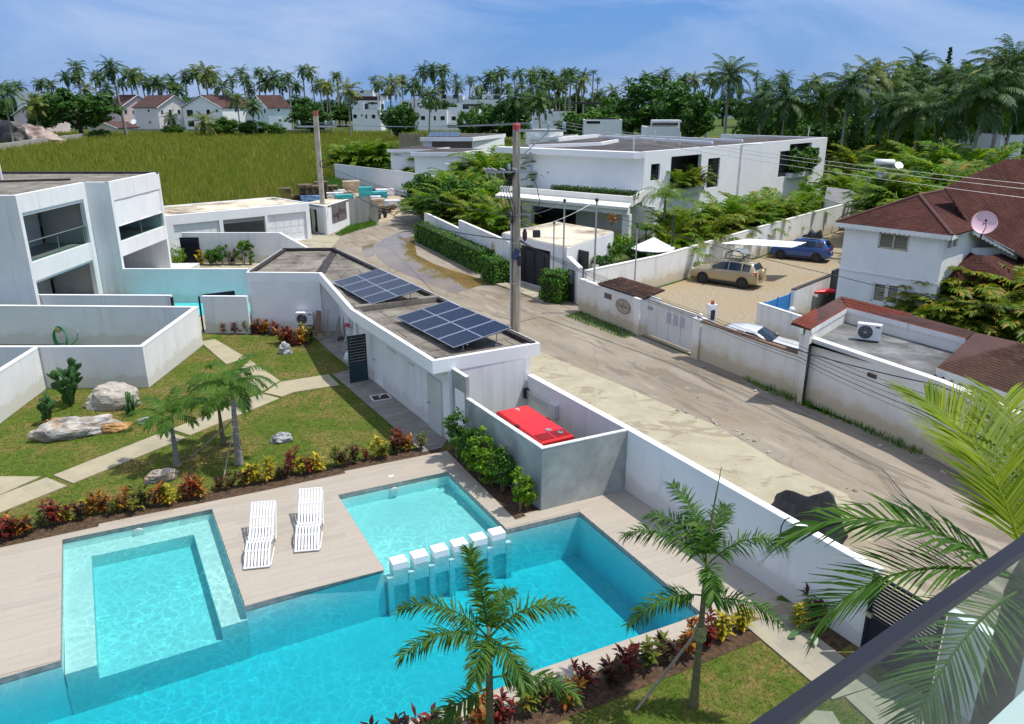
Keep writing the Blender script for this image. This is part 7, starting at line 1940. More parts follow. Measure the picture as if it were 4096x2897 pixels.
# garages, sign house, builders' yard
zg=3.05
gL_,gR_,gbl,gbm,gbr=(xy(q)for q in(W(655,865,zg),W(1233,812,zg),W(655,825,zg),W(1089,789,zg),W(1210,814,zg)))
ga=thing('garage_block','white garage row with three bays and a sandy flat roof','garage',(gL_.x,gL_.y,0));GA=ga.location
def ug(f):return UZ(gL_,gR_,*f)
d1=(ug((1385/2,640+520/2)),ug((1752/2,640+485/2)));d2=(ug((1782/2,640+480/2)),ug((2118/2,640+450/2)));d3=(ug((983+172/2,640+440/2)),ug((983+480/2,640+415/2)))
bays=[(d[0][0],d[1][0],0.02,(d[0][1]+d[1][1])/2)for d in(d1,d2,d3)]
dg_=(gR_-gL_).normalized();ng_=Vector((dg_.y,-dg_.x));g0_=gL_-dg_*5;Lg=5
mb=MB(GA);wallmesh(mb,g0_,gR_,0,zg,[(b[0]+5,b[1]+5,b[2],b[3])for b in bays],0.3);wallmesh(mb,gR_,gbr+Vector((0.3,0.9)),0,zg-0.003,[],0.25);mb.build('wall',M['white_clean'],ga)
mb=MB(GA);mb.prism([g0_-ng_*0.31,gR_-ng_*0.31-dg_*0.2,gbr+Vector((-0.2,0.6)),gbm,gbl,g0_-ng_*7],zg-0.3,zg-0.06);mb.build('roof',M['cream_roof'],ga)
mb=MB(GA);
for a,b in((gR_-ng_*0.1,gbm),(gbm,gbl)):
	dd=b-a;c=(a+b)/2;mb.box((c.x,c.y,zg-0.1),(dd.length,0.2,0.2),math.atan2(dd.y,dd.x))
mb.build('roof_kerb',M['white_clean'],ga)
for k,b in enumerate(bays):
	c=gL_+dg_*((b[0]+b[1])/2)-ng_*0.22;an=math.atan2(dg_.y,dg_.x);w_=b[1]-b[0]
	if k==1:
		c2_=c-ng_*4.5;mb=MB(GA);mb.box((c2_.x,c2_.y,1.4),(w_+9,0.1,2.7),an);mb.build('bay_back',M['plaster_in'],ga)
		c2_=c-ng_*2.3;mb=MB(GA);mb.box((c2_.x,c2_.y,0.01),(w_+6,4.6,0.02),an);mb.build('bay_floor',M['charcoal'],ga)
		mb=MB(GA);mb.box((c.x,c.y,b[3]-0.18),(w_,0.08,0.35),an);mb.build('raised_door',M['grey_metal'],ga)
		continue
	mb=MB(GA);mb.box((c.x,c.y,b[3]/2),(w_,0.04,b[3]),an);do=mb.build('garage_door',M['white_metal'],ga)
	for r in range(4):
		for s_ in range(5):
			q=gL_+dg_*(b[0]+w_*(s_+0.5)/5)-ng_*0.19;hh=b[3]/4
			mb=MB(GA);mb.box((q.x,q.y,hh*(r+0.5)),(w_/5-0.09,0.03,hh-0.10),an);mb.build('door_panel',M['white_metal'],do)
sh=[T2(500,345,2.5).to_2d(),T2(640,372,2.5).to_2d(),T2(825,313,2.5).to_2d(),T2(790,318,2.5).to_2d()+Vector((-2.6,1.2))]
pD0,pD1,pC,pR=T2(520,575).to_2d(),T2(605,580).to_2d(),T2(655,600).to_2d(),T2(835,530).to_2d()
so=thing('sign_house','small white gate lodge carrying a dark sign','building',(pC.x,pC.y,0));SH=so.location
mb=MB(SH)
wl=(pC-pD0);mb_l=wl.length
p_back=pD0+Vector((0.4,3.4))
wallmesh(mb,pD0-(pC-pD0).normalized()*0.6,pC,0,2.52,[(0.95,1.75,0.02,2.1)],0.22);wallmesh(mb,pC,pR,0,2.518,[],0.22);mb.build('wall',M['white_clean'],so)
mb=MB(SH);mb.prism([pD0-(pC-pD0).normalized()*0.6,pC,pR,p_back],2.30,2.50);mb.build('roof',M['cream_roof'],so)
mb=MB(SH);q=pD0+(pC-pD0).normalized()*0.75+Vector((0.3,0.5));mb.box((q.x,q.y,1.1),(1.2,0.08,2.2),math.atan2((pC-pD0).y,(pC-pD0).x));mb.build('interior_shade_panel',M['black'],so)  # black board painted in for the shade inside the lodge doorway
mb=MB(SH);dd=(pC-pD0).normalized();nn_=Vector((dd.y,-dd.x))
for k in range(9):
	for s_ in range(2):
		q0=pD0+dd*(0.0+(0.25 if(k+s_)%2 else 0.0))+nn_*0.05
for z in[0.1+0.22*k for k in range(10)]:mb.box(((pD0+dd*0.1+nn_*0.06).x,(pD0+dd*0.1+nn_*0.06).y,z),(0.55,0.03,0.03),math.atan2(dd.y,dd.x))
for u in(-0.16,0.02,0.2,0.36):mb.box(((pD0+dd*u+nn_*0.06).x,(pD0+dd*u+nn_*0.06).y,1.1),(0.03,0.03,2.05),math.atan2(dd.y,dd.x))
mb.build('grille',M['charcoal'],so)
ds=(pR-pC).normalized();ns_=Vector((ds.y,-ds.x))
sg4=[UZ(pC,pR,983+x/2,640+y/2)for x,y in((686,366),(800,326),(803,465),(692,509))]
u0,u1=(sg4[0][0]+sg4[3][0])/2,(sg4[1][0]+sg4[2][0])/2;z0,z1=(sg4[2][1]+sg4[3][1])/2,(sg4[0][1]+sg4[1][1])/2
q=pC+ds*((u0+u1)/2)+ns_*0.03
sn=thing('lodge_sign','dark grey sign with maroon script on the gate lodge','sign',(q.x,q.y,(z0+z1)/2),math.atan2(ds.y,ds.x))
mb=MB();mb.box((0,0,0),(u1-u0,0.04,z1-z0));mb.build('board',noisy('grey_sign_board',(0.12,0.115,0.115),(0.19,0.18,0.18),2,0.5,0.05),sn)
M['maroon']=plain('maroon_lettering',(0.10,0.018,0.022),0.5);M['darklet']=plain('dark_lettering',(0.045,0.03,0.04),0.5)
wS_=u1-u0
mb=MB();mb.path([(-0.02*wS_,-0.03,0.30),(-0.09*wS_,-0.03,0.05),(-0.06*wS_,-0.03,-0.45),(-0.10*wS_,-0.03,-0.62),(-0.13*wS_,-0.03,-0.5),(-0.06*wS_,-0.03,-0.2),(0.02*wS_,-0.03,0.32),(-0.01*wS_,-0.03,0.42),(-0.05*wS_,-0.03,0.25)],0.03,5)
mb.path([(-0.08*wS_,-0.03,-0.18),(0.15*wS_,-0.03,-0.15),(0.46*wS_,-0.03,-0.12)],0.025,5);mb.build('script_letter',M['maroon'],sn)
for s_,x,z in(('passi',-0.30,-0.12),('lora',0.22,0.08)):
	t_=link('lettering',text_mesh(s_,0.55*wS_/2.4,M['darklet'],0.2),sn,(x*wS_,-0.03,z));t_.rotation_euler=(R(90),0,0)
cfz=thing('corrugated_fence','grey corrugated metal fence right of the gate lodge','fence',(pR.x,pR.y,0))
fR=T2(1010,495).to_2d();f2a=T2(1018,500).to_2d();f2b=T2(1065,495).to_2d()
M['corrugated']=noisy('weathered_zinc',(0.30,0.30,0.28),(0.42,0.42,0.40),0.8,0.5,0.1,5,(3,3,0.3),metal=0.3)
def corr(a,b,h,m,root):
	dd=(b-a);n_=max(6,int(dd.length/0.055));nr=Vector((dd.y,-dd.x)).normalized();mb=MB(root.location);vs_=[]
	for k in range(n_+1):
		q=a+dd*k/n_+nr*(0.022 if k%2 else-0.022);vs_+=[(q.x,q.y,0.02),(q.x,q.y,h)]
	mb.add(vs_,[(2*k,2*k+2,2*k+3,2*k+1)for k in range(n_)]);return mb
npan=4
for k in range(npan):
	a=pR.lerp(fR,k/npan+0.004);b=pR.lerp(fR,(k+1)/npan);corr(a,b,2.5,None,cfz).build('sheet',M['corrugated'],cfz)
cf2=thing('corrugated_fence','short low corrugated gate leaf at the end of the metal fence','gate',(f2a.x,f2a.y,0));corr(f2a,f2b,1.75,None,cf2).build('sheet',M['corrugated'],cf2)
M['pallet']=noisy('pallet_wood',(0.13,0.095,0.06),(0.30,0.23,0.15),5,0.85,0.3)
M['tarp_turq']=noisy('turquoise_wrap',(0.03,0.30,0.32),(0.06,0.42,0.44),2,0.4,0.4,4)
M['tarp_blue']=noisy('blue_wrap',(0.10,0.25,0.55),(0.30,0.45,0.72),2,0.4,0.4,4)
M['tarp_white']=noisy('white_wrap',(0.55,0.55,0.56),(0.75,0.75,0.76),3,0.5,0.4,4)
M['brick_pile']=noisy('tan_blocks',(0.30,0.22,0.15),(0.52,0.42,0.30),4,0.9,0.5)
pal_b=MB()
pal=MB()
for k in range(6):pal.box((0,-0.5+k*0.2,0.12),(1.2,0.12,0.025))
for k in(-1,0,1):pal.box((k*0.54,0,0.055),(0.1,1.1,0.1))
pal_me=pal.mesh('pallet',M['pallet'])
def pallet_stack(px_,py_,n_,label,rz=0.3):
	q=T2(px_,py_);t=thing('pallet_stack',label,'pallets',(q.x,q.y,0),rz,'stacks of wooden pallets')
	for k in range(n_):
		o=link('pallet',pal_me,t,(rnd.uniform(-0.04,0.04),rnd.uniform(-0.04,0.04),k*0.14));o.rotation_euler=(0,0,rnd.uniform(-0.05,0.05));o.scale=(1.3,1.3,1)
pallet_stack(310,330,11,'tall pallet stack leftmost in the builders yard');pallet_stack(395,330,5,'low pallet stack next to the leftmost one');pallet_stack(485,330,14,'dark pallet stack left of the concrete pole');pallet_stack(545,330,13,'pale-topped pallet stack touching the concrete pole');pallet_stack(610,292,13,'tallest pallet stack behind the concrete pole');pallet_stack(690,285,9,'pallet stack right of the concrete pole')
def bundle(px_,py_,s,m,label,rz=0.3,name='wrapped_bundle'):
	q=T2(px_,py_);t=thing(name,label,'bundle',(q.x,q.y,0),rz)
	bm=bmesh.new();bmesh.ops.create_cube(bm,size=1.0);bmesh.ops.subdivide_edges(bm,edges=bm.edges[:],cuts=4,use_grid_fill=True)
	for v in bm.verts:
		n_=mnoise.noise(v.co*3.1+Vector((px_,py_,0)))*0.06;v.co*=(1+n_-0.10*max(0,v.co.length-0.62))
		v.co=Vector((v.co.x*s[0],v.co.y*s[1],(v.co.z+0.5)*s[2]))
	me=bpy.data.meshes.new('wrap');bm.to_mesh(me);bm.free();me.materials.append(M[m]);link('wrap',me,t)
	mb=MB();mb.box((0,0,0.06),(s[0]*0.98,s[1]*0.98,0.12));mb.build('pallet',M['pallet'],t)
bundle(535,335,(2.6,1.4,0.75),'tarp_blue','pale blue wrapped bundle left of the pole foot');bundle(18,315,(1.8,1.2,0.7),'tarp_turq','turquoise bundle behind the garage roof')
bundle(960,300,(1.6,1.3,1.25),'tarp_turq','tall turquoise bundle behind the corrugated fence');bundle(1072,328,(1.7,1.3,1.1),'tarp_turq','turquoise bundle right of the corrugated fence')
bundle(790,310,(2.2,1.2,0.5),'tarp_turq','flat turquoise bundle left of the fence top');bundle(715,300,(2.0,1.3,0.6),'tarp_white','flat white bundle near the pole');bundle(750,285,(1.5,1.2,0.7),'tarp_white','white wrapped boxes in the middle of the yard');bundle(845,262,(2.2,1.7,1.5),'brick_pile','tall pile of tan blocks in front of the grey wall');bundle(1115,285,(2.2,1.5,0.8),'tarp_white','white sheeted pile beside the green thicket');bundle(1175,395,(1.7,1.3,1.0),'tarp_white','grey wrapped blocks beside the leaning pallets');bundle(1060,375,(1.5,1.1,0.9),'brick_pile','brown block pile behind the leaning pallets');bundle(1190,345,(2.2,1.2,0.5),'brick_pile','low tan pile at the edge of the thicket');bundle(800,290,(1.4,1.1,0.6),'brick_pile','brown bundle between the white boxes');bundle(1040,345,(1.2,1.0,0.8),'tarp_white','pale bundle under the turquoise one')
q=T2(1115,425);lp=thing('leaning_pallets','broken pallets leaning in a heap at the yard entrance','pallets',(q.x,q.y,0),0.4)
for k in range(5):
	o=link('pallet',pal_me,lp,(-0.8+k*0.4,0.2*k-0.3,0.25+0.05*k));o.rotation_euler=(R(35-12*k),R(20),rnd.uniform(0,1.2))
M['dirt']=noisy('pale_yard_dirt',(0.34,0.26,0.17),(0.48,0.39,0.28),2,0.95,0.4)
sheet([[T2(*p_)[:2]for p_ in((1065,500),(1240,480),(1240,250),(700,250),(640,330),(1010,330))]],0.002,'yard_dirt',M['dirt'])
q=T2(1092,470);mo=thing('motorcycle','small dark motorcycle parked at the yard entrance','motorcycle',(q.x,q.y,0),1.2)
for x in(-0.6,0.6):
	mb=MB();mb.lathe((x,0,0.3),[(0.2,-0.05),(0.3,-0.05),(0.3,0.05),(0.2,0.05)],16,rot=Matrix.Rotation(R(90),3,'X'));mb.build('wheel',M['rubber'],mo)
mb=MB();mb.path([(-0.6,0,0.3),(-0.2,0,0.45),(0.2,0,0.5),(0.45,0,0.85),(0.6,0,0.3)],0.06,6);mb.build('frame',M['charcoal'],mo)
mb=MB();mb.box((-0.25,0,0.75),(0.7,0.22,0.12));mb.build('seat',M['black'],mo)
mb=MB();mb.lathe((0.15,0,0.75),[(0.02,-0.15),(0.14,-0.1),(0.14,0.08),(0.02,0.12)],10);mb.build('tank',plain('dark_red_tank',(0.12,0.01,0.012),0.3),mo)
mb=MB();mb.tube((0.45,-0.35,1.0),(0.45,0.35,1.0),0.02);mb.build('handlebar',M['charcoal'],mo)
# street wall on the right, sign, gate
pL0,pP0,pG0,pG1,pP1=B3(695,285).to_2d(),B3(1140,470).to_2d(),B3(1212,478).to_2d(),B3(1590,630).to_2d(),B3(1610,660).to_2d()
pW1=B3(2296,930).to_2d();dW=(pW1-pP1).normalized();pW2=pP1+dW*((B4(490,560).to_2d()-pP1).dot(dW));pW3=B4(1500,1030).to_2d();pW4=B4(2000,1300).to_2d();pW5=pW4+(pW4-pW3).normalized()*10
gwall('sign_wall',[pL0,pP0-(pP0-pL0).normalized()*0.1],[1.85,1.80],0.25,'cream wall carrying the oval Passiflora sign'.replace(' Passiflora',' lettered'),M['cream_wall'],capm=M['cream_wall'],side=1)
dQ=(pP0-pL0).normalized();nQ=Vector((dQ.y,-dQ.x))
for k,p_ in enumerate((pP0,pP1-dW*0.05)):
	t=thing('gate_pillar',('white gate pillar beside the oval sign','white gate pillar with a globe lamp')[k],'pillar',(p_.x,p_.y,0),math.atan2(dQ.y,dQ.x))
	mb=MB();mb.box((0.2,0.12,0.93),(0.42,0.42,1.86));mb.build('shaft',M['white_dirty'],t);mb=MB();mb.box((0.2,0.12,1.89),(0.48,0.48,0.06));mb.build('cap',M['white_clean'],t)
	if k==1:
		mb=MB();mb.lathe((0.2,0.12,2.02),[(0.03,-0.12)]+[(0.12*math.sin(a),-0.12*math.cos(a))for a in[math.pi*j/8 for j in range(1,8)]]+[(0.02,0.12)],12);mb.build('globe',M['white_plastic'],t,True)
ou=UZ(pL0,pP0,1966+1058/2,1100+252/2);ol=UZ(pL0,pP0,1966+1002/2,1100+235/2);orr=UZ(pL0,pP0,1966+1113/2,1100+270/2)
q=pL0+dQ*ou[0]+nQ*0.03;rx=abs(orr[0]-ol[0])/2;rz_=rx*0.60
osn=thing('oval_sign','oval tan stone sign with engraved script on the cream wall','sign',(q.x,q.y,ou[1]),math.atan2(dQ.y,dQ.x))
n_=36
mb=MB();mb.add([(rx*math.cos(2*math.pi*k/n_),y,rz_*math.sin(2*math.pi*k/n_))for y in(-0.035,0.035)for k in range(n_)],[tuple(range(n_))]+[(k,k+n_,(k+1)%n_+n_,(k+1)%n_)for k in range(n_)]);mb.build('plate',noisy('tan_stone',(0.34,0.29,0.23),(0.42,0.36,0.29),3,0.8,0.2),osn)
mb=MB();mb.path([(rx*math.cos(2*math.pi*k/n_),-0.036,rz_*math.sin(2*math.pi*k/n_))for k in range(n_+1)],0.016,4);mb.build('rim',plain('dark_rim',(0.13,0.11,0.09),0.7),osn)
M['engrave']=plain('engraved_brown',(0.10,0.075,0.055),0.8)
for s_,x,z,sz in(('Passi',-0.42,0.03,0.40),('lora',0.45,0.02,0.40)):
	t_=link('lettering',text_mesh(s_,rx*sz,M['engrave'],0.3,0.002),osn,(x*rx,-0.04,z));t_.rotation_euler=(R(90),0,0)
mb=MB();mb.path([(0.22*rx,-0.04,0.32*rx),(0.13*rx,-0.04,0.36*rx),(0.04*rx,-0.04,0.1*rx),(-0.06*rx,-0.04,-0.3*rx),(-0.15*rx,-0.04,-0.38*rx)],0.012,5);mb.path([(-0.03*rx,-0.04,0.02),(0.16*rx,-0.04,0.03)],0.01,4);mb.path([(0.05*rx,-0.04,-0.36*rx),(0.12*rx,-0.04,-0.33*rx),(0.08*rx,-0.04,-0.42*rx)],0.009,4);mb.build('script_letter',M['engrave'],osn)
vu=UZ(pL0,pP0,1966+934/2,1100+170/2);q=pL0+dQ*vu[0]+nQ*0.01
vg=thing('wall_vent','grey block vent left of the oval sign','vent',(q.x,q.y,vu[1]),math.atan2(dQ.y,dQ.x))
mb=MB();mb.box((0,0,0),(0.62,0.06,0.30));mb.build('frame',plain('vent_grey',(0.25,0.23,0.20),0.8),vg)
for k in range(6):mb=MB();mb.box((-0.25+k*0.1,-0.035,0),(0.03,0.02,0.24));mb.build('slot',M['charcoal'],vg)
M['shingle_red']=leafmat('red_shingles',[(0.135,0.038,0.034),(0.155,0.044,0.039),(0.17,0.05,0.044),(0.145,0.041,0.036)],0.0,0.9,0.1,gain=1.0)
M['shingle_brown']=leafmat('maroon_shingles',[(0.074,0.030,0.031),(0.082,0.034,0.034),(0.092,0.039,0.039),(0.070,0.029,0.030)],0.0,0.9,0.1,gain=1.0)
M['shingle_dark']=leafmat('dark_brown_shingles',[(0.055,0.030,0.028),(0.07,0.04,0.036),(0.085,0.05,0.045)],0.0,0.9,0.1,gain=1.0)
def shingles(root,poly,m,rowh,tabw,objs=0,lift=0.014):
	"""courses of shingle tabs over a planar roof polygon; poly[0]->poly[1] is the eave"""
	P=[Vector(p_)for p_ in poly];o0=P[0];ex=(P[1]-P[0]).normalized()
	nr=Vector((0,0,0))
	for i in range(1,len(P)-1):nr+=(P[i]-P[0]).cross(P[i+1]-P[0])
	nr.normalize()
	if nr.z<0:nr=-nr
	ey=nr.cross(ex).normalized()
	if sum((p_-o0).dot(ey)for p_ in P)<0:ey=-ey
	pl=[((p_-o0).dot(ex),(p_-o0).dot(ey))for p_ in P]
	xs=[a for a,b in pl];ys=[b for a,b in pl]
	big=MB(root.location);k=0;row=0;y=min(ys);made=0
	while y<max(ys):
		yc=y+rowh/2;cr=[]
		for i in range(len(pl)):
			(x1,y1),(x2,y2)=pl[i],pl[(i+1)%len(pl)]
			if(y1>yc)!=(y2>yc):cr.append(x1+(x2-x1)*(yc-y1)/(y2-y1))
		cr.sort()
		for i in range(0,len(cr)-1,2):
			x=cr[i];off=(row%2)*tabw/2;first=True
			while x<cr[i+1]-0.01:
				nx=min(cr[i+1],(math.floor((x-off)/tabw+1e-4)+1)*tabw+off)
				g=0.012;h0=lift*rnd.uniform(0.8,1.3)
				a,b=x+g/2,nx-g/2
				if b>a:
					vs_=[o0+ex*a+ey*y+nr*h0,o0+ex*b+ey*y+nr*h0,o0+ex*b+ey*(y+rowh*1.02)+nr*0.004,o0+ex*a+ey*(y+rowh*1.02)+nr*0.004,o0+ex*a+ey*y-nr*0.01,o0+ex*b+ey*y-nr*0.01]
					fs_=[(0,1,2,3),(4,5,1,0),(4,0,3),(5,2,1)]
					if made<objs:
						mb=MB(root.location);mb.add(vs_,fs_);mb.build('shingle',m,root);made+=1
					else:big.add(vs_,fs_)
				x=nx
		y+=rowh;row+=1
	if big.v:o=big.build('shingle_courses',m,root);o['kind']='stuff'
def roofplane(root,poly,thick,m,name='roof'):
	mb=MB(root.location);P=[Vector(p_)for p_ in poly];n_=(P[1]-P[0]).cross(P[2]-P[0])
	mb.slab(P if n_.z>0 else P[::-1],thick);return mb.build(name,m,root)
lt=thing('lean_to','maroon lean-to roof behind the sign wall','shed',(pL0.x,pL0.y,0))
lr0=[B3(845,68,1.95),B3(1215,188,1.95),B3(1385,118,2.35),B3(1040,15,2.35)]
mb=MB(lt.location);mb.prism([v.to_2d()*0.96+(lr0[0].to_2d()+lr0[2].to_2d())/2*0.04 for v in lr0],0,1.85);mb.build('wall',M['white_dirty'],lt)
roofplane(lt,lr0,0.08,M['roof_brown']);shingles(lt,lr0,M['shingle_dark'],0.2,0.35,0)
gt_=thing('sliding_gate','white panelled sliding gate of the parking yard','gate',(pG0.x,pG0.y,0),math.atan2((pG1-pG0).y,(pG1-pG0).x));LGt=(pG1-pG0).length
M['gate_white']=noisy('off_white_gate',(0.60,0.60,0.58),(0.68,0.68,0.66),1,0.6,0.1)
npn=4
for k in range(npn):
	for r in range(12):
		mb=MB();mb.box((LGt*(k+0.5)/npn,0.12,0.14+0.145*r+0.07),(LGt/npn-0.03,0.035,0.141));mb.build('board',M['gate_white'],gt_)
mb=MB();mb.box((LGt/2,0.15,0.98),(LGt,0.04,1.78));mb.box((LGt/2,0.12,1.90),(LGt,0.07,0.05));mb.build('frame',M['gate_white'],gt_)
mb=MB();mb.box((LGt/2,0.0,0.03),(LGt+0.5,0.2,0.06));mb.build('track',M['pave'],gt_)
for k in range(3):mb=MB();mb.box((LGt*(0.50+0.135*k),0.09,1.30-0.0*k),(0.30,0.02,0.52));mb.build('vent_panel',plain('lilac_grey',(0.40,0.40,0.46),0.6)if k==0 else bpy.data.materials['lilac_grey'],gt_)
mb=MB();mb.box((0.32,0.09,1.45),(0.4,0.02,0.14));mb.build('letter_slot',M['grey_metal'],gt_)
for k in range(6):mb=MB();mb.tube((0.1+0.12*k,0.15,1.92),(0.1+0.12*k,0.15,2.10),0.018,n=5);mb.build('spike',M['white_metal'],gt_)
q=B3(1745,330,1.2);go=thing('gate_operator','white gate operator post with orange beacon','gate operator',(q.x+0.2,q.y+0.4,0),0.3)
mb=MB();mb.box((0,0,0.85),(0.42,0.35,1.7));mb.build('case',M['white_metal'],go);mb=MB();mb.box((-0.05,-0.19,1.2),(0.22,0.02,0.5));mb.build('panel',M['charcoal'],go)
mb=MB();mb.lathe((0,0,1.7),[(0.10,0),(0.10,0.04)],10);mb.build('beacon_base',M['charcoal'],go);mb=MB();mb.lathe((0,0,1.74),[(0.08,0),(0.085,0.1),(0.06,0.16),(0.01,0.18)],12);mb.build('beacon',plain('orange_lens',(0.55,0.10,0.01),0.2),go,True)
gwall('street_wall',[pP1+dW*0.42,pW2],1.85,0.25,'cream street wall topped with broken tiles before the white car',M['cream_wall'],capm=noisy('tile_coping',(0.12,0.06,0.04),(0.28,0.20,0.14),14,0.9,0.6),side=1,cap=0.07)
gwall('street_wall',[pW2+dW*0.01,pW3,pW4,pW5],2.62,0.28,'tall cream street wall below the brown annexe roof',M['cream_wall'],capm=M['cream_wall'],side=1)
zan=2.45
an_=thing('annexe','flat-roofed annexe with red shingle skirt behind the street wall','building',(pW2.x,pW2.y,0));AN=an_.location
iA=T4(880,1475,3.0);iE=W(2948+590/2,1300+48/2,3.0);iR=W(2948+1830/2,1300+125/2,3.0)
inn=[pW2+dW*0.3+Vector((0.26,0.14)),pW3+Vector((0.25,0.14)),iR.to_2d(),iA.to_2d(),iE.to_2d()]
M['slab_grey']=noisy('grey_roof_felt',(0.10,0.10,0.10),(0.24,0.24,0.24),0.9,0.8,0.3,8,c3=(0.05,0.05,0.05),s3=0.6)
mb=MB(AN);mb.prism([Vector(q_)for q_ in inn],0,zan);mb.build('flat_roof',M['slab_grey'],an_)
mb=MB(AN)
for a,b in((iE,iA),(iA,iR)):
	wallmesh(mb,b.to_2d(),a.to_2d(),2.2,3.0,[],0.15)if False else wallmesh(mb,a.to_2d(),b.to_2d(),0,3.02,[],0.2)
mb.build('inner_wall',M['cream_wall'],an_)
rR=W(2948+1905/2,1300+55/2,3.30)
rA=T4(830,1372,3.30);rE2=T4(430,1590,3.2)
for(lo0,lo1,hi1,hi0)in((iE,iA,rA,rE2),(iA,iR,rR,rA)):
	lo0=Vector((lo0.x,lo0.y,3.05));lo1=Vector((lo1.x,lo1.y,3.05))
	poly=[lo0,lo1,hi1,hi0]
	roofplane(an_,poly[:3],0.05,M['roof_brown'],'skirt_roof');roofplane(an_,[poly[0],poly[2],poly[3]],0.05,M['roof_brown'],'skirt_roof')
	shingles(an_,poly,M['shingle_red'],0.15,0.26,145)
def scallops(a,b,z,root,m,w=0.22,drop=0.20):
	a=Vector((a[0],a[1]));b=Vector((b[0],b[1]));d=b-a;n_=max(1,int(d.length/w));nr=Vector((d.y,-d.x)).normalized()
	mb=MB(root.location);vs_=[];fs_=[]
	for k in range(n_*4+1):
		q_=a+d*k/(n_*4)+nr*0.03;z_=z(k/(n_*4))if callable(z)else z
		dz=drop*(0.65+0.35*abs(math.sin(math.pi*k/4)))
		vs_+=[(q_.x,q_.y,z_+0.05),(q_.x,q_.y,z_-dz)]
	for k in range(n_*4):fs_.append((2*k,2*k+1,2*k+3,2*k+2))
	mb.add(vs_,fs_);mb.build('scalloped_board',m,root)
scallops(iE,iA,3.03,an_,M['white_dirty']);scallops(iA,iR,3.03,an_,M['white_dirty'])
dk=thing('brown_roof_house','low house with dark brown shingle roof at the right edge','house',(pW3.x,pW3.y,0))
e0,e1=W(2948+1600/2,1300+345/2,2.75),W(4096+60,1300+640/2,2.75);
k0,k1=W(2948+1905/2,1300+60/2,3.44),W(4096+60,1300+175/2,3.44)
roofplane(dk,[e0,e1,k1],0.06,M['roof_brown']);roofplane(dk,[e0,k1,k0],0.06,M['roof_brown']);shingles(dk,[e0,e1,k1,k0],M['shingle_dark'],0.16,0.3,120)
bk0,bk1=k0+Vector((1.6,2.0,-0.8)),k1+Vector((1.6,2.0,-0.8));roofplane(dk,[k0,k1,bk1],0.06,M['roof_brown'],'rear_roof');roofplane(dk,[k0,bk1,bk0],0.06,M['roof_brown'],'rear_roof')
mb=MB(dk.location);mb.prism([e0.to_2d()+Vector((0.3,0.2)),e1.to_2d()+Vector((0.3,0.2)),bk1.to_2d()-Vector((0.3,0.3)),bk0.to_2d()-Vector((0.3,0.3))],0,2.6);mb.build('wall',M['cream_wall'],dk)
scallops(e0,e1,2.72,dk,M['cream_wall'],0.3,0.25)
def aircon(label,loc,rz,sc=1.0):
	t=thing('air_conditioner',label,'air conditioner',loc,rz);t.scale=(sc,sc,sc)
	mb=MB();mb.box((0,0,0.37),(0.86,0.32,0.62));mb.build('case',M['white_plastic'],t)
	mb=MB();mb.lathe((-0.12,-0.165,0.37),[(0.26,-0.004),(0.26,0.012),(0.22,0.012)],24,rot=Matrix.Rotation(R(90),3,'X'));g=mb.build('fan_grille',M['charcoal'],t)
	mb=MB();mb.lathe((-0.12,-0.182,0.37),[(0.05,0),(0.05,0.01)],10,rot=Matrix.Rotation(R(90),3,'X'))
	for k in range(10):a=k*0.628;mb.tube((-0.12,-0.182,0.37),(-0.12+0.25*math.cos(a),-0.182,0.37+0.25*math.sin(a)),0.006,n=4)
	for r in(0.1,0.16,0.22):mb.path([(-0.12+r*math.cos(2*math.pi*k/20),-0.182,0.37+r*math.sin(2*math.pi*k/20))for k in range(21)],0.005,4)
	mb.build('grille_wire',M['grey_metal'],g)
	for x in(-0.3,0.3):mb=MB();mb.box((x,0,0.03),(0.08,0.34,0.06));mb.build('foot',M['charcoal'],t)
	mb=MB();mb.box((0.3,-0.165,0.6),(0.14,0.01,0.05));mb.build('badge',M['charcoal'],t)
	return t
q=B4(1045,125,zan);aircon('weathered air conditioner on the annexe flat roof',(q.x,q.y,zan),R(-28),1.0)
q=T2(485,1390);aircon('white air conditioner against the white wall by the crotons',(q.x,q.y,0.45),0.0,1.0)
mb=MB();mb.box((q.x,q.y,0.22),(0.9,0.4,0.44));tag(mb.build('plinth',M['white_dirty']),'low white plinth under the air conditioner','plinth')
for k,(x,y)in enumerate(((740,178),(1388,398))):
	q=W(2948+x/2,1300+y/2,2.3);mb=MB((q.x,q.y,0));mb.tube((q.x+0.15,q.y+0.08,2.32),(q.x-0.12,q.y-0.06,2.28),0.07,n=10)
	tag(mb.build('drain_spout',M['white_plastic'],None,loc=(q.x,q.y,0)),('white drain spout on the left of the cream wall','white drain spout on the right of the cream wall')[k],'pipe')
for k,(x,y)in enumerate(((1083,405),(1700,530))):
	dd=(pW3-pW2).normalized();u_,z_=UZ(pW2,pW3,2948+x/2,1300+y/2);q=pW2+dd*u_;nn=Vector((dd.y,-dd.x));q=q+nn*0.02
	t=thing('wall_vent',('brown vent block in the cream wall','small grey vent block farther right in the cream wall')[k],'vent',(q.x,q.y,z_),math.atan2(dd.y,dd.x))
	mb=MB();mb.box((0,0,0),(0.36,0.06,0.15));mb.build('block',plain('vent_brown_%d'%k,(0.16,0.11,0.08),0.9),t)
	for j in range(4):mb=MB();mb.box((-0.13+j*0.087,-0.035,0),(0.05,0.02,0.09));mb.build('slot',M['black'],t)
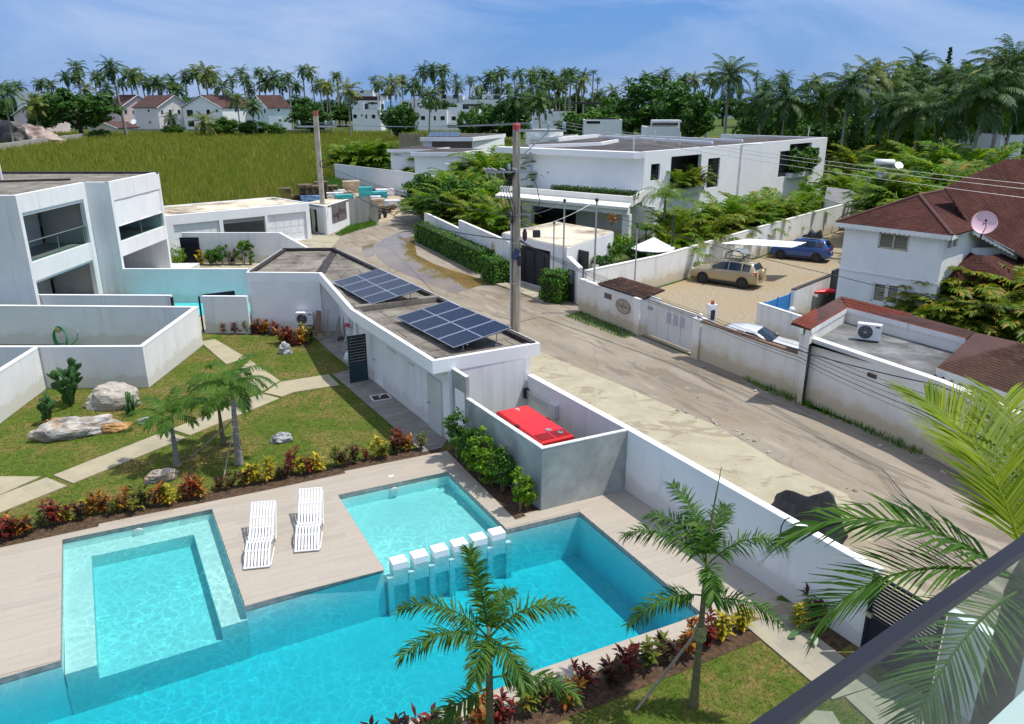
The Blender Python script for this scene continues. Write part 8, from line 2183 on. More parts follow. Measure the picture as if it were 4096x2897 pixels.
	# two-storey house with maroon roof
rh=thing('maroon_roof_house','white two-storey house with maroon hipped roof and louvred windows','house',(16.3,38.0,0));RO=rh.location
E1_,E2_,E3_=T4(790,778,5.5),T4(1720,886,5.5),T4(1872,822,5.5)
fd=(E2_-E1_).to_2d().normalized();fi=Vector((-fd.y,fd.x))
if fi.y<0:fi=-fi
Wd=(E2_-E1_).length
pk=(E1_+E2_).to_2d()/2+fi*(Wd/2);pk=Vector((pk.x,pk.y,6.85));pe=pk.to_2d()+fi*9.0;pe=Vector((pe.x,pe.y,6.85))
E4_=E1_.to_2d()+fi*14;E4_=Vector((E4_.x,E4_.y,5.5));E5_=E2_.to_2d()+fi*14;E5_=Vector((E5_.x,E5_.y,5.5))
rk=[]
for poly in([E1_,E2_,pk],[E4_,E1_,pk,pe],[E2_,E5_,pe,pk]):
	roofplane(rh,poly,0.08,M['roof_brown'])
	shingles(rh,poly,M['shingle_brown'],0.17,0.32,0)
mb=MB(RO);
for a,b in((E1_,pk),(E2_,pk),(pk,pe)):mb.tube(a+Vector((0,0,0.03)),b+Vector((0,0,0.04)),0.07,n=6)
mb.build('hip_caps',plain('hip_cap',(0.12,0.055,0.048),0.9),rh)
ov=0.35
c1_,c2_,c3_,c4_=(E1_.to_2d()+fd*ov+fi*ov,E2_.to_2d()-fd*ov+fi*ov,E5_.to_2d()-fd*ov,E4_.to_2d()+fd*ov)
wnA=opening(c1_,c2_,[(1165,848),(1360,870),(1345,1020),(1150,1000)],t4);wnA=(wnA[0]-0.08,wnA[1]+0.06,wnA[2]+0.08,wnA[3]-0.06)
wnB=opening(c1_,c2_,[(1110,1255),(1190,1270),(1180,1420),(1095,1415)],t4);wnC=opening(c1_,c2_,[(1205,1270),(1285,1280),(1265,1440),(1190,1430)],t4)
wnD=opening(c2_,c3_,[(1697,895),(1750,900),(1750,1010),(1690,1035)],t4)
mb=MB(RO);wallmesh(mb,c1_,c2_,0,5.42,[wnA,(wnB[0]-0.06,wnB[1]-0.02,wnB[2],wnB[3]),(wnC[0]+0.03,wnC[1]+0.06,wnC[2],wnC[3])],0.22)
wallmesh(mb,c2_,c3_,0,5.42,[(wnD[0],wnD[1],wnD[2]+0.2,wnD[3]-0.1)],0.22);wallmesh(mb,c4_,c1_,0,5.418,[],0.22);mb.build('wall',M['white'],rh)
mb=MB(RO);dd=fd;c=(c1_+c2_)/2;mb.box((c.x-fi.x*0.02,c.y-fi.y*0.02,3.15),((c2_-c1_).length+0.06,0.06,0.06),math.atan2(fd.y,fd.x));mb.build('string_course',M['white_dirty'],rh)
M['louvre']=plain('beige_louvre',(0.36,0.32,0.24),0.6);M['beige']=plain('beige_frame',(0.44,0.40,0.28),0.6)
def louvre(p0,p1,o4,leaves=2,fm='beige'):
	d=(p1-p0).normalized();nr=Vector((d.y,-d.x));u0,u1,z0,z1=o4;an=math.atan2(d.y,d.x)
	c=p0+d*((u0+u1)/2)-nr*0.06;b=MB(RO)
	for zz in(z0+0.04,z1-0.04):b.box((c.x,c.y,zz),(u1-u0+0.1,0.12,0.08),an)
	for k in range(leaves+1):q_=p0+d*(u0+(u1-u0)*k/leaves)-nr*0.06;b.box((q_.x,q_.y,(z0+z1)/2),(0.09,0.12,z1-z0),an)
	wo=b.build('window',M[fm],rh)
	n_=max(5,int((z1-z0)/0.11))
	for k in range(leaves):
		cc=p0+d*(u0+(u1-u0)*(k+0.5)/leaves)-nr*0.08
		for j in range(n_):
			b=MB(RO);b.box((cc.x,cc.y,z0+0.1+(z1-z0-0.18)*j/(n_-1)),((u1-u0)/leaves-0.1,0.10,0.015),rot=Matrix.Rotation(an,3,'Z')@Matrix.Rotation(R(40),3,'X'));b.build('louvre',M['louvre'],wo)
	b=MB(RO);cb_=c-nr*0.1;b.box((cb_.x,cb_.y,(z0+z1)/2),(u1-u0,0.01,z1-z0),an);b.build('backing',M['charcoal'],wo)
louvre(c1_,c2_,wnA);louvre(c1_,c2_,(wnB[0]-0.06,wnB[1]-0.02,wnB[2],wnB[3]),1,'white_metal');louvre(c1_,c2_,(wnC[0]+0.03,wnC[1]+0.06,wnC[2],wnC[3]),1,'white_metal');louvre(c2_,c3_,(wnD[0],wnD[1],wnD[2]+0.2,wnD[3]-0.1),2,'white_metal')
scallops(E1_,E2_,5.45,rh,M['white_dirty']);scallops(E2_,E3_,5.45,rh,M['white_dirty'])
pa_,pb_,pc_=Vector(E3_),T4(2150,275,8.4),T4(2296,268,8.4)
nrm_=(pb_-pa_).cross(pc_-pa_).normalized()
def onp(x,y):
	r=Vector(ray(2948+x/2,500+y/2));o_=Vector((0,0,CAM_H));return o_+r*((pa_-o_).dot(nrm_)/r.dot(nrm_))
mp=[onp(1880,830),onp(2220,1010),onp(2700,1300),onp(2800,268),onp(2150,275),onp(1660,500)]
roofplane(rh,[mp[0],mp[1],mp[2]],0.06,M['roof_brown'],'main_roof');roofplane(rh,[mp[0],mp[2],mp[3]],0.06,M['roof_brown'],'main_roof');roofplane(rh,[mp[0],mp[3],mp[4]],0.06,M['roof_brown'],'main_roof');roofplane(rh,[mp[0],mp[4],mp[5]],0.06,M['roof_brown'],'main_roof')
shingles(rh,[mp[2],mp[1],mp[0],mp[5],mp[4],mp[3]][::-1]if False else[mp[1],mp[2],mp[3],mp[4],mp[5],mp[0]],M['shingle_brown'],0.2,0.36,0)
bkm=[mp[3]+Vector((3,9,-3.0)),mp[4]+Vector((1,9,-3.0)),mp[5]+Vector((4,6,-2.0))]
roofplane(rh,[mp[4],mp[3],bkm[0]],0.06,M['roof_brown'],'rear_roof');roofplane(rh,[mp[4],bkm[0],bkm[1]],0.06,M['roof_brown'],'rear_roof')
scallops(mp[0],mp[1],lambda f:mp[0].z+(mp[1].z-mp[0].z)*f-0.05,rh,M['white_dirty'])
wa0=mp[0].to_2d()+Vector((0.5,0.5));wa1=mp[1].to_2d()+Vector((0.6,0.6))
mb=MB(RO);wallmesh(mb,wa0,wa1,0,min(mp[0].z,mp[1].z)-0.05,[],0.2)if False else wallmesh(mb,wa0,wa1+Vector((0.0,0.0)),0,0.1+min(mp[0].z,mp[1].z),[],0.2);mb.build('wing_wall',M['white'],rh)
lp_=[T4(1560,1320,2.9),T4(2296,1270,2.9),T4(2296,1130,3.9),T4(1790,985,4.3)]
pz=[T4(1500,1240,3.0),T4(1560,1320,2.8),T4(2296,1330,2.8),T4(2296,1000,4.0),T4(1950,1060,4.2),T4(1790,985,4.2)]
for tri in((pz[1],pz[2],pz[4]),(pz[2],pz[3],pz[4]),(pz[1],pz[4],pz[5]),(pz[1],pz[5],pz[0])):roofplane(rh,tri,0.05,M['roof_brown'],'porch_roof');shingles(rh,tri,M['shingle_brown'],0.17,0.3,0)
q=T4(1978,782,6.1);ds_=thing('satellite_dish','pale pink satellite dish on the maroon roof','dish',(q.x,q.y,q.z))
rot=Matrix.Rotation(R(200),3,'Z')@Matrix.Rotation(R(62),3,'Y')
dirc=Vector((-q.x,-q.y,4.0)).normalized()+Vector((0.15,0.0,0.30));rot=dirc.normalized().to_track_quat('Z','Y').to_matrix()
mb=MB();mb.lathe((0,0,0),[(0.01,-0.10),(0.25,-0.085),(0.42,-0.04),(0.52,0.0),(0.53,0.01),(0.42,-0.055),(0.25,-0.1),(0.01,-0.12)],32,rot=rot);mb.build('reflector',plain('pale_pink',(0.74,0.48,0.55),0.5),ds_,True)
mb=MB();f_=rot@Vector((0.0,0.0,0.38));lo_=rot@Vector((0.0,-0.5,0.0));mb.path([rot@Vector((0,-0.45,-0.02)),rot@Vector((0.05,-0.28,0.25)),f_],0.02,6);mb.lathe(f_,[(0.03,-0.08),(0.06,0),(0.03,0.05)],8,rot=rot);mb.build('feed_arm',M['charcoal'],ds_)
mb=MB();mb.tube(rot@Vector((0,0,-0.1)),(0.1,0.2,-0.75),0.04);mb.build('mast',plain('red_mast',(0.2,0.03,0.03),0.6),ds_)
bw=[T4(150,1425,1.5),T4(500,1530,1.5)]
gwall('yard_wall',[T4(165,1422,1.75).to_2d(),T4(520,1535,1.75).to_2d()],1.75,0.2,'white yard wall in front of the blue gate',M['white_dirty'],capm=M['coping'],side=1)
y0_=T4(435,1312,1.9).to_2d();y1_=T4(860,1145,1.9).to_2d();gwall('yard_wall',[y0_,y1_,y1_+(y1_-y0_).normalized()*3],1.9,0.2,'stained white wall between the blue gate and the maroon-roofed house',M['white_dirty'],capm=M['seam'],side=-1)
b0,b1=T4(218,1418,1.78).to_2d(),T4(428,1332,1.85).to_2d();dbb=(b1-b0).normalized()
bg=thing('blue_gate','bright blue panelled gate at the corner of the parking yard','gate',(b0.x,b0.y,0),math.atan2(dbb.y,dbb.x));Lb=(b1-b0).length
M['blue_gate']=plain('bright_blue_paint',(0.055,0.25,0.62),0.45,0,0.5,0.08)
for k in range(8):mb=MB();mb.box((Lb/2,0,0.12+0.215*k),(Lb,0.035,0.205));mb.build('board',M['blue_gate'],bg)
for x in(0.03,Lb/2,Lb-0.03):mb=MB();mb.box((x,-0.03,0.92),(0.06,0.05,1.8));mb.build('stile',M['blue_gate'],bg)
q=T4(437,1490,1.55);mb=MB((q.x,q.y,1.5));mb.lathe((q.x,q.y,1.62),[(0.03,-0.16)]+[(0.16*math.sin(a),-0.16*math.cos(a))for a in[math.pi*j/8 for j in range(1,8)]]+[(0.02,0.16)],14)
tag(mb.build('globe_lamp',M['white_plastic'],None,True,loc=(q.x,q.y,1.5)),'white globe lamp on the yard wall by the blue gate','lamp')
q=T4(770,1310,1.4);ky=thing('kayak','red kayak stored beside the maroon-roofed house','kayak',(q.x,q.y,1.3),0.4)
mb=MB();vs_=[];fs_=[]
for i in range(9):
	t_=i/8;w_=0.35*math.sin(math.pi*min(0.97,max(0.03,t_)));
	for k in range(8):a=2*math.pi*k/8;vs_.append((-1.3+2.6*t_,w_*math.cos(a),0.16*math.sin(a)*(0.5+w_)))
for i in range(8):
	for k in range(8):fs_.append((i*8+k,i*8+(k+1)%8,(i+1)*8+(k+1)%8,(i+1)*8+k))
mb.add(vs_,fs_);mb.build('hull',M['red'],ky,True)
mb=MB();mb.lathe((0.1,0,0.1),[(0.22,0),(0.22,0.05),(0.18,0.05)],14);mb.build('cockpit_rim',M['black'],ky)
sd0=T4(790,1240,1.9);mb=MB((sd0.x,sd0.y,0));mb.box((sd0.x+0.8,sd0.y+1.2,1.2),(3.0,0.1,2.4),R(48));tag(mb.build('shed_shade_panel',M['charcoal'],None,loc=(sd0.x,sd0.y,0)),'dark panel standing for the shaded shed inside behind the red kayak','shed')  # flat charcoal panel, its dark colour stands for shade inside the shed
for i,(x,y,sc,v)in enumerate(((1330,1330,1.0,3),(1420,1400,1.1,3),(1540,1420,1.2,4),(1650,1380,1.3,3),(1760,1440,1.25,4),(1860,1400,1.3,4),(1960,1450,1.3,3),(2060,1420,1.3,4),(2160,1460,1.3,4),(2270,1440,1.4,3),(1700,1520,1.0,4),(1900,1540,1.1,3),(2100,1560,1.1,4),(2250,1580,1.2,4),(1500,1500,0.9,3),(2400,1500,1.4,4))):
	q=T4(x,y,1.9).to_2d();areca(q+Vector((0.3,0.4)),sc*1.35,'yellow-green palm before the maroon-roofed house, %s one'%ORD[i],'palms before the maroon-roofed house',v)
gs=thing('grey_shed','grey hipped shed roof behind the end of the streaked wall','shed',T4(850,640,2.2).to_2d().to_3d());q=Vector(gs.location)
sp_=[T4(700,590,2.3),T4(830,632,2.3),T4(1020,580,2.3),T4(900,520,2.9),T4(720,495,2.9)]
roofplane(gs,sp_,0.1,noisy('grey_shingle',(0.16,0.16,0.16),(0.24,0.24,0.24),2,0.85,0.3));mb=MB(gs.location);mb.prism([v_.to_2d()for v_ in sp_],0,2.25);mb.build('wall',M['white_dirty'],gs)
for i,(x,y,sc,d_)in enumerate(((1050,470,2.0,80),(960,440,2.0,85),(860,420,2.0,88),(780,420,2.0,90),(1150,520,1.8,74),(1100,600,1.4,70),(1250,480,2.4,66),(1400,420,2.8,64),(1550,380,3.0,62),(1700,360,3.0,60),(1850,330,3.2,62),(1480,520,2.2,56),(1650,470,2.2,56),(1800,440,2.2,56),(1330,600,1.6,58),(1760,200,3.6,76),(1500,250,3.4,82),(1300,300,3.2,90),(1150,250,3.4,98),(1000,200,3.6,105),(880,240,3.2,108),(1950,260,3.4,72),(2100,420,2.8,60))):
	c=AT(2948+x/2,500+y/2,d_);areca((c.x,c.y),min(sc,max(0.8,(c.z+0.6)/2.2)),'palm clump in the garden beyond the parking yard, %s one'%ORD[i],'palm clumps beyond the parking yard',(0,1,2,0,3)[i%5])
for i,(x,y,sc)in enumerate(((600,560,1.0),(640,590,0.9),(520,640,0.8))):
	c=T4(x,y,2.4).to_2d();bush('garden_shrub','upright leafy shrub at the far end of the streaked wall, %s one'%ORD[i],(c.x,c.y+1.5,0),1.3*sc,1.3*sc,2.0*sc,M['leaf_lime'],980+i,30,40,0.14,'shrubs at the far wall end',4,0.4)
c=AT(2948+1185/2,500+400/2,66);wh=thing('solar_heater','white solar water heater above the garden trees','water heater',(c.x,c.y,0));k_=66/FPX/2
zb_=c.z
mb=MB();mb.tube((-70*k_,0.5,zb_+92*k_),(75*k_,0.5,zb_+88*k_),0.28,n=14);mb.build('tank',M['white_metal'],wh,True)
for k in range(16):mb=MB();x=(-66+k*9)*k_;mb.tube((x,0.4,zb_+80*k_),(x-0.1,-0.7,zb_+15*k_),0.03,n=6);mb.build('tube',M['glass_grey'],wh)
for k in range(3):mb=MB();mb.box(((-90+45*k)*k_,-1.2,zb_+0.05),(40*k_,1.0,0.04),rot=Matrix.Rotation(R(15),3,'X'));mb.build('panel',M['solar_blue'],wh)
mb=MB();mb.lathe((110*k_,0.3,zb_+70*k_),[(0.02,-0.1),(0.35,0.0),(0.36,0.02)],16,rot=Matrix.Rotation(R(50),3,'X'));mb.build('small_dish',M['white_metal'],wh)
for x in(-1.2,0,1.2):mb=MB();mb.tube((x,0.5,0),(x,0.5,zb_+0.6),0.06);mb.build('stand_leg',M['steel'],wh)
q=T4(1190,630,2.0);pst=thing('lamp_post','short white lamp post behind the house roof','lamp',(q.x+0.3,q.y,0));mb=MB();mb.tube((0,0,0),(0,0,3.6),0.05);mb.build('post',M['white_metal'],pst);mb=MB();mb.box((0.03,0,3.75),(0.16,0.16,0.35));mb.build('head',M['white_metal'],pst)
# cars
def carpaint(name,c,rough=0.25):
	t=NT(name);b=t.bsdf(c,rough,0.35,0.6);b.inputs['Coat Weight'].default_value=0.6;b.inputs['Coat Roughness'].default_value=0.06
	return t.done(b)
M['glass_car']=glassmat('car_glass',(0.010,0.014,0.016),0.03)
M['tyre']=M['rubber'];M['rim']=plain('silver_rim',(0.62,0.63,0.65),0.3,0.7);M['taillight']=plain('red_lens',(0.45,0.01,0.012),0.15);M['headlight']=plain('clear_lens',(0.7,0.72,0.74),0.1)
SUV=[(2.22,.66,.38,.72,.76,.55),(2.10,.82,.30,.84,.90,.70),(1.65,.89,.26,.95,1.03,.78),(1.02,.905,.25,1.00,1.10,.78),(0.30,.91,.25,1.02,1.62,.60),(-0.35,.91,.25,1.03,1.69,.62),(-1.25,.91,.25,1.05,1.67,.61),(-1.78,.90,.27,1.06,1.58,.57),(-2.12,.88,.32,1.04,1.12,.68),(-2.22,.83,.38,.86,.95,.70)]
SEDAN=[(2.28,.66,.36,.62,.66,.55),(2.12,.82,.28,.74,.80,.70),(1.6,.88,.22,.84,.92,.78),(0.95,.90,.20,.88,.98,.76),(0.15,.90,.20,.90,1.40,.56),(-0.55,.90,.20,.91,1.44,.57),(-1.25,.90,.20,.92,1.36,.54),(-1.85,.89,.24,.92,1.02,.70),(-2.2,.86,.30,.90,.97,.72),(-2.3,.80,.36,.74,.82,.70)]
def section(s):
	x,hw,zb,zt,ztop,rw=s
	return[(x,hw*.80,zb),(x,hw*.97,zb+.06),(x,hw,zb+.25),(x,hw*1.0,(zb+zt)/2+.12),(x,hw*.985,zt),(x,rw+(hw*.985-rw)*.10*0+0.02,ztop-.05),(x,rw*.82,ztop),(x,rw*.4,ztop+.015)]
def car(name,label,loc,rz,prof,paint,wr=0.35,wb=1.33,spare=False,rack=None,sc=1.0,rimdark=False):
	t=thing(name,label,'car',loc,rz);t.scale=(sc,sc,sc)
	st=[]
	for i in range(len(prof)-1):
		for k in range(4):
			f=k/4;st.append(tuple(a+(b-a)*f for a,b in zip(prof[i],prof[i+1])))
	st.append(prof[-1])
	rows=[]
	for s in st:
		h=section(s);rows.append([(x,-y,z)for x,y,z in h]+[(x,y,z)for x,y,z in h[::-1]])
	n=len(rows[0]);vs_=[v for r_ in rows for v in r_];fs_=[]
	for i in range(len(rows)-1):
		for k in range(n-1):fs_.append((i*n+k,(i+1)*n+k,(i+1)*n+k+1,i*n+k+1))
		fs_.append((i*n+n-1,(i+1)*n+n-1,(i+1)*n,i*n))
	fs_.append(tuple(range(n))[::-1][::-1]);fs_.append(tuple(range((len(rows)-1)*n,len(rows)*n))[::-1])
	mb=MB();mb.add(vs_,fs_)
	me=mb.mesh('body',paint,True)
	bm=bmesh.new();bm.from_mesh(me);bmesh.ops.recalc_face_normals(bm,faces=bm.faces[:]);bm.to_mesh(me);bm.free()
	link('body',me,t)
	def interp(x):
		for i in range(len(prof)-1):
			a,b=prof[i],prof[i+1]
			if a[0]>=x>=b[0]:
				f=(a[0]-x)/(a[0]-b[0]);return tuple(p_+(q_-p_)*f for p_,q_ in zip(a,b))
		return prof[-1]
	def side(x0,x1,sy,f0=0.10,f1=0.90,name_='side_window'):
		vs_=[];N=8
		for k in range(N+1):
			x=x0+(x1-x0)*k/N;h=section(interp(x));a,b=Vector(h[4]),Vector(h[5])
			for f in(f0,f1):
				q_=a.lerp(b,f);vs_.append((q_.x,sy*(q_.y+0.012),q_.z+0.003))
		b=MB();b.add(vs_,[(2*k,2*k+1,2*k+3,2*k+2)for k in range(N)]);b.build(name_,M['glass_car'],t)
	def topglass(x0,x1,name_):
		vs_=[];N=6
		for k in range(N+1):
			x=x0+(x1-x0)*k/N;h=section(interp(x));w_=h[6][1]*1.08;z=h[6][2]
			for yy in(-1,-0.5,0,0.5,1):vs_.append((x+(0.012 if x0>0 else-0.012),yy*w_,z+0.018+0.012*(1-yy*yy)))
		b=MB();b.add(vs_,[(5*k+j,5*k+j+1,5*k+j+6,5*k+j+5)for k in range(N)for j in range(4)]);b.build(name_,M['glass_car'],t,True)
	for sy in(-1,1):
		side(prof[3][0]-0.22,-0.30,sy);side(-0.36,prof[6][0]+0.10,sy);side(prof[6][0]+0.02,prof[7][0]+0.05+(0.25 if prof is SEDAN else 0),sy)
	topglass(prof[3][0]-0.06,prof[4][0]+0.05,'windscreen');topglass(prof[7][0]-0.05 if prof is SUV else prof[6][0]-0.08,prof[8][0]+0.06 if prof is SUV else prof[7][0]+0.06,'rear_window')
	tyre=MB();tyre.lathe((0,0,0),[(wr*.62,-.10),(wr*.94,-.11),(wr,-.07),(wr,.07),(wr*.94,.11),(wr*.62,.10)],24,rot=Matrix.Rotation(R(90),3,'X'));tyre_me=tyre.mesh('tyre',M['tyre'],True)
	rimm=MB()
	rimm.lathe((0,0,0),[(wr*.60,-.09),(wr*.66,-.10),(wr*.66,.10),(wr*.60,.09)],24,rot=Matrix.Rotation(R(90),3,'X'));rimm.lathe((0,0,0),[(wr*.16,-.095),(wr*.16,.095)],12,rot=Matrix.Rotation(R(90),3,'X'))
	for k in range(6):
		a=2*math.pi*k/6
		for yy in(-0.085,0.085):rimm.box((math.cos(a)*wr*.38,yy,math.sin(a)*wr*.38),(wr*.50,0.02,wr*.17),rot=Matrix.Rotation(-a,3,'Y'))
	rim_me=rimm.mesh('rim',M['rim'])
	disc=MB();disc.lathe((0,0,0),[(wr*.60,-.05),(wr*.60,.05)],20,rot=Matrix.Rotation(R(90),3,'X'));disc_me=disc.mesh('brake_disc',M['charcoal'])
	for sx in(-1,1):
		for sy in(-1,1):
			w_=link('wheel',tyre_me,t,(sx*wb,sy*0.815,wr));link('rim',rim_me,w_);link('brake_disc',disc_me,w_)
			b=MB();b.lathe((sx*wb,sy*0.80,wr+0.02),[(wr*1.16,-.118),(wr*1.16,.118)],26,rot=Matrix.Rotation(R(90),3,'X'));b.build('wheel_arch',M['black'],t)
	xr=prof[8][0]
	for sy in(-1,1):
		b=MB();b.box((xr+0.02,sy*prof[8][1]*0.93,prof[8][3]-0.06),(0.20,0.10,0.30));b.build('tail_light',M['taillight'],t)
		b=MB();b.box((prof[1][0]-0.02,sy*prof[1][1]*0.80,prof[1][3]-0.02),(0.22,0.26,0.13),sy*0.3);b.build('headlight',M['headlight'],t)
		b=MB();b.box((prof[3][0]-0.30,sy*1.0,prof[3][3]+0.06),(0.12,0.18,0.13));b.build('mirror',paint,t)
		for x in(0.05,-0.85):b=MB();b.box((x-0.25,sy*0.925,prof[4][3]-0.14),(0.18,0.03,0.03));b.build('door_handle',paint,t)
	b=MB();b.box((xr-0.09,0,prof[8][2]+0.42),(0.03,0.50,0.12));b.build('number_plate',M['white_plastic'],t)
	b=MB();b.box((prof[0][0]+0.0,0,0.55),(0.05,0.9,0.16));b.build('grille',M['black'],t)
	b=MB();b.box((xr-0.03,0,0.48),(0.24,1.66,0.22));b.box((prof[1][0]+0.02,0,0.42),(0.22,1.5,0.16));b.build('bumper',paint,t)
	for sy in(-1,1):
		b=MB();b.box((0,sy*0.90,0.30),(1.9,0.05,0.12));b.build('sill',M['charcoal'],t)
	if spare:
		b=MB();b.lathe((xr-0.20,0.06,0.92),[(0.02,-.12),(.30,-.11),(.35,-.06),(.35,.08),(.30,.10)],24,rot=Matrix.Rotation(R(90),3,'Y'));b.build('spare_wheel_cover',paint,t,True)
	if rack:
		for sy in(-1,1):b=MB();b.tube((0.2,sy*0.55,prof[5][4]+0.06),(-1.6,sy*0.54,prof[6][4]+0.05),0.022);b.build('roof_rail',M['charcoal']if rack=='frame' else M['alu'],t)
		for x in(-0.1,-0.9,-1.4):b=MB();b.tube((x,-0.6,prof[5][4]+0.09),(x,0.6,prof[5][4]+0.09),0.018);b.build('roof_bar',M['charcoal'],t)
	return t
M['tan_paint']=carpaint('champagne_paint',(0.40,0.33,0.20));M['blue_paint']=carpaint('blue_paint',(0.020,0.075,0.27));M['white_paint_car']=carpaint('white_car_paint',(0.72,0.73,0.74))
def car_at(f1,f2):
	"""heading from front and rear wheel contact points of the visible (left) side"""
	d=(f1-f2).to_2d();an=math.atan2(d.y,d.x);c=(f1+f2).to_2d()/2;return c,an,d.length
fw=W(2700+360/3.28,850+925/3.28);rw_=W(2700+875/3.28,850+1000/3.28);c,an,wl_=car_at(fw,rw_)
sca=wl_/2.66;side_=Vector((-math.sin(an),math.cos(an)))*0.82*sca*-1
print('tan',wl_,an,'blue')
tan=car('parked_car','champagne SUV with spare wheel and roof rack in the parking yard',(c.x+side_.x,c.y+side_.y,0),an,SUV,M['tan_paint'],spare=True,rack='frame',sc=sca)
fw=W(2700+1380/3.28,850+608/3.28);rw_=W(2700+1845/3.28,850+655/3.28);c,an2,wl2=car_at(fw,rw_);sc2=wl2/2.66;side_=Vector((-math.sin(an2),math.cos(an2)))*0.82*sc2*-1
blue=car('parked_car','blue SUV with a black bag on its roof in the parking yard',(c.x+side_.x,c.y+side_.y,0),an2,SUV,M['blue_paint'],rack='alu',sc=sc2)
tl=tan.location;ca,sa=math.cos(an),math.sin(an)
fr_=thing('roof_frame','black tube frame with grey cover on the champagne SUV','roof rack',(tl.x-0.5*ca,tl.y-0.5*sa,1.80*sca),an)
mb=MB()
for y in(-0.5,0.5):mb.path([(0.55,y,0),(0.5,y,0.25),(0.2,y,0.45),(-0.3,y,0.48),(-0.6,y,0.3),(-0.65,y,0)],0.03,6)
for x,z in((0.5,0.25),(0.2,0.45),(-0.3,0.48),(-0.62,0.15)):mb.tube((x,-0.5,z),(x,0.5,z),0.025)
mb.build('tubes',M['black'],fr_)
mb=MB();mb.add([(0.1,-0.5,0.48),(0.1,0.5,0.48),(-0.4,0.5,0.50),(-0.4,-0.5,0.50),(-0.68,0.5,0.25),(-0.68,-0.5,0.25)],[(0,1,2,3),(3,2,4,5)]);mb.build('cover',plain('grey_cover',(0.22,0.24,0.26),0.5),fr_)
bl_=blue.location;ca2,sa2=math.cos(an2),math.sin(an2)
bgb=thing('roof_bag','black peaked bag strapped on the blue SUV roof','bag',(bl_.x-0.75*ca2,bl_.y-0.75*sa2,1.76*sc2),an2)
mb=MB();vs_=[]
for(x,w_,h_)in((0.75,0.3,0.10),(0.4,0.5,0.22),(0.22,0.5,0.58),(0.0,0.5,0.40),(-0.2,0.5,0.38),(-0.42,0.5,0.60),(-0.55,0.4,0.25),(-0.6,0.3,0.05)):
	vs_+=[(x,-w_,0),(x,-w_*0.75,h_*0.85),(x,0,h_),(x,w_*0.75,h_*0.9),(x,w_,0)]
mb.add(vs_,[(5*i+j,5*i+j+1,5*i+j+6,5*i+j+5)for i in range(7)for j in range(4)]+[(0,1,2,3,4),(39,38,37,36,35)]);mb.build('bag',M['black'],bgb)
q=B3(2060,470,1.35);qf=B4(430,215,0.85);d=(qf-q).to_2d();an3=math.atan2(d.y,d.x);cq=q.to_2d()+d.normalized()*0.25+Vector((0.35,0.9))
car('parked_car','white car parked close behind the cream street wall',(cq.x,cq.y,0),an3,SEDAN,M['white_paint_car'],wr=0.32)
sc_=[W(2700+x/3.28,850+y/3.28,z)for x,y,z in((595,405,2.35),(1540,460,2.25),(1730,392,2.25),(960,345,2.45))]
cp=thing('shade_canopy','white cantilever shade canopy between the two SUVs','canopy',(sc_[0].x,sc_[0].y,0));CPO=cp.location
mb=MB(CPO);NN=8;vs_=[]
for i in range(NN+1):
	for j in range(NN+1):
		a,b=i/NN,j/NN;q=sc_[0].lerp(sc_[1],a).lerp(sc_[3].lerp(sc_[2],a),b);q.z-=0.16*math.sin(math.pi*a)*math.sin(math.pi*b);vs_.append(q)
mb.add(vs_,[(i*(NN+1)+j,(i+1)*(NN+1)+j,(i+1)*(NN+1)+j+1,i*(NN+1)+j+1)for i in range(NN)for j in range(NN)]);mb.build('fabric',plain('white_shade_cloth',(0.80,0.81,0.82),0.7),cp,True)
for f in(0.12,0.42):
	e_=sc_[0].lerp(sc_[3],f+0.1);e2=sc_[1].lerp(sc_[2],f+0.2);base_=Vector((e_.x-0.3,e_.y+0.6,0))
	mb=MB(CPO);mb.path([base_,base_+Vector((0.05,-0.05,1.3)),(base_.lerp(e_,0.5)+Vector((0.2,-0.2,1.0))),e_.lerp(e2,0.25)-Vector((0,0,0.1)),e_.lerp(e2,0.6)-Vector((0,0,0.1)),e2-Vector((0,0,0.05))],0.045,8,0.025);mb.build('arm',M['white_metal'],cp)
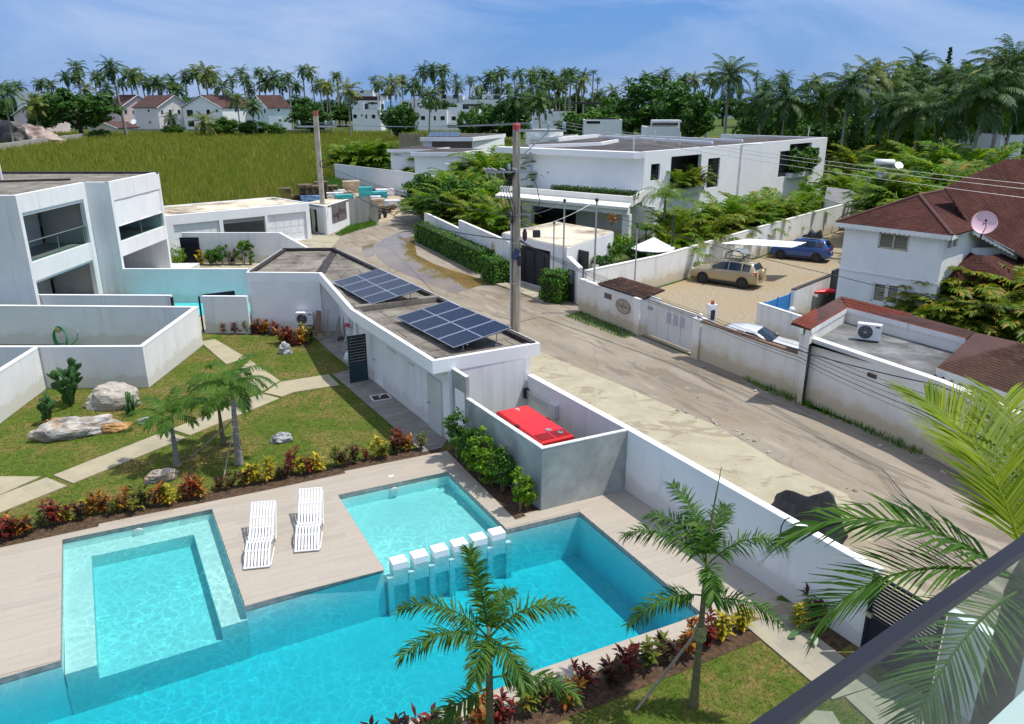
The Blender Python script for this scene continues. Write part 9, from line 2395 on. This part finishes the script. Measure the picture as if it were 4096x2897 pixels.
	# sun loungers
LP=[(0.0,.80),(.20,.72),(.45,.58),(.70,.42),(.88,.32),(1.0,.28),(1.12,.30),(1.28,.36),(1.42,.37),(1.60,.30),(1.80,.18),(2.0,.06)]
LW=0.66
def lounger(label,head,foot,lean=0):
	d=(foot-head).to_2d();an=math.atan2(d.y,d.x);k=d.length/2.0
	t=thing('sun_lounger',label,'sun lounger',(head.x,head.y,0),an,'white slatted loungers on the deck')
	ns=8;sw_=LW/ns
	for i in range(ns):
		y=-LW/2+(i+0.5)*sw_;mb=MB();vs_=[]
		for x,z in LP:
			for yy in(-1,1):
				for zz in(0,-0.022):vs_.append((x*k,y+yy*(sw_/2-0.014),z+zz))
		fs_=[]
		for j in range(len(LP)-1):
			a,b=4*j,4*j+4;fs_+=[(a,b,b+2,a+2),(a+1,a+3,b+3,b+1),(a,a+1,b+1,b),(a+2,b+2,b+3,a+3)]
		fs_+=[(0,2,3,1),(4*len(LP)-4,4*len(LP)-3,4*len(LP)-1,4*len(LP)-2)]
		mb.add(vs_,fs_);mb.build('slat',M['white_plastic'],t)
	for x,z in((0.01,.795),(.45,.575),(.70,.415),(1.0,.275),(1.28,.355),(1.60,.295),(1.99,.06)):
		mb=MB();mb.box((x*k,0,z-0.008),(0.045,LW,0.026));mb.build('cross_rail',M['white_plastic'],t)
	for sy in(-1,1):
		mb=MB();mb.path([(0.05*k,sy*LW/2,.76),(.62*k,sy*LW/2,.06),(.80*k,sy*LW/2,.05),(.92*k,sy*LW/2,.30)],0.022,6);mb.build('rear_leg',M['white_plastic'],t)
		mb=MB();mb.path([(1.15*k,sy*LW/2,.32),(1.10*k,sy*LW/2,.03),(1.5*k,sy*LW/2,.03),(1.95*k,sy*LW/2,.05)],0.022,6);mb.build('front_leg',M['white_plastic'],t)
	return t
lounger('white slatted sun lounger nearer the sunken pool lounge',ST(-8.34,-3.06,0),ST(-8.88,-1.03,0))
lounger('white slatted sun lounger nearer the shallow pool',ST(-7.0,-3.28,0),ST(-7.57,-1.26,0))
lounger('white sun lounger cut off by the left edge of the photo',W(-75,2290),W(-30,2475))if False else lounger('white sun lounger cut off by the left edge of the photo',ST(-15.35,-1.9,0),ST(-15.05,0.1,0))
q=B2(1162,1010);mb=MB((q.x,q.y,0));mb.box((q.x,q.y,0.004),(0.16,0.12,0.008),TH);tag(mb.build('deck_hatch',M['white_plastic'],None,loc=(q.x,q.y,0)),'small white hatch in the deck by the shallow pool','hatch')
# utility poles and lines
M['pole_wood']=noisy('weathered_grey_pole',(0.20,0.175,0.135),(0.46,0.42,0.34),3,0.9,0.6,8,(1,1,0.12),bdist=0.02)
M['insul']=plain('blue_porcelain',(0.25,0.36,0.45),0.2)
pz_=(0.21,38.2)
up=thing('utility_pole','tall grey wooden utility pole with red top beside the street','pole',(*pz_,0))
mb=MB();mb.lathe((0,0,0),[(0.235,0),(0.22,3),(0.20,6.5),(0.175,9.93)],8);mb.build('shaft',M['pole_wood'],up)
mb=MB();mb.lathe((0,0,9.93),[(0.185,0),(0.185,0.26),(0.14,0.33)],8);mb.build('red_cap',plain('faded_red',(0.42,0.06,0.07),0.7),up)
mb=MB();mb.box((1.12,-0.1,9.93),(2.5,0.09,0.11));ca_=mb.build('crossarm',M['steel'],up)
mb=MB();mb.tube((1.55,-0.1,9.9),(0.2,-0.12,8.72),0.03);mb.build('brace',M['steel'],ca_)
def insulator(parent,x,y,z,s=1.0):
	b=MB();b.lathe((x,y,z),[(0.03,0),(0.03,0.08*s),(0.10*s,0.10*s),(0.06*s,0.16*s),(0.10*s,0.18*s),(0.06*s,0.24*s),(0.09*s,0.26*s),(0.05*s,0.34*s),(0.02,0.36*s)],10);b.build('insulator',M['insul'],parent)
for x in(0.72,1.52,2.25):insulator(ca_,x,-0.1,9.98)
mb=MB();mb.box((-0.25,-0.14,8.02),(2.5,0.09,0.10));cb_=mb.build('crossarm',M['steel'],up)
for x in(-1.35,-1.15,-0.95,0.05,-0.55):
	b=MB();b.tube((x,-0.2,8.1),(x-0.25,-0.28,8.2),0.05,n=8);b.tube((x-0.1,-0.28,8.05),(x-0.02,-0.3,7.72),0.025);b.build('fuse_cutout',M['grey_metal'],cb_)
insulator(cb_,-0.35,-0.14,8.06);insulator(cb_,0.75,-0.14,8.06)
b=MB();b.tube((0.62,-0.2,8.5),(0.68,-0.2,8.95),0.06,n=8);b.tube((0.68,-0.2,8.9),(0.95,-0.2,8.85),0.02);b.build('fuse_cutout',M['grey_metal'],cb_)
b=MB();b.path([(-0.27,-0.05,0),(-0.26,-0.05,4),(-0.23,-0.05,6.2)],0.05,8);b.build('conduit',M['steel'],up)
for z in(2.5,4.55,5.95):b=MB();b.lathe((0,0,z),[(0.232,0),(0.232,0.05)],10);b.build('band',M['steel'],up)
b=MB();b.box((-0.02,-0.28,4.05),(0.30,0.16,0.52),rot=Matrix.Rotation(R(25),3,'Y'));b.build('splice_box',plain('blue_black_box',(0.03,0.05,0.12),0.5),up)
b=MB();b.lathe((0.15,-0.22,3.72),[(0.05,-0.28),(0.10,-0.2),(0.10,0.25),(0.04,0.3)],10);b.build('splice_box',M['charcoal'],up)
for k in range(4):
	b=MB();a=k*1.3;b.path([(-0.15+0.03*k,-0.25,8.0),(-0.75+0.12*k,-0.3,7.2),(-0.72+0.2*k,-0.3,6.5),(-0.35+0.1*k,-0.28,5.9),(-0.2,-0.25,5.5)],0.022,5);b.build('drop_cable',M['black'],up)
b=MB();b.path([(0.72,-0.2,8.0),(1.0,-0.25,7.3),(1.15,-0.25,6.6),(0.9,-0.25,6.1),(0.5,-0.25,6.1),(0.2,-0.2,6.3)],0.018,5);b.build('drop_cable',M['black'],up)
b=MB();b.box((1.0,-0.2,5.05),(0.32,0.25,0.34),0.3);b.build('junction_box',M['charcoal'],up)
b=MB();b.lathe((0.42,-0.2,5.0),[(0.04,-0.32),(0.11,-0.2),(0.12,0.1),(0.05,0.3)],10);b.build('junction_box',plain('maroon_box',(0.05,0.02,0.04),0.5),up)
def wire(label,pts,r=0.012,sag=0.25,seg=16,name='power_line',group='overhead lines'):
	P=[Vector(p_)for p_ in pts];out=[]
	for i in range(len(P)-1):
		for k in range(seg+(1 if i==len(P)-2 else 0)):
			t_=k/seg;q=P[i].lerp(P[i+1],t_);q.z-=4*sag*t_*(1-t_);out.append(q)
	o_=P[0];mb=MB(o_);mb.path(out,r,5);return tag(mb.build(name,M['black']if r>0.0125 or 'street cable' in label else M['grey_metal'],None,loc=o_),label,'cable',group)
ph=Vector((*pz_,0))
tops=[ph+Vector((x,-0.1,10.32))for x in(0.72,1.52,2.25)]
ends=[AT(4500,760,27),AT(4500,800,27),AT(4500,690+190,27)]
ends=[AT(4096,717,29),AT(4096,738,28.6),AT(4096,773,28.2)]
ends=[a_+(a_-b_)*0.25 for a_,b_ in zip(ends,tops[::-1])]
for k in range(3):wire('grey power line from the red-topped pole to the right edge, %s from the top'%ORD[k],[tops[2-k],ends[k]],0.009,0.25)
p2c=(W(1290,815,2.5).x,W(1290,815,2.5).y)
zt2_=AT(1283,440,p2c[1]).z
for k in range(3):wire('grey power line between the two poles, %s one'%ORD[k],[tops[k],Vector((p2c[0]-0.9+0.9*k,p2c[1],AT(1283,503,p2c[1]).z+0.3))],0.012,0.3)
wire('thick black cable from the pole to the far concrete pole',[ph+Vector((-0.2,-0.2,4.75)),AT(983+1240/2,640+470/2,62),AT(1290,700,p2c[1])],0.03,0.2)
wire('thin cable above the thicket to the far concrete pole',[ph+Vector((-0.2,-0.2,5.9)),AT(1290,660,p2c[1])],0.02,0.4)
path_r=[ph+Vector((0.2,-0.2,4.7)),AT(1900+720/2,400+1305/2,41.0),AT(1966+1640/2,1100+325/2,33.0),AT(2948+490/2,1300+225/2,28.0),AT(2948+1530/2,1300+660/2,22.0),AT(4150,1840,16.5)]
for k in range(5):
	off=Vector((0,0,0.07*(k-2)))
	wire('black street cable running down to the right, %s of the bundle'%ORD[k],[p_+off*(0.3+0.6*i)for i,p_ in enumerate(path_r)],0.013 if k in(1,3)else 0.008,0.08,8)
wire('single cable over the dark brown roof',[AT(1966+1640/2,1100+330/2,33.0),AT(2948+300/2,1300+140/2,28.5),AT(2948+1600/2,1300+480/2,22.5),AT(4150,1650,18)],0.02,0.1,8)
wire('pale cable across the yard to the right edge',[AT(1900+980/2,400+890/2,42),AT(2948+850/2,500+1220/2,36),AT(4150,500+1500/2,26)],0.016,0.15)
up2=thing('utility_pole','pale concrete utility pole behind the gate lodge','pole',(*p2c,0))
mb=MB();mb.prism([Vector((x*0.19,y*0.19))for x,y in((-1,-1),(1,-1),(1,1),(-1,1))],0,zt2_-0.5);mb.build('shaft',noisy('pale_concrete_pole',(0.40,0.36,0.28),(0.56,0.52,0.42),2,0.85,0.3),up2)
mb=MB();mb.box((0,0,zt2_-0.28),(0.40,0.40,0.42));mb.build('red_cap',plain('faded_red_b',(0.42,0.12,0.08),0.7),up2)
zc_=AT(1283,506,p2c[1]).z
mb=MB();mb.box((0.1,-0.3,zc_),(3.4,0.12,0.14));c_2=mb.build('crossarm',M['steel'],up2)
for x in(-1.4,0.9,1.6):insulator(c_2,x,-0.3,zc_+0.06,1.2)
b=MB();b.path([(0.45+0.32*math.cos(a),-0.3,AT(1290,655,p2c[1]).z+0.32*math.sin(a))for a in[2*math.pi*k/18 for k in range(19)]],0.03,5);b.build('cable_coil',M['black'],up2)
for k,(x,yt,yb,dp,r_)in enumerate(((717,805,1450,45.6,0.045),(633,978,1400,46.6,0.04),(975,800,1470,41.8,0.05),(1300,1010,1545,40.8,0.035),(1590,930,1410,50.4,0.04))):
	a=AT(1900+x/2,400+yt/2,dp);
	t=thing('service_pole','slim grey service pole near the villa gate, %s from the left'%('second','first','third','fourth','fifth')[k],'pole',(a.x,a.y,0),0,'slim service poles')
	mb=MB();mb.tube((0,0,0),(0,0,a.z),r_*1.2,r_,8);mb.build('shaft',M['steel']if k!=4 else M['charcoal'],t)
	mb=MB();mb.lathe((0,0,a.z-0.1),[(r_*1.3,0),(r_*2,0.05),(r_*2,0.14),(r_,0.2)],8);mb.build('head',M['charcoal'],t)
	if k in(0,1,2):wire('thin service wire from the street pole, %s one'%ORD[k],[ph+Vector((0.15,-0.15,6.0-0.4*k)),a],0.007,0.25)
	# small things around the service building
def shovel(label,p,an_,col,head_w=0.24,lean=0.22):
	t=thing('shovel',label,'shovel',(p.x,p.y,0),an_)
	mb=MB();mb.tube((0,0,0.30),(0,lean,1.25),0.018,n=7);mb.build('handle',M['stake']if col is None else col,t)
	mb=MB();mb.path([(-0.06,lean,1.22),(-0.06,lean*1.06,1.33),(0.06,lean*1.06,1.33),(0.06,lean,1.22)],0.016,6);mb.build('grip',plain('red_grip',(0.45,0.06,0.04),0.5)if 'red_grip' not in bpy.data.materials else bpy.data.materials['red_grip'],t)
	mb=MB();mb.add([(-head_w/2,-0.06,0.0),(head_w/2,-0.06,0.0),(head_w/2,0.0,0.33),(0,0.02,0.36),(-head_w/2,0.0,0.33),(0,-0.09,0.02)],[(0,5,3,4),(5,1,2,3)]);mb.build('blade',noisy('muddy_steel',(0.28,0.20,0.12),(0.40,0.32,0.22),8,0.8,0.2),t)
shovel('red-handled shovel leaning on the wall by the air conditioner',T2(595,1440),0.0,bpy.data.materials.get('red_grip')or plain('red_wood',(0.30,0.12,0.07),0.6))
shovel('second shovel leaning in the corner beyond the red one',T2(660,1420),-0.15,None)
q=T2(575,1410);bd=MB((q.x,q.y,0));bd.slab([(q.x-0.18,q.y,0.02),(q.x+0.20,q.y-0.02,0.02),(q.x+0.22,q.y+0.24,1.25),(q.x-0.02,q.y+0.25,1.28)],0.02);tag(bd.build('board',plain('brown_board',(0.22,0.15,0.10),0.8),None,loc=(q.x,q.y,0)),'brown board standing behind the shovels','board')
q=T2(720,1440);bd=MB((q.x,q.y,0));dx=Vector((dB.x,dB.y,0));nx3=Vector((-nB.x,-nB.y,0))*0.28
bs_=Vector((q.x,q.y,0.01));bd.slab([bs_-dx*0.45,bs_+dx*0.30,bs_+dx*0.35+nx3*0.7+Vector((0,0,0.75)),bs_+dx*0.05+nx3+Vector((0,0,1.1)),bs_-dx*0.25+nx3*1.05+Vector((0,0,1.15))],0.02);tag(bd.build('board',plain('grey_board',(0.20,0.195,0.18),0.8),None,loc=(q.x,q.y,0)),'grey cut-off sheet leaning on the service building','board')
q=T2(850,1560);ld_=thing('ladder','aluminium stepladder leaning by the open louvred door','ladder',(q.x,q.y,0),math.atan2(nOut.y,nOut.x)+R(90))
for sx in(-0.2,0.2):mb=MB();mb.tube((sx,-0.45,0),(sx*0.7,0.05,1.75),0.025,n=4);mb.build('stile',M['alu'],ld_)
for k in range(6):f=(k+1)/7;mb=MB();mb.box((0,-0.45+0.5*f,1.75*f),(0.36,0.06,0.025));mb.build('rung',M['alu'],ld_)
for sx in(-0.18,0.18):mb=MB();mb.tube((sx,0.4,0),(sx*0.7,0.05,1.75),0.02,n=4);mb.build('rear_leg',M['alu'],ld_)
mb=MB();mb.box((0,-0.1,1.45),(0.3,0.10,0.16),0.4);tag(mb.build('tool_tray',plain('pinkish_red',(0.50,0.03,0.08),0.5),ld_))
q=B2(905,215);pc_t=thing('plastic_chair','dark brown plastic chair beside the open louvred door','chair',(q.x-0.1,q.y+0.15,0),TH)
M['brown_pl']=plain('dark_brown_plastic',(0.025,0.016,0.014),0.4)
mb=MB();mb.box((0,0,0.43),(0.46,0.44,0.04));mb.build('seat',M['brown_pl'],pc_t);mb=MB();mb.box((0,0.22,0.66),(0.44,0.04,0.42),rot=Matrix.Rotation(R(-12),3,'X'));mb.build('backrest',M['brown_pl'],pc_t)
for sx in(-0.2,0.2):
	for sy in(-0.19,0.19):mb=MB();mb.tube((sx*1.08,sy*1.1,0),(sx,sy,0.43),0.025,0.03,6);mb.build('leg',M['brown_pl'],pc_t)
q=B2(855,145);bu=thing('paint_bucket','white paint bucket with teal label by the chair','bucket',(q.x,q.y,0));mb=MB();mb.lathe((0,0,0),[(0.12,0),(0.14,0.32),(0.145,0.34),(0.13,0.34),(0.11,0.04)],16);mb.build('pail',M['white_plastic'],bu);mb=MB();mb.lathe((0,0,0),[(0.131,0.10),(0.137,0.22)],16);mb.build('label_band',plain('teal_label',(0.02,0.25,0.18),0.5),bu)
def lump(name,label,cat,loc,s,m,seed,amp=0.35):
	bm=bmesh.new();bmesh.ops.create_icosphere(bm,subdivisions=4,radius=1.0)
	for v in bm.verts:
		d=v.co.normalized();n_=mnoise.noise(d*2.5+Vector((seed,0,0)))*amp+mnoise.noise(d*6+Vector((0,seed,0)))*amp*0.5
		v.co=Vector((d.x*s[0],d.y*s[1],max(d.z,-0.8)*s[2]))*(1+n_)
	me=bpy.data.meshes.new(name);bm.to_mesh(me);bm.free();me.materials.append(m)
	return tag(link(name,me,None,(loc[0],loc[1],s[2]*0.75)),label,cat)
q=B2(835,100);lump('plastic_bag','crumpled white plastic bag by the stepladder','bag',(q.x,q.y),(0.24,0.2,0.28),plain('white_film',(0.72,0.74,0.76),0.35),3)
hq=W(240,1315,1.25);hy=35.55
hq=AT(241,1322,hy);hs=thing('garden_hose','green garden hose coiled on the inner yard wall','hose',(hq.x,hy-0.06,hq.z))
M['hose']=plain('green_hose',(0.02,0.26,0.10),0.4)
for k in range(5):
	b=MB();rx_,rz2=0.26+0.02*k,0.42+0.05*k;b.path([(rx_*math.cos(a),-0.02*k,-0.28-0.03*k+rz2*math.sin(a)+0.05*math.sin(3*a+k))for a in[2*math.pi*j/22 for j in range(23)]],0.022,6);b.build('coil',M['hose'],hs)
b=MB();b.path([(0.15,-0.05,-0.75),(0.45,-0.05,-0.72),(0.75,-0.02,-0.45),(0.85,0.0,-0.12)],0.022,6);b.build('hose_end',M['hose'],hs)
b=MB();b.lathe((-0.05,-0.03,0.06),[(0.11,-0.08),(0.14,-0.06),(0.14,0.06),(0.11,0.08)],18,rot=Matrix.Rotation(R(90),3,'X'));b.build('reel',plain('brass_reel',(0.42,0.38,0.16),0.4,0.4),hs)
b=MB();b.tube((0.85,0.0,-0.1),(0.85,0.06,0.02),0.03);b.build('tap',M['steel'],hs)
# covered motorcycle on the pavement
q=W(2948+560/2,1300+1610/2);cm=thing('covered_motorcycle','motorcycle under a black cover behind the white street wall','motorcycle',(q.x,q.y,0),math.atan2(swd.y,swd.x)+R(0))
rs=np.random.RandomState(4);prof_=[(-1.15,.12,.50),(-.85,.26,.74),(-.45,.28,.84),(-.1,.24,.90),(.25,.30,1.12),(.5,.46,1.36),(.66,.44,1.32),(.95,.26,.80),(1.15,.14,.40)]
vs_=[];nk=24
pr2=[]
for i in range(len(prof_)-1):
	for k in range(3):f=k/3;pr2.append(tuple(a+(b-a)*f for a,b in zip(prof_[i],prof_[i+1])))
pr2.append(prof_[-1])
for i,(x,w_,h_)in enumerate(pr2):
	for k in range(nk+1):
		u=-1+2*k/nk;au=abs(u)
		fold=(0.07*math.sin(9*u+i*0.9)+0.06*math.sin(4.3*x*3+u*2))*au**1.2+0.05*mnoise.noise(Vector((x*3.5,u*3,1)))
		vs_.append((x+fold*0.4,u*(w_+0.12*au+fold*(1 if u>0 else-1)),0.04+(h_-0.04)*(1-au**1.35)+0.02*math.sin(7*x+5*u)))
mb=MB();mb.add(vs_,[(i*(nk+1)+k,(i+1)*(nk+1)+k,(i+1)*(nk+1)+k+1,i*(nk+1)+k+1)for i in range(len(pr2)-1)for k in range(nk)]+[tuple(range(nk+1)),tuple(range((len(pr2)-1)*(nk+1),len(pr2)*(nk+1)))[::-1]])
M['tarp']=noisy('black_cover',(0.018,0.019,0.022),(0.04,0.042,0.048),3,0.6,0.25,9)
mb.build('cover',M['tarp'],cm,True)
for x in(-0.62,0.66):mb=MB();mb.lathe((x,0,0.28),[(0.18,-0.05),(0.28,-0.05),(0.28,0.05),(0.18,0.05)],16,rot=Matrix.Rotation(R(90),3,'X'));mb.build('wheel',M['rubber'],cm)
q=W(2948+400/2,1300+1570/2,1.95);b=MB((q.x,q.y,0));b.path([(q.x+0.06,q.y+0.03,2.02),(q.x-0.06,q.y-0.02,2.0),(q.x-0.14,q.y-0.06,1.85),(q.x-0.15,q.y-0.08,1.5)],0.018,6);tag(b.build('cable_stub',M['black'],None,loc=(q.x,q.y,0)),'short black cable hanging over the white street wall','cable')
# loose stones and litter along the road
stm_=[]
for k in range(3):
	bm=bmesh.new();bmesh.ops.create_icosphere(bm,subdivisions=2,radius=1.0)
	for v in bm.verts:v.co*=1+0.35*mnoise.noise(v.co*1.6+Vector((k*7,0,0)));v.co.z*=0.6
	me=bpy.data.meshes.new('road_stone');bm.to_mesh(me);bm.free();me.materials.append(plain('pale_stone_%d'%k,((0.34,0.31,0.27),(0.26,0.23,0.19),(0.44,0.41,0.37))[k],0.9));stm_.append(me)
spots=[(1430,1050),(1460,1056),(1490,1085),(1540,1090),(1560,1105),(1640,1145),(1770,1170),(1790,1185),(1800,1200),(1815,1195),(1930,1245),(1960,1250),(1985,1280),(2010,1275),(2055,1315),(2105,1330),(2215,1420),(1960,850),(1690,735),(2110,930),(2200,945),(1650,980)]
spots2=[(95,915),(145,930),(265,1020),(945,1325),(880,1310),(1145,970),(1190,990),(1355,1015),(1410,1035),(1480,1070),(1640,1180),(1665,1190),(240,545),(150,530),(40,495)]
for f,lst,wd in((B3,spots,'middle'),(B4,spots2,'near')):
	for j,(x,y)in enumerate(lst):
		q=f(x,y);s=rnd.uniform(0.03,0.075);o=link('road_stone',rnd.choice(stm_),None,(q.x,q.y,s*0.3));o.scale=(s,s,s);o.rotation_euler=(0,0,rnd.uniform(0,6));tag(o,'loose pale stone on the %s stretch of road edge, %s of the scatter'%(wd,ORD[j]),'stone','loose stones along the road')
		# balcony railing in the foreground
zr_=10.25
ra,rb=W(1712*1.784,2897,zr_),W(4096,1213*1.784,zr_);rd=(rb-ra).to_2d().normalized();rn=Vector((rd.y,-rd.x))
r0=ra.to_2d()-rd*0.8;r1=rb.to_2d()+rd*2.2
bal=thing('balcony_railing','dark metal handrail with glass panel in the near right corner','railing',(r0.x,r0.y,9.2));BO=bal.location
mb=MB(BO);c=(r0+r1)/2;Lr=(r1-r0).length;mb.box((c.x,c.y,zr_-0.015),(Lr,0.034,0.022),math.atan2(rd.y,rd.x));mb.build('handrail',M['dark_metal'],bal)
mb=MB(BO);mb.box((c.x,c.y,(zr_-0.03+9.25)/2),(Lr,0.010,zr_-0.03-9.25),math.atan2(rd.y,rd.x));mb.build('glass_panel',M['glass_rail'],bal)
slabq=W(2240*1.784,1600*1.784,9.7)
s0=c-rd*3+rn*0.03;
o_in=rn if rn.dot(-c)>0 else-rn
edge=W(2215*1.784,2897,9.22).to_2d()
mb=MB();e0_=edge+rd*4;e1_=edge-rd*3;mb.prism([e1_,e0_,e0_+o_in*1.8,e1_+o_in*1.8],9.0,9.22);tag(mb.build('balcony_slab',M['white_clean']),kind='structure')
rs=np.random.RandomState(31);cs=[]
edge_p=[B3(390,612),B3(780,778),B3(1430,1052),B3(1800,1205),B4(330,1100),B4(880,1352)]
for i in range(len(edge_p)-1):
	a,b=edge_p[i],edge_p[i+1]
	for k in range(int((b-a).length*26)):
		q=a.lerp(b,rs.uniform());cs.append((q.x+rs.normal()*0.22+0.1,q.y+rs.normal()*0.12+0.05,rs.uniform(0.006,0.022)))
C_=np.array(cs);n_=len(C_);tet=np.array([(1,0,-0.3),(-0.5,0.87,-0.3),(-0.5,-0.87,-0.3),(0.1,0.1,0.8)]);V_=(tet[None]*C_[:,2][:,None,None]*rs.uniform(0.6,1.4,(n_,4,1)));V_[:,:,0]+=C_[:,0][:,None];V_[:,:,1]+=C_[:,1][:,None]
F_=np.arange(n_)[:,None]*4;F_=np.concatenate([F_+np.array([[0,1,3]]),F_+np.array([[1,2,3]]),F_+np.array([[2,0,3]])])
tag(link('road_gravel',npmesh('road_gravel',V_.reshape(-1,3),F_,plain('grey_gravel',(0.30,0.27,0.23),0.9),3)),'crumbled gravel between the pavement and the road','gravel',kind='stuff')
